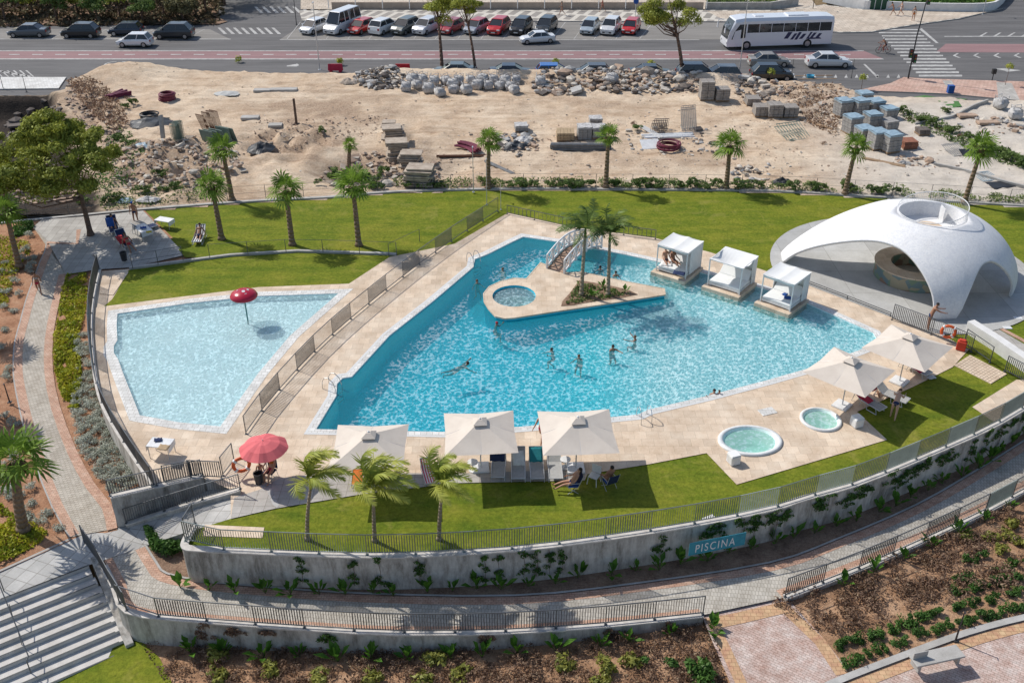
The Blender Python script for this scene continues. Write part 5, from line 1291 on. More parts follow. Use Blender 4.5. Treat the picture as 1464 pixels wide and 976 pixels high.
def clump_mesh(name, clumps, leaf, m, seed, up=.3, tri=False):
    """clumps: (x,y,z,rx,ry,rz,count) -> many small leaf faces near the surface of each clump"""
    r = random.Random(seed); mb = MB(); V = mb.v; Fc = mb.f; Ms = mb.m
    for (cx, cy, cz, rx, ry, rz, n) in clumps:
        for _ in range(n):
            th = r.uniform(0, 2*math.pi); cp = r.uniform(-.55, 1); sp = math.sqrt(max(0, 1-cp*cp)); rad = (r.uniform(.5, 1.08)**.6)*r.uniform(.72, 1.22)
            nx, ny, nz = sp*math.cos(th), sp*math.sin(th), cp
            px, py, pz = cx+rx*nx*rad, cy+ry*ny*rad, cz+rz*nz*rad; s = leaf*r.uniform(.6, 1.4)
            a = Vector((nx+r.uniform(-.9, .9), ny+r.uniform(-.9, .9), nz+up+r.uniform(-.9, .9))).normalized(); t1 = a.orthogonal().normalized(); t1.rotate(Matrix.Rotation(r.uniform(0, 6.28), 3, a)); t2 = a.cross(t1)
            b = len(V); c = Vector((px, py, pz))
            V += [tuple(c-t1*s), tuple(c+t2*s*.45), tuple(c+t1*s), tuple(c-t2*s*.45)]; Fc.append((b, b+1, b+2, b+3)); Ms.append(0)
    me = mb.mesh(name, fixn=False); me.materials.append(m); return me
def tree(bp, label, z, h, clumps, m, leaf, seed, name='pine_tree', bend=(0, 0), r0=.2, bark=BARKP, group=None, limbs=True, cat='tree'):
    b = G(bp[0], bp[1], z) if len(bp) == 2 else Vector(bp); t = empty(name, b, 0, label, cat, group)
    mb, top = palm_trunk(h, r0, r0*.45, bend, 0, 8)
    if limbs:
        for c in clumps[::max(1, len(clumps)//16)]:
            f = min(.95, max(.45, (c[2]-.6)/h*.8)); a = Vector((bend[0]*f**1.5, bend[1]*f**1.5, h*f)); e = Vector(c[:3])
            mid = a.lerp(e, .5)+Vector((0, 0, -.15*(e-a).xy.length)); mb.path([a, mid, e], [r0*.35, r0*.22, r0*.08], 5)
    mb.build('trunk', bark, t, smooth=True); link('crown', clump_mesh('crown', clumps, leaf, m, seed), None, t); return t
def blobs(seed, n, R3, zc, cr, cnt, shape='ell'):
    r = random.Random(seed); out = []
    for _ in range(n):
        a = r.uniform(0, 6.28); d = math.sqrt(r.random()); z = r.uniform(-1, 1)*math.sqrt(max(0, 1-d*d*.8)); s = cr*r.uniform(.65, 1.3)
        out.append((R3[0]*d*math.cos(a), R3[1]*d*math.sin(a), zc+R3[2]*z, s, s, s*.6, int(cnt*r.uniform(.7, 1.2))))
    return out
# big umbrella pine at left
b = G(130, 337, .05); h, dx = height_of(b, (100, 215), .05)
cl = [(x-.0, y, z, s, s*.95, s*.72, int(c*1.3)) for x, y, z, s, c in [(-1.3+dx*1.2+q[0]*1.05, q[1]*1.1, h+q[2]*1.25-.1, q[3]*1.12, q[4]) for q in
     ((0, 0, .7, 1.5, 1100), (1.7, .3, .5, 1.3, 900), (-1.9, .2, .2, 1.5, 1000), (-3.4, -.3, -.6, 1.4, 900), (.6, -1.6, -.2, 1.4, 900), (-1.2, -1.9, -.7, 1.5, 1000), (2.5, -.9, -.5, 1.2, 800), (1.2, 1.7, .1, 1.2, 600), (-1.6, 1.8, -.1, 1.3, 600), (-3.1, -2, -1.6, 1.3, 800), (2.7, .9, -.7, 1, 500),
      (.2, .3, 1.15, 1.1, 700), (-2.6, -1.2, -1.1, 1.1, 600), (1.6, -1.9, -1.2, 1.1, 600), (-.3, -2.4, -1.5, 1.1, 600), (-4.4, -1.2, -1.4, 1.0, 500))]]
rp = random.Random(8); cl2 = []
for (x, y, z, a, b_, c_, n_) in cl:
    cl2.append((x, y, z-.1, a*.8, b_*.8, c_*.8, n_//3))
    for _ in range(8):
        th, ph = rp.uniform(0, 6.28), rp.uniform(-.35, 1); s_ = math.sqrt(1-ph*ph) if abs(ph) < 1 else 0; q = rp.uniform(.34, .72)
        cl2.append((x+a*s_*math.cos(th), y+b_*s_*math.sin(th), z+c_*ph, q, q, q*.62, 340))
cl = cl2
tree((b.x, b.y, b.z), 'big round pine tree shading the patio at left', 0, h-.6, cl, LG3, .11, 3, 'pine_tree', (dx*.8, 0), .2)
# bushes of several kinds as shared meshes
def bush_mesh(seed, m, leaf=.09, n=7, cnt=90, sz=(.5, .5, .35), name='foliage'):
    return clump_mesh(name, blobs(seed, n, sz, sz[2]*.9, .24, cnt), leaf, m, seed)
BM = {k: [bush_mesh(s*7+i, m, lf, n, c, sz) for i in range(3)] for s, (k, m, lf, n, c, sz) in enumerate((('silver', LG4, .055, 5, 60, (.26, .26, .18)), ('dark', LG6, .11, 7, 80, (.5, .5, .4)), ('green', LG7, .10, 7, 70, (.6, .6, .35)), ('dry', LG8, .05, 6, 40, (.4, .4, .16)), ('row', LG6, .08, 5, 70, (.32, .32, .2)), ('tuft', LG10, .10, 5, 55, (.3, .3, .22))))}
stemm = MB(); stemm.tube((0, 0, -.05), (0, 0, .25), .03, .015, 5); STEM = stemm.mesh('stem'); STEM.materials.append(BARKP)
def bush(kind, p, sc, label, group, k, name='shrub', cat='shrub', parts=True):
    t = empty(name, p, random.uniform(0, 6.28), label, cat, group, sc); t.scale = (sc*random.uniform(.85, 1.15), sc*random.uniform(.85, 1.15), sc*random.uniform(.8, 1.2))
    link('foliage', BM[kind][k % 3], None, t)
    if parts: link('stem', STEM, None, t)
    return t
def inpoly(x, y, poly):
    c = False
    for i in range(len(poly)):
        (ax, ay), (bx, by) = poly[i], poly[i-1]
        if (ay > y) != (by > y) and x < (bx-ax)*(y-ay)/(by-ay)+ax: c = not c
    return c
def scatter(poly, n, seed, mind=6, asp=.62):
    r = random.Random(seed); xs = [p[0] for p in poly]; ys = [p[1] for p in poly]; out = []; tries = 0
    while len(out) < n and tries < n*60:
        tries += 1; x, y = r.uniform(min(xs), max(xs)), r.uniform(min(ys), max(ys))
        if inpoly(x, y, poly) and all((x-a)**2+((y-b)/asp)**2 > mind*mind for a, b in out): out.append((x, y))
    return out
bed1 = [(104, 480), (122, 478), (130, 520), (142, 575), (165, 625), (208, 693), (163, 712), (142, 690), (118, 640), (104, 590), (100, 575), (112, 560), (112, 520)]
for k, (x, y) in enumerate(scatter(bed1, 105, 3, 8.5)): bush('silver', G(x, y, LEFT), .78, 'low silvery grey shrub in the curved bed between the path and the kids pool', 'silvery shrubs in the curved bed', k, 'lavender_shrub')
bedL = [(40, 328), (60, 345), (45, 385), (30, 420), (18, 455), (12, 500), (14, 560), (22, 600), (40, 660), (66, 728), (90, 768), (40, 745), (0, 700), (-20, 600), (-20, 470), (-20, 350)]
for k, (x, y) in enumerate(scatter(bedL, 62, 9, 12)): bush('silver', G(x, y, LEFT), .85, 'low silvery grey shrub in the garden bed left of the path', 'silvery shrubs left of the path', k, 'lavender_shrub')
def cover(name, poly, pl, cnt, leaf, m, h, label, seed, cat='ground cover', cut=.12):
    r = random.Random(seed); mb = MB(); pts = []
    xs = [p[0] for p in poly]; ys = [p[1] for p in poly]
    while len(pts) < cnt:
        x, y = r.uniform(min(xs), max(xs)), r.uniform(min(ys), max(ys))
        if not inpoly(x, y, poly): continue
        pts.append(1); p = G(x, y, pl); nn = .5+.9*noise.noise(Vector((p.x*.9, p.y*.9, seed))); 
        if nn < cut: continue
        c = p+Vector((0, 0, h*nn*r.uniform(.3, 1.3))); a = Vector((r.uniform(-1, 1), r.uniform(-1, 1), r.uniform(.2, 1.3))).normalized(); t1 = a.orthogonal().normalized(); t1.rotate(Matrix.Rotation(r.uniform(0, 6.28), 3, a)); t2 = a.cross(t1); s = leaf*r.uniform(.6, 1.4)
        mb.face([c-t1*s, c+t2*s*.5, c+t1*s, c-t2*s*.5])
    o = mb.build(name, m, fixn=False); tag(o, label, cat, None, 'stuff'); return o
cover('ground_cover', [(95, 392), (124, 390), (126, 430), (114, 480), (118, 540), (112, 590), (92, 580), (78, 530), (77, 485), (85, 440)], LEFT, 6500, .09, LG5, .30, 'yellow green ground cover between the path and the pool fence', 1)
cover('ground_cover', [(8, 340), (40, 345), (44, 360), (20, 400), (10, 440), (-30, 440), (-30, 330)], LEFT, 3200, .09, LG5, .25, 'yellow green ground cover left of the path near the top', 2)
cover('ground_cover', [(-30, 700), (20, 735), (70, 760), (60, 775), (0, 808), (-30, 800)], LEFT, 2600, .09, LG5, .25, 'yellow green ground cover beside the landing at lower left', 3)
cover('ground_cover', [(17, 326), (46, 318), (50, 326), (40, 335), (20, 340)], LEFT, 900, .09, LG6, .3, 'dark green ground cover at the top of the left garden', 4)
cover('island_plants', [(826, 405), (808, 435), (850, 430), (900, 421), (868, 410)], .18, 700, .09, LG7, .18, 'low green plants on the island soil', 5)
cover('ground_cover', [(208, 762), (250, 745), (268, 770), (262, 790), (240, 800), (218, 790)], -1.65, 2000, .10, LG6, .5, 'dark leafy ground cover beside the start of the bottom path', 6)
for k, (x, y) in enumerate(scatter([(1100, 870), (1390, 752), (1480, 710), (1500, 830), (1300, 868), (1180, 905)], 60, 12, 14)): bush('dry', G(x, y, -1.76), 1.15, 'dry brown twiggy shrub in the bed above the right plaza', 'dry shrubs in the right bed', k, 'dry_shrub')
for k, (x, y) in enumerate(scatter([(235, 925), (420, 918), (760, 925), (990, 895), (1020, 940), (1035, 985), (240, 985)], 85, 14, 16)): bush('dry', G(x, y, LOWG), 1.0, 'dry brown twiggy shrub in the mulch bed at the bottom', 'dry shrubs in the bottom bed', k, 'dry_shrub')
rows = [[(1209, 948), (1255, 930), (1310, 908), (1350, 894), (1464, 868)], [(1197, 925), (1250, 908), (1307, 886), (1400, 860), (1470, 844)], [(1367, 848), (1470, 823)], [(1367, 828), (1425, 814), (1480, 800)], [(1380, 804), (1412, 796)]]
k = 0
for rw in rows:
    P = resample(W(rw, -1.76), .36)
    for p in P:
        k += 1
        if random.random() < .88: bush('row', p+Vector((random.uniform(-.12, .12), random.uniform(-.08, .08), 0)), random.uniform(.48, .72), 'low green shrub planted in a row in the bed above the right plaza', 'green shrub rows in the right bed', k, 'row_shrub')
for k, (x, y) in enumerate(scatter([(1380, 770), (1480, 735), (1500, 790), (1425, 792)], 10, 4, 20)): bush('tuft', G(x, y, -1.76), .8, 'yellowish grass tuft in the upper corner of the right bed', 'grass tufts in the right bed', k, 'grass_tuft')
cover('dry_brush', [(1125, 862), (1392, 748), (1480, 712), (1500, 735), (1380, 790), (1365, 850), (1300, 872), (1200, 905), (1180, 900)], -1.76, 7000, .055, mat_leaf('brown_brush', (.24, .14, .09), (.10, .06, .04), 1.5), .32, 'dry brown brush covering the upper part of the bed right of the plaza', 41, 'brush', .66)
cover('dry_brush', [(190, 905), (370, 902), (552, 912), (735, 910), (1003, 886), (1030, 935), (1035, 985), (240, 985)], LOWG, 11000, .055, mat_leaf('brown_brush', (.24, .14, .09), (.10, .06, .04), 1.5), .30, 'dry brown brush over the mulch bed at the bottom', 42, 'brush', .48)
for k, (x, y) in enumerate(scatter([(245, 930), (560, 935), (1020, 950), (1020, 985), (240, 985)], 12, 6, 30)): bush('tuft', G(x, y, LOWG), 1.0, 'yellowish tuft of plants in the mulch bed at the bottom', 'yellow tufts in the bottom bed', k, 'grass_tuft')
for k, (x, y, s) in enumerate(((995, 960, 1.5), (1015, 968, 1.3), (1000, 975, 1.3), (915, 950, .9), (955, 955, .9))): bush('row', G(x, y, LOWG), s, 'leafy green shrub at the bottom beside the pink plaza', 'green shrubs beside the plaza', k, 'leafy_shrub')
# broad-leaved plants along the walls
def broad(seed, n=9, L=.75):
    r = random.Random(seed); mb = MB()
    for k in range(n):
        az = r.uniform(0, 6.28); el = R(r.uniform(40, 82)); d = Vector((math.cos(az)*math.cos(el), math.sin(az)*math.cos(el), math.sin(el))); s = Vector((-math.sin(az), math.cos(az), 0)); l = L*r.uniform(.7, 1.2)
        a = d*l*.3; b_ = d*l*.7; c = d*l+Vector((d.x, d.y, 0))*.12-Vector((0, 0, .06)); w = .11*L/.75
        mb.tube((0, 0, 0), a, .01, .008, 4); mb.face([a, b_-s*w, c, b_+s*w])
    return mb.mesh('leaves', fixn=False)
BRD = [broad(s) for s in range(4)]
for m_ in BRD: m_.materials.append(LG9)
def broadplant(p, sc, label, group, k):
    t = empty('broadleaf_plant', p, k*1.1, label, 'plant', group, sc); link('leaves', BRD[k % 4], None, t); link('stem', STEM, None, t)
k = 0
for pt in resample([Vector((p.x, p.y, -1.68)) for p in offline(WTOP[6:], .45)], 1.15):
    k += 1; bp_ = pt+Vector((random.uniform(-.2, .2), random.uniform(-.15, .15), 0)); broadplant(bp_, random.uniform(.8, 1.35), 'broad-leaved green plant at the foot of the long curved wall', 'broad-leaved plants below the curved wall', k)
for pt in resample([Vector((p.x, p.y, -2.4+.05*p.x)) for p in offline(KOUT[9:], .6)], 1.5):
    k += 1; broadplant(pt+Vector((random.uniform(-.3, .3), random.uniform(-.1, .1), 0)), random.uniform(.9, 1.4), 'broad-leaved green plant at the foot of the bottom wall', 'broad-leaved plants below the bottom wall', k)
for pt in resample([Vector((p.x, p.y, -1.76)) for p in offline(KOUT2[2:-3], .45)], 1.7):
    k += 1; broadplant(pt, random.uniform(.8, 1.2), 'broad-leaved green plant below the wall right of the plaza', 'broad-leaved plants below the right wall', k)
for x, y in ((893, 418), (845, 424), (862, 412)): k += 1; broadplant(G(x, y, .18), .8, 'small broad-leaved plant in the island planting bed', 'broad-leaved plants on the island', k)
# creepers on the long wall
def creeper(i, w, h, label, seed, wallpts, ztop, m, group, off=.22):
    r = random.Random(seed); P = wallpts; a = P[i]; d = (P[min(i+1, len(P)-1)]-P[max(0, i-1)]).normalized(); nrm = Vector((d.y, -d.x, 0)); rz = math.atan2(d.y, d.x)
    t = empty('creeper', (a.x+nrm.x*off, a.y+nrm.y*off, ztop-h), rz, label, 'creeper', group)
    cl = [(r.uniform(-w, w)*(.4+.6*q)*1.3, 0, h*(1-q)+r.uniform(-.15, .1), .10+w*.22, .05, .11, 26) for q in [r.random() for _ in range(9)]]
    link('foliage', clump_mesh('foliage', cl, .062, m, seed, up=.1), None, t); mb = MB(); mb.path([(0, -.02, 0), (.05, 0, h*.5), (-.03, 0, h)], .012, 4); mb.build('stem', BARKP, t)
WR = resample(WTOP[6:], .55)
rr = random.Random(11)
for i in range(3, len(WR)-2, 1):
    right = i/len(WR) > .42
    if rr.random() < (.52 if right else .28): creeper(i, rr.uniform(.25, .6) if right else .22, rr.uniform(.5, 1.3) if right else 1.4, 'green creeper growing on the long curved wall', i, WR, .1, LG6, 'creepers on the curved wall')
WR2 = resample(offline(KOUT[7:], .12), 1.3)
for i in range(1, len(WR2)-1):
    if rr.random() < .5: creeper(i, .3, rr.uniform(.3, .8), 'thin creeper growing on the bottom wall', 50+i, WR2, -1.55, LG11 if i in (8, 14) else LG8 if rr.random() < .5 else LG6, 'creepers on the bottom wall', .2)
# weeds behind the top kerb
for k, (x, y) in enumerate([(570+12*i+random.uniform(-4, 4), 271-random.uniform(1, 6)) for i in range(62)]):
    if 640 < x < 690 or random.random() < .2: continue
    y2 = y if x < 1100 else y+(x-1100)*.055
    bush('green', G(x, y2-1, .1), random.uniform(.6, 1.05), 'green weed growing behind the top kerb of the lawn', 'weeds behind the top kerb', k, 'weed', 'weed')
for k, (x, y, s) in enumerate(((175, 200, 1.2), (185, 210, 1.0), (155, 290, .9), (172, 285, .8), (205, 277, .9), (235, 275, .8), (255, 270, .8), (228, 252, .8), (520, 262, 1.2), (540, 265, 1.2), (480, 255, 1.0), (548, 250, 1.0), (455, 262, .5))): bush('green', G(x, y, .1), s, 'green bush on the rubble above the lawn kerb', 'bushes on the rubble', k, 'bush', 'bush')
# ------------------------------------------------------------------ sandy lot
RZ = -.7
def PXY(x, y, z=0):
    d = y*CT+(H-z)*ST; return 732+F*x/d, 488+F*((H-z)*CT-y*ST)/d
def lin(x, tab):
    if x <= tab[0][0]: return tab[0][1]
    for (a, b), (c, d) in zip(tab, tab[1:]):
        if x <= c: return b+(d-b)*(x-a)/(c-a)
    return tab[-1][1]
EDGE = [(-200, 128), (90, 126), (100, 112), (135, 103), (185, 97), (260, 97), (365, 101), (640, 103), (900, 108), (1060, 112), (1200, 117), (1240, 133), (1464, 142), (1800, 160)]
sst = lambda t: (lambda u: u*u*(3-2*u))(max(0, min(1, t)))
def bump(px, py, cx, cy, rx, ry): return math.exp(-(((px-cx)/rx)**2+((py-cy)/ry)**2))
def lot_z(x, y):
    px, py = PXY(x, y); e = lin(px, EDGE); v = Vector((x*.18, y*.18, 3)); n = noise.fractal(v, .8, 2.1, 5)
    z = .10+.16*n+.12*noise.fractal(Vector((x*1.1, y*1.1, 0)), .7, 2, 4)
    kp = lin(px, [(-100, 326), (0, 320), (126, 308), (207, 300), (370, 288), (471, 283), (567, 275), (735, 271), (932, 272), (1100, 274), (1246, 282), (1464, 295), (1600, 305)])
    f = sst((kp-py)/14); z = z*f+(.02)*(1-f)
    if 500 < px < 1110: z += .62*math.exp(-((py-e-6)/8)**2)*sst((px-500)/60)*sst((1110-px)/40)
    if px < 350: z += .9*bump(px, py, 185, 103, 60, 12)+.35*bump(px, py, 230, 215, 60, 30)
    z -= 2.6*sst((88-px+.25*(py-150))/26)*sst((py-e)/10)*sst((300-py)/60)
    z -= 1.5*bump(px, py, 500, 243, 42, 16)+.6*bump(px, py, 640, 240, 40, 14)
    z += (.9*noise.noise(Vector((x*.7, y*.7, 9)))+.45*noise.noise(Vector((x*1.9, y*1.9, 4))))*(bump(px, py, 260, 240, 110, 34)+.8*bump(px, py, 140, 165, 30, 40)+.5*bump(px, py, 400, 205, 60, 20)+.8*bump(px, py, 420, 205, 60, 20)+.8*bump(px, py, 1150, 150, 50, 25)+.6*bump(px, py, 590, 220, 40, 40))
    z += (-1.4)*(1-sst((py-e+2)/6)); return z
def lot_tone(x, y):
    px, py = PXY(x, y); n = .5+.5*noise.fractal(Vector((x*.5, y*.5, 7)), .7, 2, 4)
    t = 1.0*sst((100-px+.35*(py-150)+40*(n-.5))/22)*sst((py-124)/6); t = max(t, 1.0*bump(px, py, 508, 243, 42, 14), .9*bump(px, py, 600, 258, 26, 8), .7*bump(px, py, 580, 200, 10, 14), .55*max(0, n-.35)*bump(px, py, 570, 235, 70, 26))  # shade of the pit and hollows painted as dark ground
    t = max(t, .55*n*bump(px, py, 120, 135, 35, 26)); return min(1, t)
def lot_brown(x, y):
    px, py = PXY(x, y); n = .5+.7*noise.fractal(Vector((x*.4, y*.4, 17)), .7, 2, 5)
    return max(0, min(.9, n*1.6*max(bump(px, py, 250, 245, 110, 32), bump(px, py, 490, 155, 90, 26), 1.1*bump(px, py, 430, 205, 110, 24), 1.2*bump(px, py, 470, 160, 110, 22), bump(px, py, 125, 150, 45, 35), .9*bump(px, py, 1150, 150, 55, 28), .7*bump(px, py, 580, 225, 80, 30), .6*bump(px, py, 820, 150, 100, 14), .6*bump(px, py, 900, 235, 200, 12))-.04))
gx = [-75+.45*i for i in range(int(165/.45))]; gy = [66+.45*j for j in range(int(43/.45))]
vs = [(x, y, lot_z(x, y)) for y in gy for x in gx]; nx = len(gx)
keep = [None]*len(vs); KR = [PXY(x, y) for y in gy for x in gx]
kpx = lambda px: lin(px, [(-100, 326), (0, 320), (126, 308), (207, 300), (370, 288), (471, 283), (567, 275), (735, 271), (932, 272), (1100, 274), (1246, 282), (1464, 295), (1600, 305)])
fs = []
for j in range(len(gy)-1):
    for i in range(nx-1):
        k = j*nx+i
        if any(KR[q][1] < kpx(KR[q][0])-.5 for q in (k, k+1, k+nx, k+nx+1)): fs.append((k, k+1, k+nx+1, k+nx))
me = bpy.data.meshes.new('lot_ground'); me.from_pydata(vs, [], fs)
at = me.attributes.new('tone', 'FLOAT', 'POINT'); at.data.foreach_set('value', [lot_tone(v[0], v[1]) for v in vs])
at = me.attributes.new('brown', 'FLOAT', 'POINT'); at.data.foreach_set('value', [lot_brown(v[0], v[1]) for v in vs])
at = me.attributes.new('pale', 'FLOAT', 'POINT'); at.data.foreach_set('value', [.8*sst((px-1100)/200)*sst((py-120)/40) for px, py in KR])
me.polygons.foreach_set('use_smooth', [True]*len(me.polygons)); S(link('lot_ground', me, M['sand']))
def L(px, py):
    """point of the lot seen at the pixel"""
    z = 0.
    for _ in range(6): p = G(px, py, z); z = lot_z(p.x, p.y)
    return G(px, py, z)
# ------------------------------------------------------------------ road
def rs(name, pts, m, dz=0): return sheet(name, pts, m, pl=RZ, dz=dz)
rs('road', [(-500, 132), (-500, 28), (300, 30), (340, -60), (420, -60), (440, 28), (1180, 28), (1330, 30), (1420, -20), (2000, -20), (2000, 150), (1400, 150)], M['asphalt'])
rs('parking_lane', [(400, 57), (440, 31), (1120, 31), (1150, 57)], M['asphalt2'], .004)
rs('parking_lane', [(-100, 55), (-100, 42), (300, 42), (330, 57)], M['asphalt2'], .004)
rs('bus_lane', [(-600, 84), (-600, 73), (1235, 73), (1262, 84)], M['buslane'], .006)
rs('bus_lane', [(1338, 75), (1352, 63), (1900, 65), (1900, 77)], M['buslane'], .006)
def line(pts, m=M['paint'], dz=.010): return rs('road_marking', pts, m, dz)
line([(-600, 73.6), (-600, 72.6), (1235, 72.6), (1235, 73.6)]); line([(-600, 85.4), (-600, 84), (1262, 84), (1264, 85.4)])
for x in range(-20, 1210, 33): line([(x, 78.8), (x, 77.8), (x+15, 77.8), (x+15, 78.8)])
line([(-100, 56.6), (-100, 55.9), (330, 55.9), (330, 56.6)]); line([(400, 57.6), (400, 57), (1000, 57), (1000, 57.6)])
for x in (98, 150, 218, 290): line([(x-25, 56), (x-24, 56), (x+3, 42), (x+2, 42)])
for x in [418, 474, 505, 535, 568, 599, 630, 662, 695, 727, 760, 797, 828, 857, 888, 922]: line([(x-8, 56), (x-7, 56), (x+12, 32), (x+11, 32)])
N_ = 15
for i in range(N_):
    y = 42+(112-42)*(i/N_)**1.02; y2 = y+(1.5+1.2*i/N_); f = i/N_
    if 7.4 < i < 8: continue
    xl = 1252+66*f; xr = 1312+68*f; line([(xl, y2), (xl, y), (xr, y), (xr, y2)])
line([(1314, 42), (1318, 41), (1342, 62), (1338, 62)]); line([(1234, 92), (1237, 92), (1257, 111), (1253, 111)])
for i in range(11): x = 1132+i*15; line([(x, 111.5), (x+5, 111.5), (x+3, 106.5)])
for i in range(4): x = 1362+i*29; line([(x, 80), (x+6, 76.5), (x+9, 76.5), (x+4, 80), (x+12, 83), (x+8, 83)])
line([(1420, 98.5), (1436, 98.2), (1460, 101), (1440, 103), (1434, 101)]); line([(1350, 53), (2000, 53), (2000, 52), (1350, 52)])
for i in range(6): x = 1400+i*20; line([(x, 52), (x+4, 52), (x+12, 47), (x+9, 47)])
line([(410, 94), (424, 92), (424, 91), (428, 93.5), (424, 95.5), (410, 95.5)])
for i in range(6): line([(2+i*9, 110), (4+i*9, 110), (-6+i*9, 101), (-9+i*9, 101)])
line([(-10, 101), (-10, 100), (45, 109), (42, 111)])
mb = MB(); c = G(166, 92, RZ)
for i in range(24):
    a, b = 2*math.pi*i/24, 2*math.pi*(i+1)/24
    if i in (5, 6, 17, 18): continue
    mb.face([(c.x+r*math.cos(t)*1.1, c.y+r*math.sin(t), RZ+.012) for r, t in ((1.0, a), (1.15, a), (1.15, b), (1.0, b))])
S(mb.build('road_marking', M['paint']))
for x0, y0 in ((372, 10), (320, 40)):
    for i in range(8): x = x0+i*11-i*0; line([(x, y0+9), (x+5, y0+9), (x-5, y0), (x-9, y0)])
def m_diag():
    m, nt, out = nodes('patterned_pavement'); v = wpos(nt); mp = N(nt, 'ShaderNodeMapping'); mp.inputs['Rotation'].default_value = (0, 0, .35); nt.links.new(v, mp.inputs[0]); br = N(nt, 'ShaderNodeTexBrick'); br.offset = .5
    br.inputs['Scale'].default_value = 1; br.inputs['Brick Width'].default_value = 1.5; br.inputs['Row Height'].default_value = 3.4; br.inputs['Mortar Size'].default_value = .32; br.inputs['Mortar Smooth'].default_value = .1
    br.inputs['Color1'].default_value = (.26, .24, .21, 1); br.inputs['Color2'].default_value = (.33, .30, .27, 1); br.inputs['Mortar'].default_value = (.58, .54, .47, 1); nt.links.new(mp.outputs[0], br.inputs['Vector'])
    princ(nt, out, mix(nt, .4, br.outputs['Color'], ramp(nt, noi(nt, v, 1.5), [(.3, (.7,)*3), (.7, (1.1,)*3)]), 'MULTIPLY'), .9); return m
MD = m_diag()
def raised(name, pts, m, h=.12, pl=RZ):
    ps = W(pts, pl); mb = MB(); n = len(ps)
    o = sheet(name, [p+Vector((0, 0, h)) for p in ps], m, world=True)
    for i in range(n): a, b = ps[i], ps[(i+1) % n]; mb.face([(a.x, a.y, pl+h-.002), (b.x, b.y, pl+h-.002), (b.x, b.y, pl-.1), (a.x, a.y, pl-.1)])
    S(mb.build('kerb', M['concrete'])); return o
raised('far_pavement', [(432, 31), (428, 17), (475, 15.5), (1075, 16), (1120, 16), (1177, 8), (1235, 15), (1410, 18), (1434, 13), (1372, 28), (1301, 38), (1246, 47), (1200, 48), (1150, 42), (1100, 33), (1000, 32)], MD)
rs('tan_pavement', [(1010, 17.5), (1120, 17.5), (1177, 9), (1235, 16), (1410, 19), (1430, 15), (1372, 27), (1301, 37), (1246, 46), (1200, 47), (1150, 41), (1090, 30), (1030, 28)], M['tan_walk'], .128)
raised('left_pavement', [(-300, 132), (-300, 112), (95, 112), (84, 128)], M['coping'])
rs('near_parking', [(1120, 119), (1120, 112.5), (1288, 112), (1272, 121)], M['asphalt'], .006)
raised('near_pavement', [(1225, 131), (1272, 121), (1292, 112), (1318, 114), (1420, 117), (1600, 122), (1600, 150), (1464, 146), (1360, 136), (1290, 133)], M['pink_walk'])
rs('pavement_patch', [(1351, 124), (1347, 117), (1360, 117), (1366, 128)], M['grey_pave'], .127); rs('pavement_patch', [(1427, 142), (1424, 119), (1446, 121), (1458, 146)], M['grey_pave'], .127)
mb = MB(); mb.face([L(1298, 138), L(1325, 133), L(1345, 137), L(1388, 133), L(1392, 140), L(1370, 146), L(1375, 153), L(1360, 155), L(1340, 145), L(1318, 143)]); 
for i, v_ in enumerate(mb.v): mb.v[i] = (v_[0], v_[1], v_[2]+.06)
S(mb.build('artificial_lawn', mat('artificial_grass', (.08, .2, .05), (.05, .14, .035), 3, .9, world=True)))
cgs = rs('far_terrain', [(-600, 42), (-600, -220), (312, -100), (312, 26), (325, 32), (312, 36), (250, 36), (30, 38)], M['bedsoil'], .10)
rs('far_lawn', [(1180, 0), (1235, 12), (1410, 16), (1440, -5), (1600, -100), (1100, -100)], M['lawn'], .16); rs('court', [(430, 14), (1170, 14), (1100, -90), (430, -90)], M['tan_walk'], .05)
# walls across the road
o = wall('low_wall', W([(475, 14.5), (800, 14.5), (1005, 14.5)], RZ), .3, RZ-.1, RZ+1.0, mat('beige_render', (.48, .39, .31), (.36, .29, .23), .8, .9, world=True), 'long beige low wall across the road behind the parked cars', 'wall')
o = wall('low_wall', W([(1008, 14.5), (1100, 14), (1140, 8)], RZ), .3, RZ-.1, RZ+.95, M['concrete'], 'grey low wall across the road behind the coach', 'wall')
railing(W([(470, 12.5), (1010, 12.5)], RZ+.3), RZ+.3, 'pale railing behind the beige wall across the road', 1.9, 3.5, (1, .6), .03, .06, WM)
o = wall('white_wall', smoothline(W([(1177, 2), (1205, 8), (1235, 14), (1242, 14.5)], RZ), 3), .3, RZ-.1, RZ+1.2, M['white_wall'], 'curved white wall across the junction, left of the green gate', 'wall')
o = wall('white_wall', smoothline(W([(1266, 14.5), (1330, 17), (1408, 17), (1428, 9), (1440, -5)], RZ), 3), .3, RZ-.1, RZ+1.1, M['white_wall'], 'curved white wall across the junction, right of the green gate', 'wall')
t = empty('gate', G(1240, 14.5, RZ), 0, 'dark green slatted gate in the white wall across the junction', 'gate'); GM = mat('green_paint', (.02, .09, .05), rough=.5)
for k in range(3): mb = MB(); mb.box((.45+k*.85, 0, 1.1), (.78, .06, 2.0)); mb.build('panel', GM, t)
mb = MB()
for k in range(4): mb.box((.02+k*.85, 0, 1.15), (.08, .1, 2.3))
mb.build('frame', WM, t)
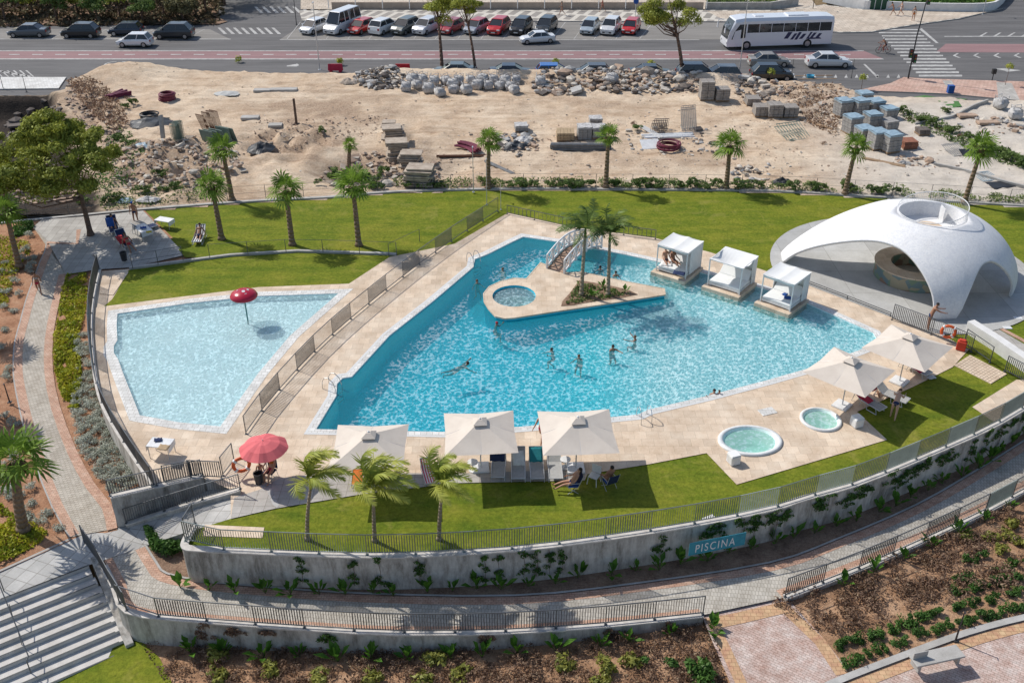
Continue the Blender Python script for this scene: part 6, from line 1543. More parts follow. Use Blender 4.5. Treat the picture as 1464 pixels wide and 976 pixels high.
# ------------------------------------------------------------------ vehicles
GLASS = mat('car_glass', (.02, .025, .03), rough=.08, spec=.8); TYRE = mat('tyre', (.02, .02, .02), rough=.8); RIM = mat('rim', (.45, .45, .46), rough=.3, metal=.7)
LAMPW = mat('headlamp', (.7, .7, .7), rough=.15); LAMPR = mat('tail_lamp', (.35, .02, .02), rough=.2); PLATE = mat('number_plate', (.7, .7, .68)); BLK = mat('black_trim', (.03, .03, .03), rough=.6)
def paint(c):
    k = 'paint_%.2f_%.2f_%.2f' % c
    if k in MATS: return MATS[k]
    m, nt, out = nodes('car_paint'); princ(nt, out, c, .3, .15, spec=.6, extra=lambda p: p.inputs['Coat Weight'].__setattr__('default_value', .6)); MATS[k] = m; return m
SHAPES = {'hatch': (4.0, 1.72, 1.50, [(-1.98, .62), (-1.9, .92), (-1.0, .96), (.85, .93), (1.55, .82), (1.95, .62)], (-1.85, -1.45, .35, 1.15)),
          'sedan': (4.7, 1.80, 1.46, [(-2.33, .65), (-2.25, .98), (-1.6, 1.0), (1.0, .93), (1.9, .82), (2.32, .60)], (-1.65, -.95, .40, 1.15)),
          'suv': (4.4, 1.84, 1.66, [(-2.18, .65), (-2.1, 1.05), (-1.2, 1.08), (1.0, 1.04), (1.8, .96), (2.15, .70)], (-2.0, -1.5, .45, 1.25)),
          'van': (5.9, 2.0, 2.55, [(-2.95, .8), (-2.92, 1.35), (-1.2, 1.35), (1.7, 1.3), (2.5, 1.05), (2.92, .75)], (-2.92, -2.75, 1.35, 2.1))}
def car(kind, c, label, loc, rz, sc=1.0, roofc=None):
    Lc, Wc, Hc, prf, cab = SHAPES[kind]; t = empty(kind if kind != 'hatch' else 'hatchback_car', loc, rz, label, 'van' if kind == 'van' else 'car', None, sc); t.name = {'hatch': 'hatchback_car', 'sedan': 'sedan_car', 'suv': 'suv_car', 'van': 'passenger_van'}[kind]
    pm = paint(c); hw = Wc/2; mb = MB(); vs = []
    xs = [prf[0][0]]+[p[0] for p in prf[1:-1]]+[prf[-1][0]]
    for i, (x, z) in enumerate(prf):
        e = .86 if i in (0, len(prf)-1) else (.97 if i in (1, len(prf)-2) else 1.0); w_ = hw*e
        vs += [(x, -w_*.92, .24), (x, -w_, .42), (x, -w_, z*.78), (x, -w_*.93, z), (x, 0, z+.035), (x, w_*.93, z), (x, w_, z*.78), (x, w_, .42), (x, w_*.92, .24)]
    n = 9; fs = [(i*n+j, (i+1)*n+j, (i+1)*n+(j+1) % n, i*n+(j+1) % n) for i in range(len(prf)-1) for j in range(n)]+[tuple(range(n)), tuple(range(n*len(prf)-1, n*(len(prf)-1)-1, -1))]
    mb.add(vs, fs); mb.build('body', pm, t, bevel=.04, smooth=False)
    zb = prf[2][1]-.03; x0, x1, x2, x3 = cab; wb, wt_ = hw*.90, hw*.74; zt2 = Hc-.05
    B = [(x0, -wb, zb), (x3, -wb, zb), (x3, wb, zb), (x0, wb, zb)]; T = [(x1, -wt_, zt2), (x2, -wt_, zt2), (x2, wt_, zt2), (x1, wt_, zt2)]
    mb = MB(); mb.add(B+T, [(0, 1, 5, 4), (1, 2, 6, 5), (2, 3, 7, 6), (3, 0, 4, 7), (4, 5, 6, 7)]); mb.build('windows', GLASS, t)
    mb = MB()
    for i in range(4): mb.tube(Vector(B[i]), Vector(T[i]), .045, n=5)
    xm = (x0+x3)/2-.1; xm2 = (x1+x2)/2-.1
    for s in (-1, 1): mb.tube((xm, s*wb, zb), (xm2, s*wt_, zt2), .035, n=5)
    if kind == 'van':
        for q in (-1.6, -.4, .5):
            for s in (-1, 1): mb.tube((q, s*wb, zb), (q, s*wt_, zt2), .05, n=4)
    mb.build('pillars', pm, t)
    mb = MB(); mb.box(((x1+x2)/2, 0, Hc-.02), (x2-x1+.12, wt_*2+.08, .07), top=(.93, .9)); mb.build('roof', paint(roofc) if roofc else pm, t, bevel=.03)
    wx = Lc/2-.78 if kind != 'van' else 1.85
    for x in (-wx, wx):
        for s in (-1, 1):
            mb = MB(); r = .32 if kind != 'van' else .36; y = s*(hw-.10); mb.tube((x, y-.11, r), (x, y+.11, r), r, n=16); w_ = mb.build('wheel', TYRE, t)
            mb = MB(); mb.tube((x, y+s*.10, r), (x, y+s*.125, r), r*.62, n=12); mb.build('rim', RIM, w_)
    fx = prf[-1][0]; bx_ = prf[0][0]
    for s in (-1, 1):
        mb = MB(); mb.box((fx-.12, s*hw*.68, prf[-1][1]+.0), (.30, .36, .14)); mb.build('headlight', LAMPW, t, bevel=.03)
        mb = MB(); mb.box((bx_+.05, s*hw*.72, prf[0][1]+.12), (.16, .24, .22)); mb.build('tail_light', LAMPR, t, bevel=.02)
        mb = MB(); mb.box((x3-.25, s*(hw+.08), zb+.08), (.12, .18, .13)); mb.build('mirror', pm, t, bevel=.03)
    mb = MB(); mb.box((fx-.04, 0, .42), (.1, Wc*.6, .16)); mb.build('grille', BLK, t); mb = MB(); mb.box((fx+.02, 0, .40), (.02, .5, .11)); mb.build('number_plate', PLATE, t)
    mb = MB(); mb.box((bx_+.0, 0, .50), (.06, .5, .11)); mb.build('number_plate', PLATE, t)
    return t
GRY, BLKC, WHT, RED_, NVY, SLV, DGN = (.10, .11, .12), (.012, .013, .016), (.72, .72, .72), (.50, .025, .02), (.02, .03, .05), (.42, .44, .46), (.03, .045, .04)
def C_(px, py, dz=0): return G(px, py, RZ+.01+dz)
car('sedan', GRY, 'dark grey saloon parked at the far left by the trees', C_(43, 52), R(180)); car('suv', BLKC, 'black estate car parked second from the left by the trees', C_(117, 53), R(180))
car('hatch', NVY, 'dark blue car parked behind the moving white hatchback', C_(181, 50), R(182)); car('hatch', WHT, 'small white hatchback driving past the parked dark cars on the left', C_(194, 66), R(180))
car('suv', (.03, .035, .04), 'dark grey off-road car parked fourth from the left, right of the white hatchback', C_(250, 54), R(180), 1.05)
AN = R(243)
for (x, k, c, lb, rc) in ((449, 'hatch', WHT, 'white car at the left end of the angled parking row', None), (517, 'hatch', RED_, 'red hatchback parked between the white van and a white off-road car', None), (549, 'suv', WHT, 'white off-road car facing away in the parking row, right of a red car', None),
    (580, 'suv', (.09, .10, .09), 'dark grey car in the parking row, just left of the tree trunks', None), (610, 'suv', (.62, .62, .64), 'white car half hidden behind the left street pine', None), (645, 'hatch', (.35, .02, .025), 'dark red car parked between the two street pine trunks', None),
    (681, 'hatch', (.30, .32, .36), 'grey-blue car with a red roof right of the second pine trunk', (.45, .03, .03)), (713, 'suv', (.52, .012, .015), 'bright red car in the middle of the parking row', None), (745, 'suv', BLKC, 'black car parked left of the moving white car', None),
    (781, 'suv', DGN, 'dark green car parked behind the moving white car', None), (843, 'hatch', (.36, .42, .46), 'light blue car parked at the left of the last three', None), (873, 'suv', WHT, 'white car parked in the middle of the last three', None), (902, 'hatch', (.55, .015, .015), 'bright red hatchback at the right end of the parking row', None)):
    an = AN if k != 'x' else AN
    if x > 700: an = R(252)
    if x == 549: an = R(63)
    car(k, c, lb, C_(x, 46 if x != 781 else 45), an, 1.0, rc)
car('van', WHT, 'white passenger van with long side windows in the parking row', C_(490, 44), R(244), .98)
car('sedan', WHT, 'white car driving past the black and green parked cars', C_(768, 61), R(192), .88); car('sedan', (.30, .28, .25), 'brown-grey car behind the silver saloon below the coach', C_(1098, 94), R(2), .95)
car('sedan', (.62, .62, .62), 'silver white saloon driving on the near lane right of the coach', C_(1183, 95), R(0), 1.02)
for i, (x, y, k, c, lb) in enumerate(((650, 110, 'sedan', (.10, .12, .12), 'dark car roof showing behind the bulk bags between the pine trunks'), (731, 112, 'sedan', NVY, 'dark blue car parked behind the bulk bags, right of the second pine'), (792, 112, 'hatch', (.01, .12, .42), 'bright blue car parked behind the rubble'),
      (845, 112, 'hatch', (.05, .05, .055), 'dark car parked behind the rubble right of the blue car'), (931, 113, 'sedan', BLKC, 'black saloon parked behind the rubble under a sapling'), (996, 113, 'suv', NVY, 'dark blue car parked beside the right street pine trunk'), (1030, 114, 'hatch', GRY, 'dark grey car parked behind the slab stacks'), (1102, 114, 'suv', BLKC, 'black car parked below the brown-grey car'))):
    car(k, c, lb, C_(x, y), R(0 if i % 3 else 180), 1.0)
# coach
t = empty('coach', C_(1108, 66), R(187), 'white coach with dark blue slanted emblem driving along the road', 'bus'); BL, BW, BH = 12.4, 2.55, 3.5; pm = paint((.74, .75, .78))
mb = MB(); secs = [(-6.2, .95, 3.25), (-6.1, 1.0, 3.42), (-5.0, 1.0, BH), (4.3, 1.0, BH), (5.4, 1.0, 3.35), (6.0, .97, 2.2), (6.2, .93, 1.2), (6.22, .9, .6)]; vs = []
for x, e, zt3 in secs:
    w_ = BW/2*e; vs += [(x, -w_, .38), (x, -w_, zt3*.9), (x, -w_*.86, zt3), (x, w_*.86, zt3), (x, w_, zt3*.9), (x, w_, .38)]
n = 6; mb.add(vs, [(i*n+j, (i+1)*n+j, (i+1)*n+(j+1) % n, i*n+(j+1) % n) for i in range(len(secs)-1) for j in range(n)]+[tuple(range(n)), tuple(range(n*len(secs)-1, n*(len(secs)-1)-1, -1))]); mb.build('body', pm, t, bevel=.05)
for s in (-1, 1):
    for k in range(7):
        mb = MB(); xa = -5.9+k*1.42; mb.add([(xa, s*1.282, 1.9), (xa+1.36, s*1.282, 1.9), (xa+1.36, s*1.28, 2.85), (xa, s*1.28, 2.85)], [(0, 1, 2, 3)]); mb.build('window', GLASS, t)
    mb = MB(); mb.add([(4.15, s*1.283, 1.35), (5.75, s*1.26, 1.2), (5.45, s*1.275, 2.1), (4.9, s*1.283, 2.85), (4.15, s*1.283, 2.85)], [(0, 1, 2, 3, 4)]); mb.build('window', GLASS, t)
    EM = mat('navy_emblem', (.03, .035, .10), rough=.4); mb = MB(); bars = [(-4.9, .15, .75, .38), (-4.25, .30, .75, .35), (-3.75, .15, .95, .25), (-3.05, .2, .7, .4), (-2.45, .05, 1.05, .33), (-1.95, .1, .85, .33), (-1.35, .35, .9, .5)]
    for (bx0, b0, hgt, wd) in bars:
        z0, z1 = .95+b0*.5, .95+b0*.5+hgt*.8; sl = .45; mm = -s
        q = [(bx0, z0), (bx0+wd, z0), (bx0+wd+sl, z1), (bx0+sl, z1)] if s < 0 else [(bx0+sl, z0), (bx0+wd+sl, z0), (bx0+wd, z1), (bx0, z1)]
        mb.face([(x, s*1.288, z) for x, z in q])
    q = [(-4.9, 1.0), (-3.3, 1.0), (-3.1, 1.16), (-4.7, 1.16)]; mb.face([(x, s*1.290, z) for x, z in q]); mb.build('emblem', EM, t)
    for x in (-3.3, 3.9):
        mb = MB(); mb.tube((x, s*1.05, .5), (x, s*1.295, .5), .5, n=20); w_ = mb.build('wheel', TYRE, t); mb = MB(); mb.tube((x, s*1.29, .5), (x, s*1.31, .5), .3, n=14); mb.build('rim', RIM, w_)
    mb = MB(); mb.path([(6.0, s*1.2, 2.9), (6.6, s*1.35, 2.9), (6.65, s*1.38, 2.5)], .04); mb.box((6.65, s*1.38, 2.25), (.1, .22, .5)); mb.build('mirror', pm, t); mb = MB(); mb.box((6.2, s*.95, .85), (.12, .4, .22)); mb.build('headlight', LAMPW, t)
mb = MB(); mb.add([(6.235, -1.1, 1.25), (6.235, 1.1, 1.25), (6.03, 1.15, 2.25), (5.5, 1.05, 3.2), (5.5, -1.05, 3.2), (6.03, -1.15, 2.25)], [(0, 1, 2, 5), (5, 2, 3, 4)]); mb.build('windscreen', GLASS, t)
mb = MB(); mb.box((-2, 0, 3.56), (2.4, 1.5, .16)); mb.box((2.5, 0, 3.54), (1, 1, .1)); mb.build('roof_unit', pm, t, bevel=.05)
# bicycle and rider
bq = C_(1262, 76); t = empty('bicycle', bq, R(185), 'bicycle ridden across the road beside the zebra crossing', 'bicycle')
for x in (-.55, .55):
    mb = MB(); n = 20
    for i in range(n): a, b = 2*math.pi*i/n, 2*math.pi*(i+1)/n; mb.tube((x+.33*math.cos(a), 0, .35+.33*math.sin(a)), (x+.33*math.cos(b), 0, .35+.33*math.sin(b)), .025, n=4)
    for i in range(6): a = math.pi*i/6; mb.tube((x+.33*math.cos(a), 0, .35+.33*math.sin(a)), (x-.33*math.cos(a), 0, .35-.33*math.sin(a)), .006, n=3)
    mb.build('wheel', TYRE, t)
mb = MB(); mb.path([(-.55, 0, .35), (-.2, 0, .85), (.4, 0, .9), (.55, 0, .35)], .025); mb.path([(-.2, 0, .85), (-.05, 0, .33), (.4, 0, .85)], .025); mb.path([(-.55, 0, .35), (-.05, 0, .33)], .02); mb.build('frame', fab('red'), t)
mb = MB(); mb.path([(.42, -.25, 1.0), (.42, .25, 1.0)], .018); mb.tube((.4, 0, .88), (.42, 0, 1.0), .02); mb.build('handlebar', BLK, t); mb = MB(); mb.box((-.22, 0, .92), (.25, .13, .06)); mb.build('saddle', BLK, t, bevel=.02)
person('cyclist in a white cap and dark clothes riding beside the zebra crossing', bq+Vector((.22, 0, 0)), R(95), dict(lean=38, neck=-20, ls=62, rs=62, le=5, re=5, lout=6, rout=6, lh=70, rh=30, lk=75, rk=45, base=1.0), 1, 0, 'navy', 'navy', hat='white')
person('man in orange shorts waiting on the tan pavement by the zebra crossing', G(1305, 30, RZ+.13), R(170), STAND, 0, 0, 'orange', 'white')
person('pedestrian in white walking past the green gate', G(1287, 22, RZ+.13), R(90), WALK, 0, 0, 'white', 'white'); person('pedestrian walking on the patterned pavement above the black parked car', G(803, 22, RZ+.13), R(80), WALK, 1, 0, 'grey', 'grey')
person('pedestrian in red beside the beige wall across the road', G(861, 17, RZ+.13), R(80), WALK, 1, 0, 'crimson', 'crimson'); person('pedestrian in dark clothes bending near the green gate', G(1276, 22, RZ+.13), R(90), dict(WALK, lean=25), 1, 0, 'navy', 'navy')
# traffic light, street lamps
t = empty('traffic_light', G(1298, 114, RZ), 0, 'tall dark traffic light pole at the zebra crossing', 'traffic light'); mb = MB(); mb.path([(0, 0, 0), (0, 0, 4.4), (.35, .3, 7.8)], [.09, .07, .05], 8); mb.build('pole', DARK, t)
for x, z in ((-.25, 2.7), (.28, 2.2), (.45, 8.0)):
    mb = MB(); mb.box((x, 0, z), (.32, .3, .9)); hd = mb.build('signal_head', BLK, t, bevel=.03)
    for k in range(3): mb = MB(); mb.tube((x, -.15, z+.28-.28*k), (x, -.19, z+.28-.28*k), .09, n=10); mb.build('lens', mat('lens_%d' % k, ((.25, .02, .02), (.25, .14, .02), (.02, .2, .06))[k], rough=.2), hd)
t = empty('traffic_light', G(1301, 116+2, RZ), 0, 'x', 'traffic light'); bpy.data.objects.remove(t)
t = empty('traffic_light', G(1418, 116, RZ), 0, 'short pedestrian signal on the pink pavement at right', 'traffic light'); mb = MB(); mb.tube((0, 0, 0), (0, 0, .9), .05); mb.build('pole', DARK, t); mb = MB(); mb.box((0, 0, 1.0), (.4, .3, .5)); mb.build('signal_head', BLK, t)
lamp(457, 100, 7.0, 'tall pale street lamp on the near side of the road, left of the saplings', RZ, r=.06, m=ALU); lamp(1056, 112, 8.2, 'tall pale street lamp in front of the coach', RZ, r=.06, m=ALU)
lamp(1162, 14, 3.5, 'street lamp behind the coach on the far side', RZ, r=.05); lamp(424, 36, 5.0, 'street lamp at the entrance left of the parking row', RZ, r=.05)
lamp(1405, 21, 4.0, 'pale street lamp beside the white wall at the junction', RZ, r=.05, m=ALU)
for x, y in ((1131, 112), (1217, 112)): lamp(x, y, 2.0, 'thin dark sign post at the near kerb, '+('left one' if x < 1200 else 'right one')+' below the silver saloon', RZ, r=.03, head=0)
lamp(5, 128, 1.9, 'thin dark post at the left edge of the pale pavement', RZ, r=.035, head=0); lamp(38, 132, 1.7, 'thin dark post on the pale pavement at left', RZ, r=.035, head=0)
t = empty('road_sign', G(908, 25, RZ), 0, 'blue round road sign behind the red hatchback', 'sign'); mb = MB(); mb.tube((0, 0, 0), (0, 0, 2.2), .04); mb.build('pole', ALU, t); mb = MB(); mb.tube((0, -.05, 2.0), (0, -.09, 2.0), .35, n=16); mb.build('panel', fab('blue'), t)
mb = MB(); mb.box((0, 0, .35), (.6, .5, .7)); mb.box((0, 0, .73), (.64, .54, .08)); o = mb.build('blue_bin', fab('blue'), None, G(1358, 133, RZ+.1), bevel=.05); tag(o, 'blue bin standing on the pink pavement', 'bin')
for x, c, lb in ((480, 'crimson', 'crimson plastic barrier on the near kerb below a yellow sapling'), (576, 'red', 'orange-red plastic barrier on the near kerb above the rubble')):
    t = empty('plastic_barrier', G(x, 103, RZ), 0, lb, 'barrier'); mb = MB(); mb.box((0, 0, .5), (1.6, .3, .7), top=(.95, .5)); mb.box((-.5, 0, .08), (.3, .5, .16)); mb.box((.5, 0, .08), (.3, .5, .16)); mb.build('body', fab(c), t, bevel=.04)
# ------------------------------------------------------------------ street trees
r_ = random.Random(4)
def big(bp, cp, lb, seed, n, R3, cr, cnt, leaf=.16, z=RZ, m=LG3, r0=.22, bx=0):
    leaf = .11; cnt = int(cnt*1.9)
    b = G(bp[0], bp[1], z); h, dx = height_of(b, cp, z); dx = max(-2, min(2, dx)) if abs(dx) < 6 else 0
    cl = [(x+dx, y, zz, a, b_, c_, k) for x, y, zz, a, b_, c_, k in blobs(seed, n, R3, h, cr, cnt)]
    return tree((b.x, b.y, b.z), lb, z, h-.2, cl, m, leaf, seed, 'pine_tree', (dx, 0), r0, group=None)
big((632, 99), (625, 10), 'street pine with airy crown, left of the two among the parked cars', 31, 13, (2.4, 2.0, 1.4), .75, 210, r0=.2); big((680, 108), (662, 2), 'slender leaning street pine, right of the two among the parked cars', 32, 9, (1.8, 1.6, 1.2), .7, 190, r0=.16)
big((975, 113), (960, 15), 'street pine with dense crown left of the coach', 33, 17, (2.6, 2.3, 1.9), 1.0, 320, r0=.22)
cl = [(0, 0, 3.2, .8, .7, .8, 300)]; b = G(940, 63, RZ)
for k, (x, y, hh, lb) in enumerate(((343, 99, .95, 'second'), (487, 101, .9, 'third'), (794, 103, 1.0, 'fourth'), (929, 105, 1.0, 'fifth'), (1101, 118, .9, 'sixth'), (1231, 128, 1.0, 'seventh'), (1437, 122, 1.7, 'last'))):
    p = L(x, y+1) if x < 1100 else G(x, y, RZ+.1); t = empty('sapling', p, 0, 'young sapling along the near kerb, the %s counted from the left' % lb, 'tree', 'saplings along the kerb'); mb = MB(); mb.tube((0, 0, 0), (0, 0, hh), .03, .02); mb.build('trunk', BARKP, t)
    link('crown', clump_mesh('crown', [(0, 0, hh+.2, .38, .38, .35, 110)], .12, LG5 if k == 1 else LG2, k), None, t)
for k, (x, y, s, c) in enumerate(((8, 30, 1.25, 0), (48, 22, 1.0, 1), (82, 30, 1.0, 0), (112, 22, .95, 1), (140, 30, .8, 0), (172, 26, 1.1, 1), (205, 34, .85, 0), (235, 24, 1.1, 1), (262, 32, .8, 2), (295, 20, 1.2, 2), (322, 8, 1.2, 1), (60, 10, 1.3, 1), (150, 8, 1.3, 0), (225, 5, 1.3, 1), (-40, 25, 1.3, 0), (20, 6, 1.4, 1), (345, -18, 1.6, 2), (400, -22, 1.5, 1), (318, 3, 2.3, 0), (352, -12, 2.5, 1))):
    b = G(x, y, RZ); h = 2.7*s
    cl = [q for q in blobs(60+k, 11, (2.0*s, 1.6*s, 1.1*s), h, .95*s, 230)]
    tree((b.x, b.y, b.z), ('dense olive green tree in the dark grove at top left', 'dark green tree in the grove at top left', 'brownish dry tree at the right end of the grove at top left')[c], RZ, h*.95, cl, (LG7, LG3, mat_leaf('olive_brown_leaf', (.17, .15, .07), (.06, .055, .03), .6))[c], .17, 60+k, 'grove_tree', (0, 0), .15, group=('olive trees of the grove', 'dark trees of the grove', 'dry trees of the grove')[c])
cover('undergrowth', [(-40, 40), (310, 37), (320, 25), (320, -5), (-40, -5)], RZ, 6000, .3, mat_leaf('dark_brush', (.16, .12, .07), (.04, .03, .02), .8), .7, 'dark dry undergrowth below the grove at top left', 7, 'undergrowth')
cover('hedge', [(1268, 13), (1330, 15.5), (1400, 15.5), (1410, 3), (1280, -2)], RZ, 3500, .2, LG6, .9, 'green hedge behind the white wall across the junction', 8, 'hedge')
cover('hedge', [(1010, 12.5), (1100, 12), (1140, 3), (1010, 0)], RZ, 1500, .2, LG7, .9, 'hedge behind the grey wall across the road', 9, 'hedge')
# ------------------------------------------------------------------ things lying about on the sandy lot
BLK_ = mat('grey_block', (.36, .35, .33), (.24, .23, .22), 5, .9); BAG = mat('woven_bag', (.62, .61, .60), (.27, .26, .25), 5, .85, bump=.8); PURP = mat('purple_pipe', (.20, .03, .06), (.13, .02, .04), 3, .5)
BLUW = mat('blue_wrap', (.30, .42, .50), (.22, .30, .36), 3, .5); RUST = mat('rust', (.16, .07, .04), (.08, .04, .025), 5, .9); TARP = mat('black_tarp', (.035, .038, .042), (.015, .016, .018), 2, .5); GRNM = mat('green_mesh', (.20, .28, .24), (.11, .16, .14), 4, .6)
PIPE = mat('grey_pipe', (.22, .22, .22), (.12, .12, .12), 3, .5); TIM = mat('timber', (.42, .29, .18), (.27, .18, .11), 3, .9)
# bulk bags
def bag_mesh(seed):
    bm = bmesh.new(); bmesh.ops.create_cube(bm, size=1); bmesh.ops.subdivide_edges(bm, edges=bm.edges, cuts=4, use_grid_fill=True); o = Vector((seed*7.1, 0, 0))
    for v in bm.verts:
        p = v.co.copy(); r = p.xy.length; k = 1+.28*(1-abs(p.z)*1.6); v.co.x *= k*(.95-.25*r); v.co.y *= k*(.95-.25*r); v.co.z = p.z*.95-.30*r*(p.z > .3)+.06*noise.noise(p*3+o); v.co += Vector((noise.noise(p*2.5+o), noise.noise(p*2.5+o+Vector((5, 5, 5))), 0))*.09; v.co.z += .48
    me = bpy.data.meshes.new('body'); bm.to_mesh(me); bm.free(); me.materials.append(BAG); me.polygons.foreach_set('use_smooth', [True]*len(me.polygons)); return me
BAGM = [bag_mesh(i) for i in range(4)]
lp = MB()
q_ = [(-.4, -.4), (.4, -.4), (.4, .4), (-.4, .4)]
for i in range(4): s, s2 = q_[i], q_[(i+1) % 4]; lp.path([(s[0], s[1], .78), (s[0], s[1], 1.10), (s2[0]*.5+s[0]*.5, s2[1]*.5+s[1]*.5, 1.02), (s2[0], s2[1], .78)], .03, 4)
LPM = lp.mesh('lifting_loops'); LPM.materials.append(BAG)
BGS = [(581, 130), (596, 126), (613, 132), (629, 137), (649, 133), (667, 133), (683, 127), (698, 127), (715, 128), (729, 129), (604, 119), (621, 121), (638, 121), (656, 120), (673, 119), (690, 119), (706, 119), (722, 120), (738, 119), (590, 118), (647, 126), (735, 133)]
for k, (x, y) in enumerate(BGS):
    t = empty('bulk_bag', L(x, y), k*.7, 'grey white bulk bag of rubble in the row along the kerb', 'bag', 'bulk bags in the row along the kerb', random.Random(k).uniform(.85, 1.05)); link('body', BAGM[k % 4], None, t); link('lifting_loops', LPM, None, t)
for k, (x, y, lb) in enumerate(((773, 122, 'white bulk bag on the rubble right of the bag row'), (875, 118, 'white bulk bag standing on the rubble bank below the coach side'), (1429, 154, 'white bulk bag standing alone on the pale ground at upper right'), (1451, 169, 'slumped bulk bag on the pale ground at the right edge'))):
    t = empty('bulk_bag', L(x, y), k, lb, 'bag', None, 1.05); link('body', BAGM[k % 4], None, t); link('lifting_loops', LPM, None, t)
def rubble(poly, n, rmin, rmax, m, label, seed, name='rubble', hp=.0):
    r = random.Random(seed); mb = MB(); xs = [p[0] for p in poly]; ys = [p[1] for p in poly]; k = 0
    cx, cy = sum(xs)/len(xs), sum(ys)/len(ys)
    while k < n:
        x, y = r.uniform(min(xs), max(xs)), r.uniform(min(ys), max(ys))
        if not inpoly(x, y, poly): continue
        k += 1; p = G(x, y, 0); z = lot_z(p.x, p.y); q = max(0, 1-((x-cx)/(max(xs)-min(xs))*2)**2-((y-cy)/(max(ys)-min(ys))*2)**2)
        s = r.uniform(rmin, rmax)*(1 if r.random() > .1 else 1.8)
        mb.cm = r.randrange(len(m)); z += hp*q*r.random()
        if r.random() < .45:
            M1 = Matrix.Translation((p.x, p.y, z+s*.3)) @ Matrix.Rotation(r.uniform(0, 6), 4, 'Z') @ Matrix.Rotation(r.uniform(-.6, .6), 4, 'X'); mb.box((0, 0, 0), (s*r.uniform(1, 2.6), s*r.uniform(.8, 1.6), s*r.uniform(.15, .6)), M=M1)
        else: mb.rock((p.x, p.y, z+s*.15), s, k+seed*100)
    o = mb.build(name, m, fixn=False); tag(o, label, 'rubble', None, 'stuff')
RK = [ROCK, mat('pale_rubble', (.60, .55, .48), (.40, .35, .29), 3, .9), mat('dark_rubble', (.18, .15, .13), (.10, .085, .075), 3, .9), mat('brown_rubble', (.48, .35, .26), (.30, .21, .15), 3, .9)]
GRK = [mat('grey_rubble', (.46, .45, .43), (.28, .27, .26), 3, .9), RK[1], RK[2]]
rubble([(505, 110), (520, 104), (570, 105), (580, 118), (575, 130), (530, 130), (508, 122)], 330, .10, .26, GRK, 'heap of grey broken rubble left of the bulk bags', 1, hp=.5)
rubble([(770, 112), (830, 105), (900, 106), (1000, 112), (1000, 135), (900, 138), (850, 132), (800, 140), (760, 135)], 520, .10, .38, RK+[GRK[0]], 'long bank of mixed rubble and boards below the parked cars', 2, hp=.4)
rubble([(180, 215), (260, 200), (340, 215), (350, 245), (280, 272), (200, 275), (160, 265)], 620, .04, .24, RK[:2]+[RK[3], RK[1], RK[3], RK[0]], 'pale broken rocks and slabs above the upper lawn at left', 3, hp=.2)
rubble([(365, 175), (480, 170), (560, 165), (540, 195), (420, 215), (360, 215)], 420, .03, .12, [RK[3], RK[0], RK[3]], 'low brown spoil and stones in the middle of the lot', 4)
rubble([(480, 225), (560, 215), (625, 230), (630, 262), (560, 268), (470, 262), (455, 245)], 240, .08, .3, RK, 'stones in the pit beside the slab ruin', 5)
rubble([(100, 118), (135, 125), (165, 165), (185, 215), (170, 230), (120, 180), (90, 150)], 420, .04, .2, [RK[3], RK[3], RK[2], RK[0]], 'brown rubble slope beside the dark pit at left', 6)
rubble([(1110, 118), (1180, 115), (1235, 125), (1200, 150), (1205, 190), (1150, 180), (1120, 150)], 200, .06, .22, [RK[3], RK[0], RK[1]], 'dry spoil and sticks left of the block pallets', 7)
rubble([(1040, 118), (1110, 118), (1140, 128), (1100, 150), (1060, 145)], 120, .1, .3, RK+[GRK[0]], 'scattered slabs and boards beside the slab stacks', 8, hp=.2)
rubble([(710, 195), (760, 190), (775, 215), (740, 225), (712, 215)], 110, .06, .24, GRK+[RK[3]], 'scrap and stones left of the pipe bundle', 9, hp=.2)
rubble([(890, 180), (1010, 180), (1060, 215), (1000, 225), (900, 222)], 130, .04, .2, GRK+[RK[1]], 'small debris around the white beams', 10)
rubble([(1280, 222), (1330, 228), (1330, 240), (1285, 238)], 60, .06, .2, [RK[3], GRK[0]], 'broken bricks in front of the block pallets', 11)
rubble([(60, 180), (0, 190), (0, 290), (60, 290), (110, 280), (130, 250)], 160, .1, .4, [RK[2], RK[3]], 'dark rubble in the pit at the left edge', 12)
rubble([(0, 135), (60, 130), (95, 150), (60, 185), (0, 185)], 130, .12, .45, [RK[2], GRK[2]], 'dark rubble in the shaded pit at the upper left', 13)
rubble([(1360, 165), (1440, 170), (1464, 190), (1420, 195), (1370, 185)], 60, .06, .25, [RK[1], GRK[0], RK[3]], 'loose slabs on the pale ground at the upper right', 14)
rubble([(1045, 240), (1100, 238), (1100, 262), (1045, 262)], 50, .05, .25, GRK, 'grey scrap on the sand behind the kerb above the cabanas', 15, hp=.3)
rubble([(640, 190), (1100, 140), (1460, 250), (1000, 262), (600, 262)], 800, .02, .10, [RK[1], RK[0], RK[3]], 'small stones strewn over the sand', 16)
cover('weeds', [(560, 262), (735, 258), (900, 259), (1100, 262), (1246, 270), (1464, 281), (1500, 294), (1246, 280), (1100, 272), (900, 270), (735, 269), (560, 272)], .1, 8500, .09, mat_leaf('weed_green', (.24, .30, .09), (.10, .15, .045), 1.0), .42, 'green weeds and tall grass behind the top kerb of the lawn', 31, 'weeds', .5)
cover('weeds', [(130, 285), (200, 268), (300, 262), (350, 268), (300, 285), (210, 295), (150, 300)], .1, 1500, .10, LG7, .35, 'green weeds behind the kerb at upper left', 32, 'weeds')
cover('dry_brush', [(95, 115), (130, 110), (165, 135), (185, 175), (165, 190), (135, 165), (110, 140)], .3, 1600, .14, LG8, .3, 'dry brown brush on the slope beside the dark pit', 33, 'brush')
cover('dry_brush', [(1120, 125), (1190, 120), (1205, 150), (1195, 195), (1160, 180), (1140, 160)], .1, 1500, .12, LG8, .3, 'dry brown brush left of the block pallets', 34, 'brush')
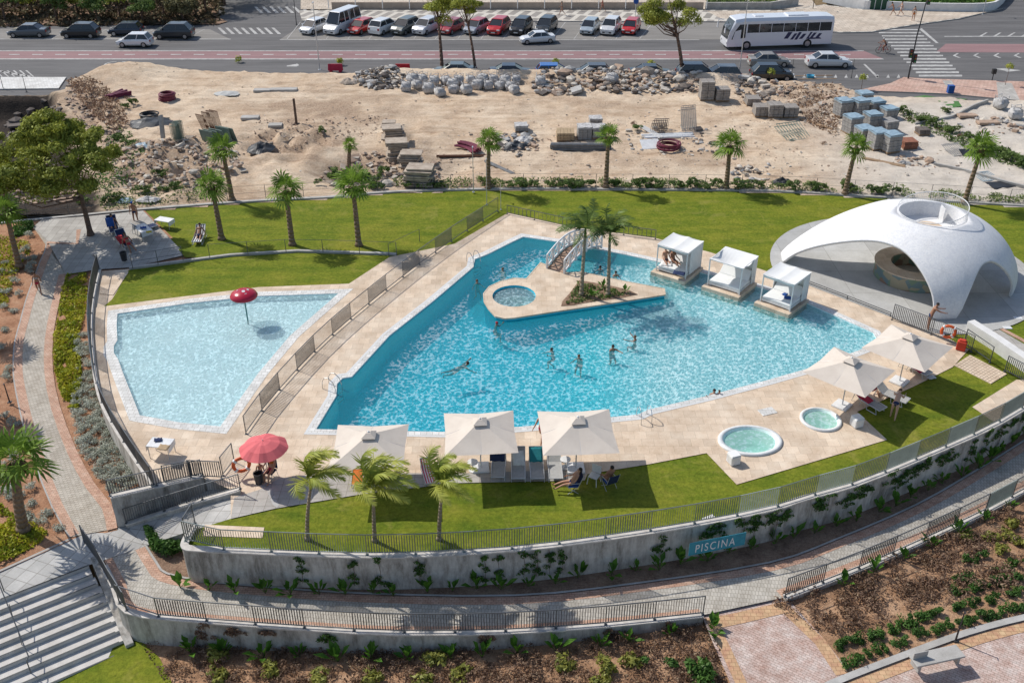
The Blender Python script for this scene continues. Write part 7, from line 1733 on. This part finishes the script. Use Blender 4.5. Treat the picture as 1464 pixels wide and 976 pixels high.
cover('dark_scrub', [(150, 185), (185, 190), (210, 225), (190, 262), (150, 280), (120, 270), (150, 230)], .1, 1700, .11, LG6, .5, 'dark green scrub on the rubble slope beside the big pine', 36, 'scrub', .35)
cover('green_strip', [(1290, 158), (1330, 165), (1385, 195), (1464, 225), (1500, 240), (1480, 250), (1400, 222), (1330, 190), (1290, 172)], .1, 2600, .12, LG7, .35, 'strip of green weeds along the edge of the lot at the upper right', 35, 'weeds')
rubble([(120, 95), (640, 100), (1100, 118), (1100, 240), (600, 255), (330, 240), (200, 200)], 900, .02, .07, [RK[3], RK[1], RK[0], RK[2]], 'fine stones and clods spread over the sandy lot', 17)
# block pallets
def pallet(px, py, layers, label, group='block pallets at the upper right', wrap=None, rz=.35, w=1.15, m=BLK_, nb=3, sc=1, name='block_pallet'):
    p = L(px, py); t = empty(name, p, rz, label, 'pallet', group, sc); mb = MB()
    for k in range(3): mb.box((0, (k-1)*w*.4, .05), (w, .1, .09))
    for k in range(5): mb.box(((k-2)*w*.23, 0, .115), (.13, w, .03))
    mb.build('pallet', TIM, t); mb = MB(); s = w/nb
    for L_ in range(layers):
        r = random.Random(L_+int(px)); ox, oy = r.uniform(-.03, .03), r.uniform(-.03, .03)
        for i in range(nb):
            for j in range(nb): mb.box(((i-(nb-1)/2)*s+ox, (j-(nb-1)/2)*s+oy, .14+.21*L_+.10), (s*.94, s*.94, .19))
    mb.build('blocks', m, t)
    if wrap:
        mb = MB(); n = 4; zt4 = .14+.21*layers+.02; vs = [(w*(i/n-.5)*1.02, w*(j/n-.5)*1.02, zt4+.05*random.random()) for j in range(n+1) for i in range(n+1)]
        mb.add(vs, [(j*(n+1)+i, j*(n+1)+i+1, (j+1)*(n+1)+i+1, (j+1)*(n+1)+i) for j in range(n) for i in range(n)])
        for a, b in (((-.5, -.5), (.5, -.5)), ((.5, -.5), (.5, .5)), ((-.5, .5), (-.5, -.5))): mb.face([(a[0]*w*1.03, a[1]*w*1.03, zt4), (b[0]*w*1.03, b[1]*w*1.03, zt4), (b[0]*w*1.03, b[1]*w*1.03, zt4-.15), (a[0]*w*1.03, a[1]*w*1.03, zt4-.10)])
        mb.build('wrap', wrap, t)
    return t
for k, (x, y, l) in enumerate(((1233, 148, 4), (1203, 166, 6), (1226, 166, 6), (1249, 163, 5), (1268, 170, 4), (1216, 190, 6), (1244, 186, 6), (1233, 203, 5), (1268, 188, 4), (1252, 212, 6), (1271, 216, 6))):
    pallet(x, y, l, 'stacked pallet of grey blocks with a blue-grey wrapped top at the upper right', wrap=BLUW if k != 8 else None, rz=.25+.06*(k % 3), sc=1.1)
pallet(1297, 212, 3, 'pallet of red-brown bricks in front of the grey block pallets', None, None, .1, 1.2, mat('red_brick', (.36, .15, .09), (.2, .09, .06), 4, .9), 4); pallet(1318, 192, 2, 'dark crate standing right of the block pallets', None, None, .1, 1.0, GRK[2], 2)
for x, y, l, lb in ((1009, 142, 8, 'tall dark stack of slabs behind the rubble bank'), (1031, 143, 5, 'lower stack of grey slabs right of the tall one'), (1087, 165, 4, 'big grey concrete block, left of three'), (1106, 166, 5, 'grey concrete block stack, middle of three'), (1128, 166, 4, 'grey concrete block stack, right of three'), (1075, 150, 3, 'small stack of worn slabs left of the concrete blocks')): pallet(x, y, l, lb, None, None, .03, 1.3, mat('worn_slab', (.36, .33, .30), (.20, .18, .16), 3, .9), 2 if x < 1060 else 3)
pallet(808, 199, 3, 'yellowish pallet of tiles, left of the middle pallets', None, None, .0, 1.5, mat('ochre_tile', (.48, .36, .22), (.3, .22, .14), 4, .9), 5); pallet(835, 199, 5, 'tall pallet of grey blocks with pale wrap in the middle of the lot', None, BAG, .05, 1.2); pallet(856, 196, 4, 'pallet of grey blocks right of the tall one in the middle of the lot', None, BAG, .05, 1.2); pallet(851, 180, 3, 'pale wrapped pallet behind the middle pallets', None, BAG, .05, 1.1)
pallet(745, 187, 2, 'small pallet with pale slabs left of the middle pallets', None, BAG, .1, 1.1)
# slab ruin
def slabs(px, py, n, w, d, label, rz=.1, name='slab_stack', lean=.0):
    p = L(px, py); t = MB(); r = random.Random(int(px))
    for k in range(n): t.box((r.uniform(-.12, .12)+lean*k, r.uniform(-.12, .12), .1+.17*k), (w*r.uniform(.85, 1.05), d*r.uniform(.85, 1.05), .12), r.uniform(-.08, .08))
    o = t.build(name, mat('ruin_slab', (.50, .43, .35), (.28, .22, .17), 2, .9, bump=.4), None, p, rz=rz); tag(o, label, 'slab stack')
slabs(556, 190, 6, 1.1, .9, 'uppermost small stack of slabs of the ruin', .1); slabs(563, 205, 9, 1.7, 1.4, 'broad stack of pale slabs on the ruin, second from the top', .1); slabs(570, 228, 10, 1.8, 1.5, 'tall leaning stack of slabs in the middle of the ruin', .15); slabs(588, 240, 8, 1.8, 1.4, 'stack of slabs on the right shoulder of the ruin', -.1); slabs(600, 262, 8, 2.2, 1.6, 'lowest stack of slabs of the ruin beside the kerb', -.15)
slabs(520, 108, 1, .1, .1, 'x'); bpy.data.objects.remove([o for o in bpy.data.objects if o.get('label') == 'x' and o.name.startswith('slab_stack')][0])
# pipes, coils, tarps
def coil(px, py, r, n, th, m, label, name='pipe_coil'):
    p = L(px, py); mb = MB(); q = random.Random(int(px))
    for k in range(n):
        rr = r*q.uniform(.75, 1.05); zz = th+k*th*1.3; cx, cy = q.uniform(-.08, .08), q.uniform(-.08, .08); S_ = 18
        for i in range(S_): a, b = 2*math.pi*i/S_, 2*math.pi*(i+1)/S_; mb.tube((cx+rr*math.cos(a), cy+rr*math.sin(a), zz), (cx+rr*math.cos(b), cy+rr*math.sin(b), zz), th, n=5, cap=False)
    o = mb.build(name, m, None, p); tag(o, label, 'pipe coil')
coil(240, 143, .75, 6, .09, PURP, 'coil of purple pipe lying on the sand at upper left'); coil(214, 168, .8, 4, .07, TARP, 'coil of black pipe on top of the black tarp heap'); coil(956, 212, .95, 8, .05, PURP, 'tangled coil of dark red pipe beside the white beams'); coil(1022, 206, .5, 3, .03, TARP, 'small black hose coil left of the windblown palm')
def pipes(px, py, n, L_, r, m, label, rz, name='pipe_bundle', fan=.05, curve=0):
    p = L(px, py); mb = MB(); q = random.Random(int(px)+int(py))
    for k in range(n):
        a = q.uniform(-fan, fan); y = (k % 5-2)*r*2.1; z = r+(k//5)*r*1.9; l = L_*q.uniform(.85, 1.0); pts = []
        for i in range(7): t_ = i/6-.5; pts.append((l*t_*math.cos(a), y+l*t_*math.sin(a)+curve*(t_*t_*4), z+.02*q.random()))
        mb.path(pts, r, 6)
    o = mb.build(name, m, None, p, rz=rz); tag(o, label, 'pipes')
pipes(830, 213, 12, 5.2, .10, PIPE, 'long bundle of grey pipes in front of the middle pallets', -.02); pipes(672, 212, 8, 2.6, .09, PURP, 'bundle of bent purple pipes left of the lamp post palm', 2.3, curve=.35); pipes(660, 223, 2, 4.2, .09, RUST, 'rusty beam lying left of the lamp post palm', 0, 'rusty_beam')
pipes(716, 240, 3, 4.0, .06, PIPE, 'grey pipes lying on the sand right of the lamp post palm', -.9); pipes(168, 138, 9, 2.4, .11, PURP, 'messy pile of short purple pipes at upper left', .9, fan=.6); pipes(612, 238, 2, 3.0, .07, TIM, 'timber beams leaning beside the slab ruin', -1.2, 'timber_beam')
pipes(955, 196, 5, 4.6, .10, WM, 'bundle of long white beams in the middle right of the lot', .12, 'white_beam'); pipes(930, 190, 4, 3.6, .07, mat('pale_metal', (.5, .5, .5)), 'pale poles lying across the white beams', 2.0); pipes(1265, 232, 2, 3.5, .08, TIM, 'long pale timber lying in front of the pallets', -.6, 'timber_beam')
pipes(1170, 178, 2, 4.0, .08, TIM, 'pale timber lying left of the block pallets', -1.0, 'timber_beam')
def tarp(px, py, rx, ry, h, m, label, seed, name='tarp_heap'):
    p = L(px, py); mb = MB(); n = 14; vs = []
    for j in range(n+1):
        for i in range(n+1):
            x, y = i/n*2-1, j/n*2-1; r = math.sqrt(x*x+y*y); z = max(0, 1-r*r)*h*(.7+.6*noise.noise(Vector((x*2.2, y*2.2, seed))))+.03*noise.noise(Vector((x*6, y*6, seed))); k = 1+.15*noise.noise(Vector((x*2, y*2, seed+5))); vs.append((x*rx*k, y*ry*k, z+.02))
    fs = [(j*(n+1)+i, j*(n+1)+i+1, (j+1)*(n+1)+i+1, (j+1)*(n+1)+i) for j in range(n) for i in range(n) if math.hypot((i+.5)/n*2-1, (j+.5)/n*2-1) < 1.02]
    mb.add(vs, fs); o = mb.build(name, m, None, p); tag(o, label, 'heap')
tarp(215, 176, 1.8, 1.6, .45, TARP, 'black tarp heap under the black pipe coil', 1); tarp(373, 213, 1.1, 1.3, .6, TARP, 'crumpled black tarp right of the glass panels', 2); tarp(206, 208, .9, .6, .25, BLUW, 'bluish crumpled sheet on the rocks at left', 3); tarp(735, 210, 1.2, 1.0, .5, TARP, 'dark scrap heap left of the middle pallets', 4)
tarp(325, 134, 1.3, .8, .2, mat('pale_sheet', (.5, .5, .48)), 'flat pale sheets on the sand at upper left', 5); tarp(750, 200, .9, .8, .4, BAG, 'pale scrap heap left of the middle pallets', 6); tarp(178, 287, .7, .5, .25, BLUW, 'bluish plastic sheet in the weeds above the kerb', 8); tarp(212, 286, .9, .5, .3, BAG, 'pale plastic sheet in the weeds above the kerb', 9)
tarp(1118, 262, .8, .6, .5, TARP, 'dark bag standing behind the kerb right of the cabanas', 11)
tarp(500, 118, 1.0, .7, .5, ROCK, 'small grey stone heap left of the rubble', 7); tarp(1310, 118, .1, .1, .1, TARP, 'x', 9); bpy.data.objects.remove([o for o in bpy.data.objects if o.get('label') == 'x' and o.name.startswith('tarp')][0])
def frames(px, py, n, w, h, m, label, rz, dx=.35, name='panel_stack', bars=True, tilt=14, cat='panels'):
    p = L(px, py); t = empty(name, p, rz, label, cat)
    for k in range(n):
        M1 = Matrix.Translation((k*dx*.5, k*dx, 0)) @ Matrix.Rotation(R(tilt+random.uniform(-6, 6)), 4, 'X'); mb = MB()
        if bars:
            for z in (0.02, h): mb.box((0, 0, z), (w, .05, .05), M=M1)
            for i in range(9): mb.box(((i/8-.5)*w, 0, h/2), (.03, .03, h), M=M1)
        else: mb.box((0, 0, h/2), (w, .04, h), M=M1)
        mb.build('panel', m, t)
frames(300, 206, 5, 1.5, 1.3, GRNM, 'row of upright glass green panels beside the rusty bars', -.5, .42, bars=False); frames(297, 190, 4, .9, 1.9, RUST, 'rusty bar frames standing behind the green panels', -.5, .3); frames(252, 203, 5, .6, 1.7, GRNM, 'bundle of green mesh frames on the sand at left', .3, .22)
frames(232, 198, 2, .25, 1.9, GRK[0], 'grey concrete post leaning beside the tarp heap', .1, .2, 'concrete_post', False, -12, 'post'); frames(940, 190, 3, 1.3, 1.0, GRK[2], 'dark metal frames standing behind the white beams', .1, .5); frames(985, 190, 3, 1.3, 2.0, mat('grey_lattice', (.4, .38, .36)), 'tall lattice frames right of the white beams', .25, .5, tilt=-25)
frames(1143, 200, 2, 2.3, 2.2, GRNM, 'green grey slatted panels lying left of the pallets', .35, .3, tilt=-72); frames(932, 213, 1, 1.6, 1.2, WM, 'white square board lying beside the dark red coil', .15, .3, 'white_board', False, -65, 'board')
frames(1375, 222, 2, 1.6, 1.6, GRK[0], 'metal frame lying on the pale ground left of the leaning palm', .3, .3, tilt=-80); frames(1419, 258, 1, 1.6, 1.6, BLUW, 'glass pane frame lying behind the leaning palm', .25, .3, tilt=-82); frames(1437, 268, 1, 1.9, 1.1, TARP, 'black mat lying on the sand at the right', .2, .3, 'black_mat', False, -88, 'mat')
frames(1400, 222, 1, 2.8, .9, TARP, 'dark trough lying left of the leaning palm', .1, .3, 'dark_trough', False, -70, 'trough')
for x, y, w_, lb in ((375, 131, 1.6, 'flat concrete slab on the sand, left of two'), (406, 130, 2.6, 'long flat concrete slab on the sand, right of two'), (358, 170, 1.6, 'flat timber slab on the sand left of the post'), (394, 181, 1.2, 'small flat slab below the wooden post'), (1381, 167, 1.5, 'brown flat slab on the pale ground, left of two'), (1412, 177, 1.9, 'brown flat slab on the pale ground, right of two')):
    mb = MB(); mb.box((0, 0, .12), (w_, .8, .22)); o = mb.build('flat_slab', M['concrete'] if x < 1000 else RK[3], None, L(x, y), bevel=.02, rz=.05); tag(o, lb, 'slab')
mb = MB(); mb.box((0, 0, 1.15), (.2, .2, 2.4), top=(.9, .9)); mb.box((0, 0, .05), (.5, .4, .12)); o = mb.build('wooden_post', mat('old_wood', (.16, .11, .08), (.08, .05, .04), 5, .9), None, L(424, 178), bevel=.02); tag(o, 'dark upright wooden post in the middle of the sand', 'post')
t = empty('wooden_platform', L(1165, 118), .05, 'timber formwork frame with a light blue bucket beside the near kerb', 'platform'); mb = MB()
for y in (-.6, .6): mb.box((0, y, .5), (4.0, .12, .12))
for x in (-2, -.6, .7, 2): mb.box((x, 0, .42), (.12, 1.3, .1))
mb.build('frame', TIM, t); 
for x in (-1.9, 1.9):
    for y in (-.55, .55): mb = MB(); mb.tube((x, y, 0), (x, y, .5), .05); mb.build('leg', TIM, t)
mb = MB(); mb.lathe([(.001, .55), (.35, .55), (.42, .8), (.38, .8), (.3, .6), (.001, .6)], 14, c=(-.6, -.1, 0)); o = mb.build('bucket', mat('light_blue', (.08, .38, .55)), None, t.location.copy()); tag(o, 'light blue tub resting on the timber formwork frame', 'tub')
for k, (x, y, s) in enumerate(((907, 178, .8), (912, 186, .7), (1333, 180, 1.0), (1345, 188, 1.1), (1362, 190, 1.0), (1290, 163, .9), (1302, 172, 1.0), (1350, 162, .8), (1385, 200, .9), (1400, 212, 1.0), (1425, 222, 1.1), (1450, 232, 1.2), (1375, 195, .9), (1440, 226, 1.0), (1464, 240, 1.2), (1100, 172, .6), (120, 290, .8), (460, 190, .7), (1176, 205, .6), (1320, 176, 1.0), (190, 150, .9), (182, 140, .7), (180, 156, .7))):
    bush('green' if k % 3 else 'dry', L(x, y), s, 'scrubby bush growing between the debris of the lot', 'scrub on the lot', k, 'bush', 'bush')
o = wall('concrete_kerb', smoothline([L(x, y) for x, y in ((1308, 178), (1360, 168), (1390, 155), (1412, 145))], 3), .15, -.2, .35, M['concrete'], 'thin concrete edging beside the artificial lawn', 'kerb')
o = wall('concrete_kerb', smoothline([L(x, y) for x, y in ((1335, 236), (1380, 245), (1440, 262), (1490, 275))], 3), .2, -.2, .3, M['concrete'], 'long concrete edging behind the leaning palm', 'kerb')
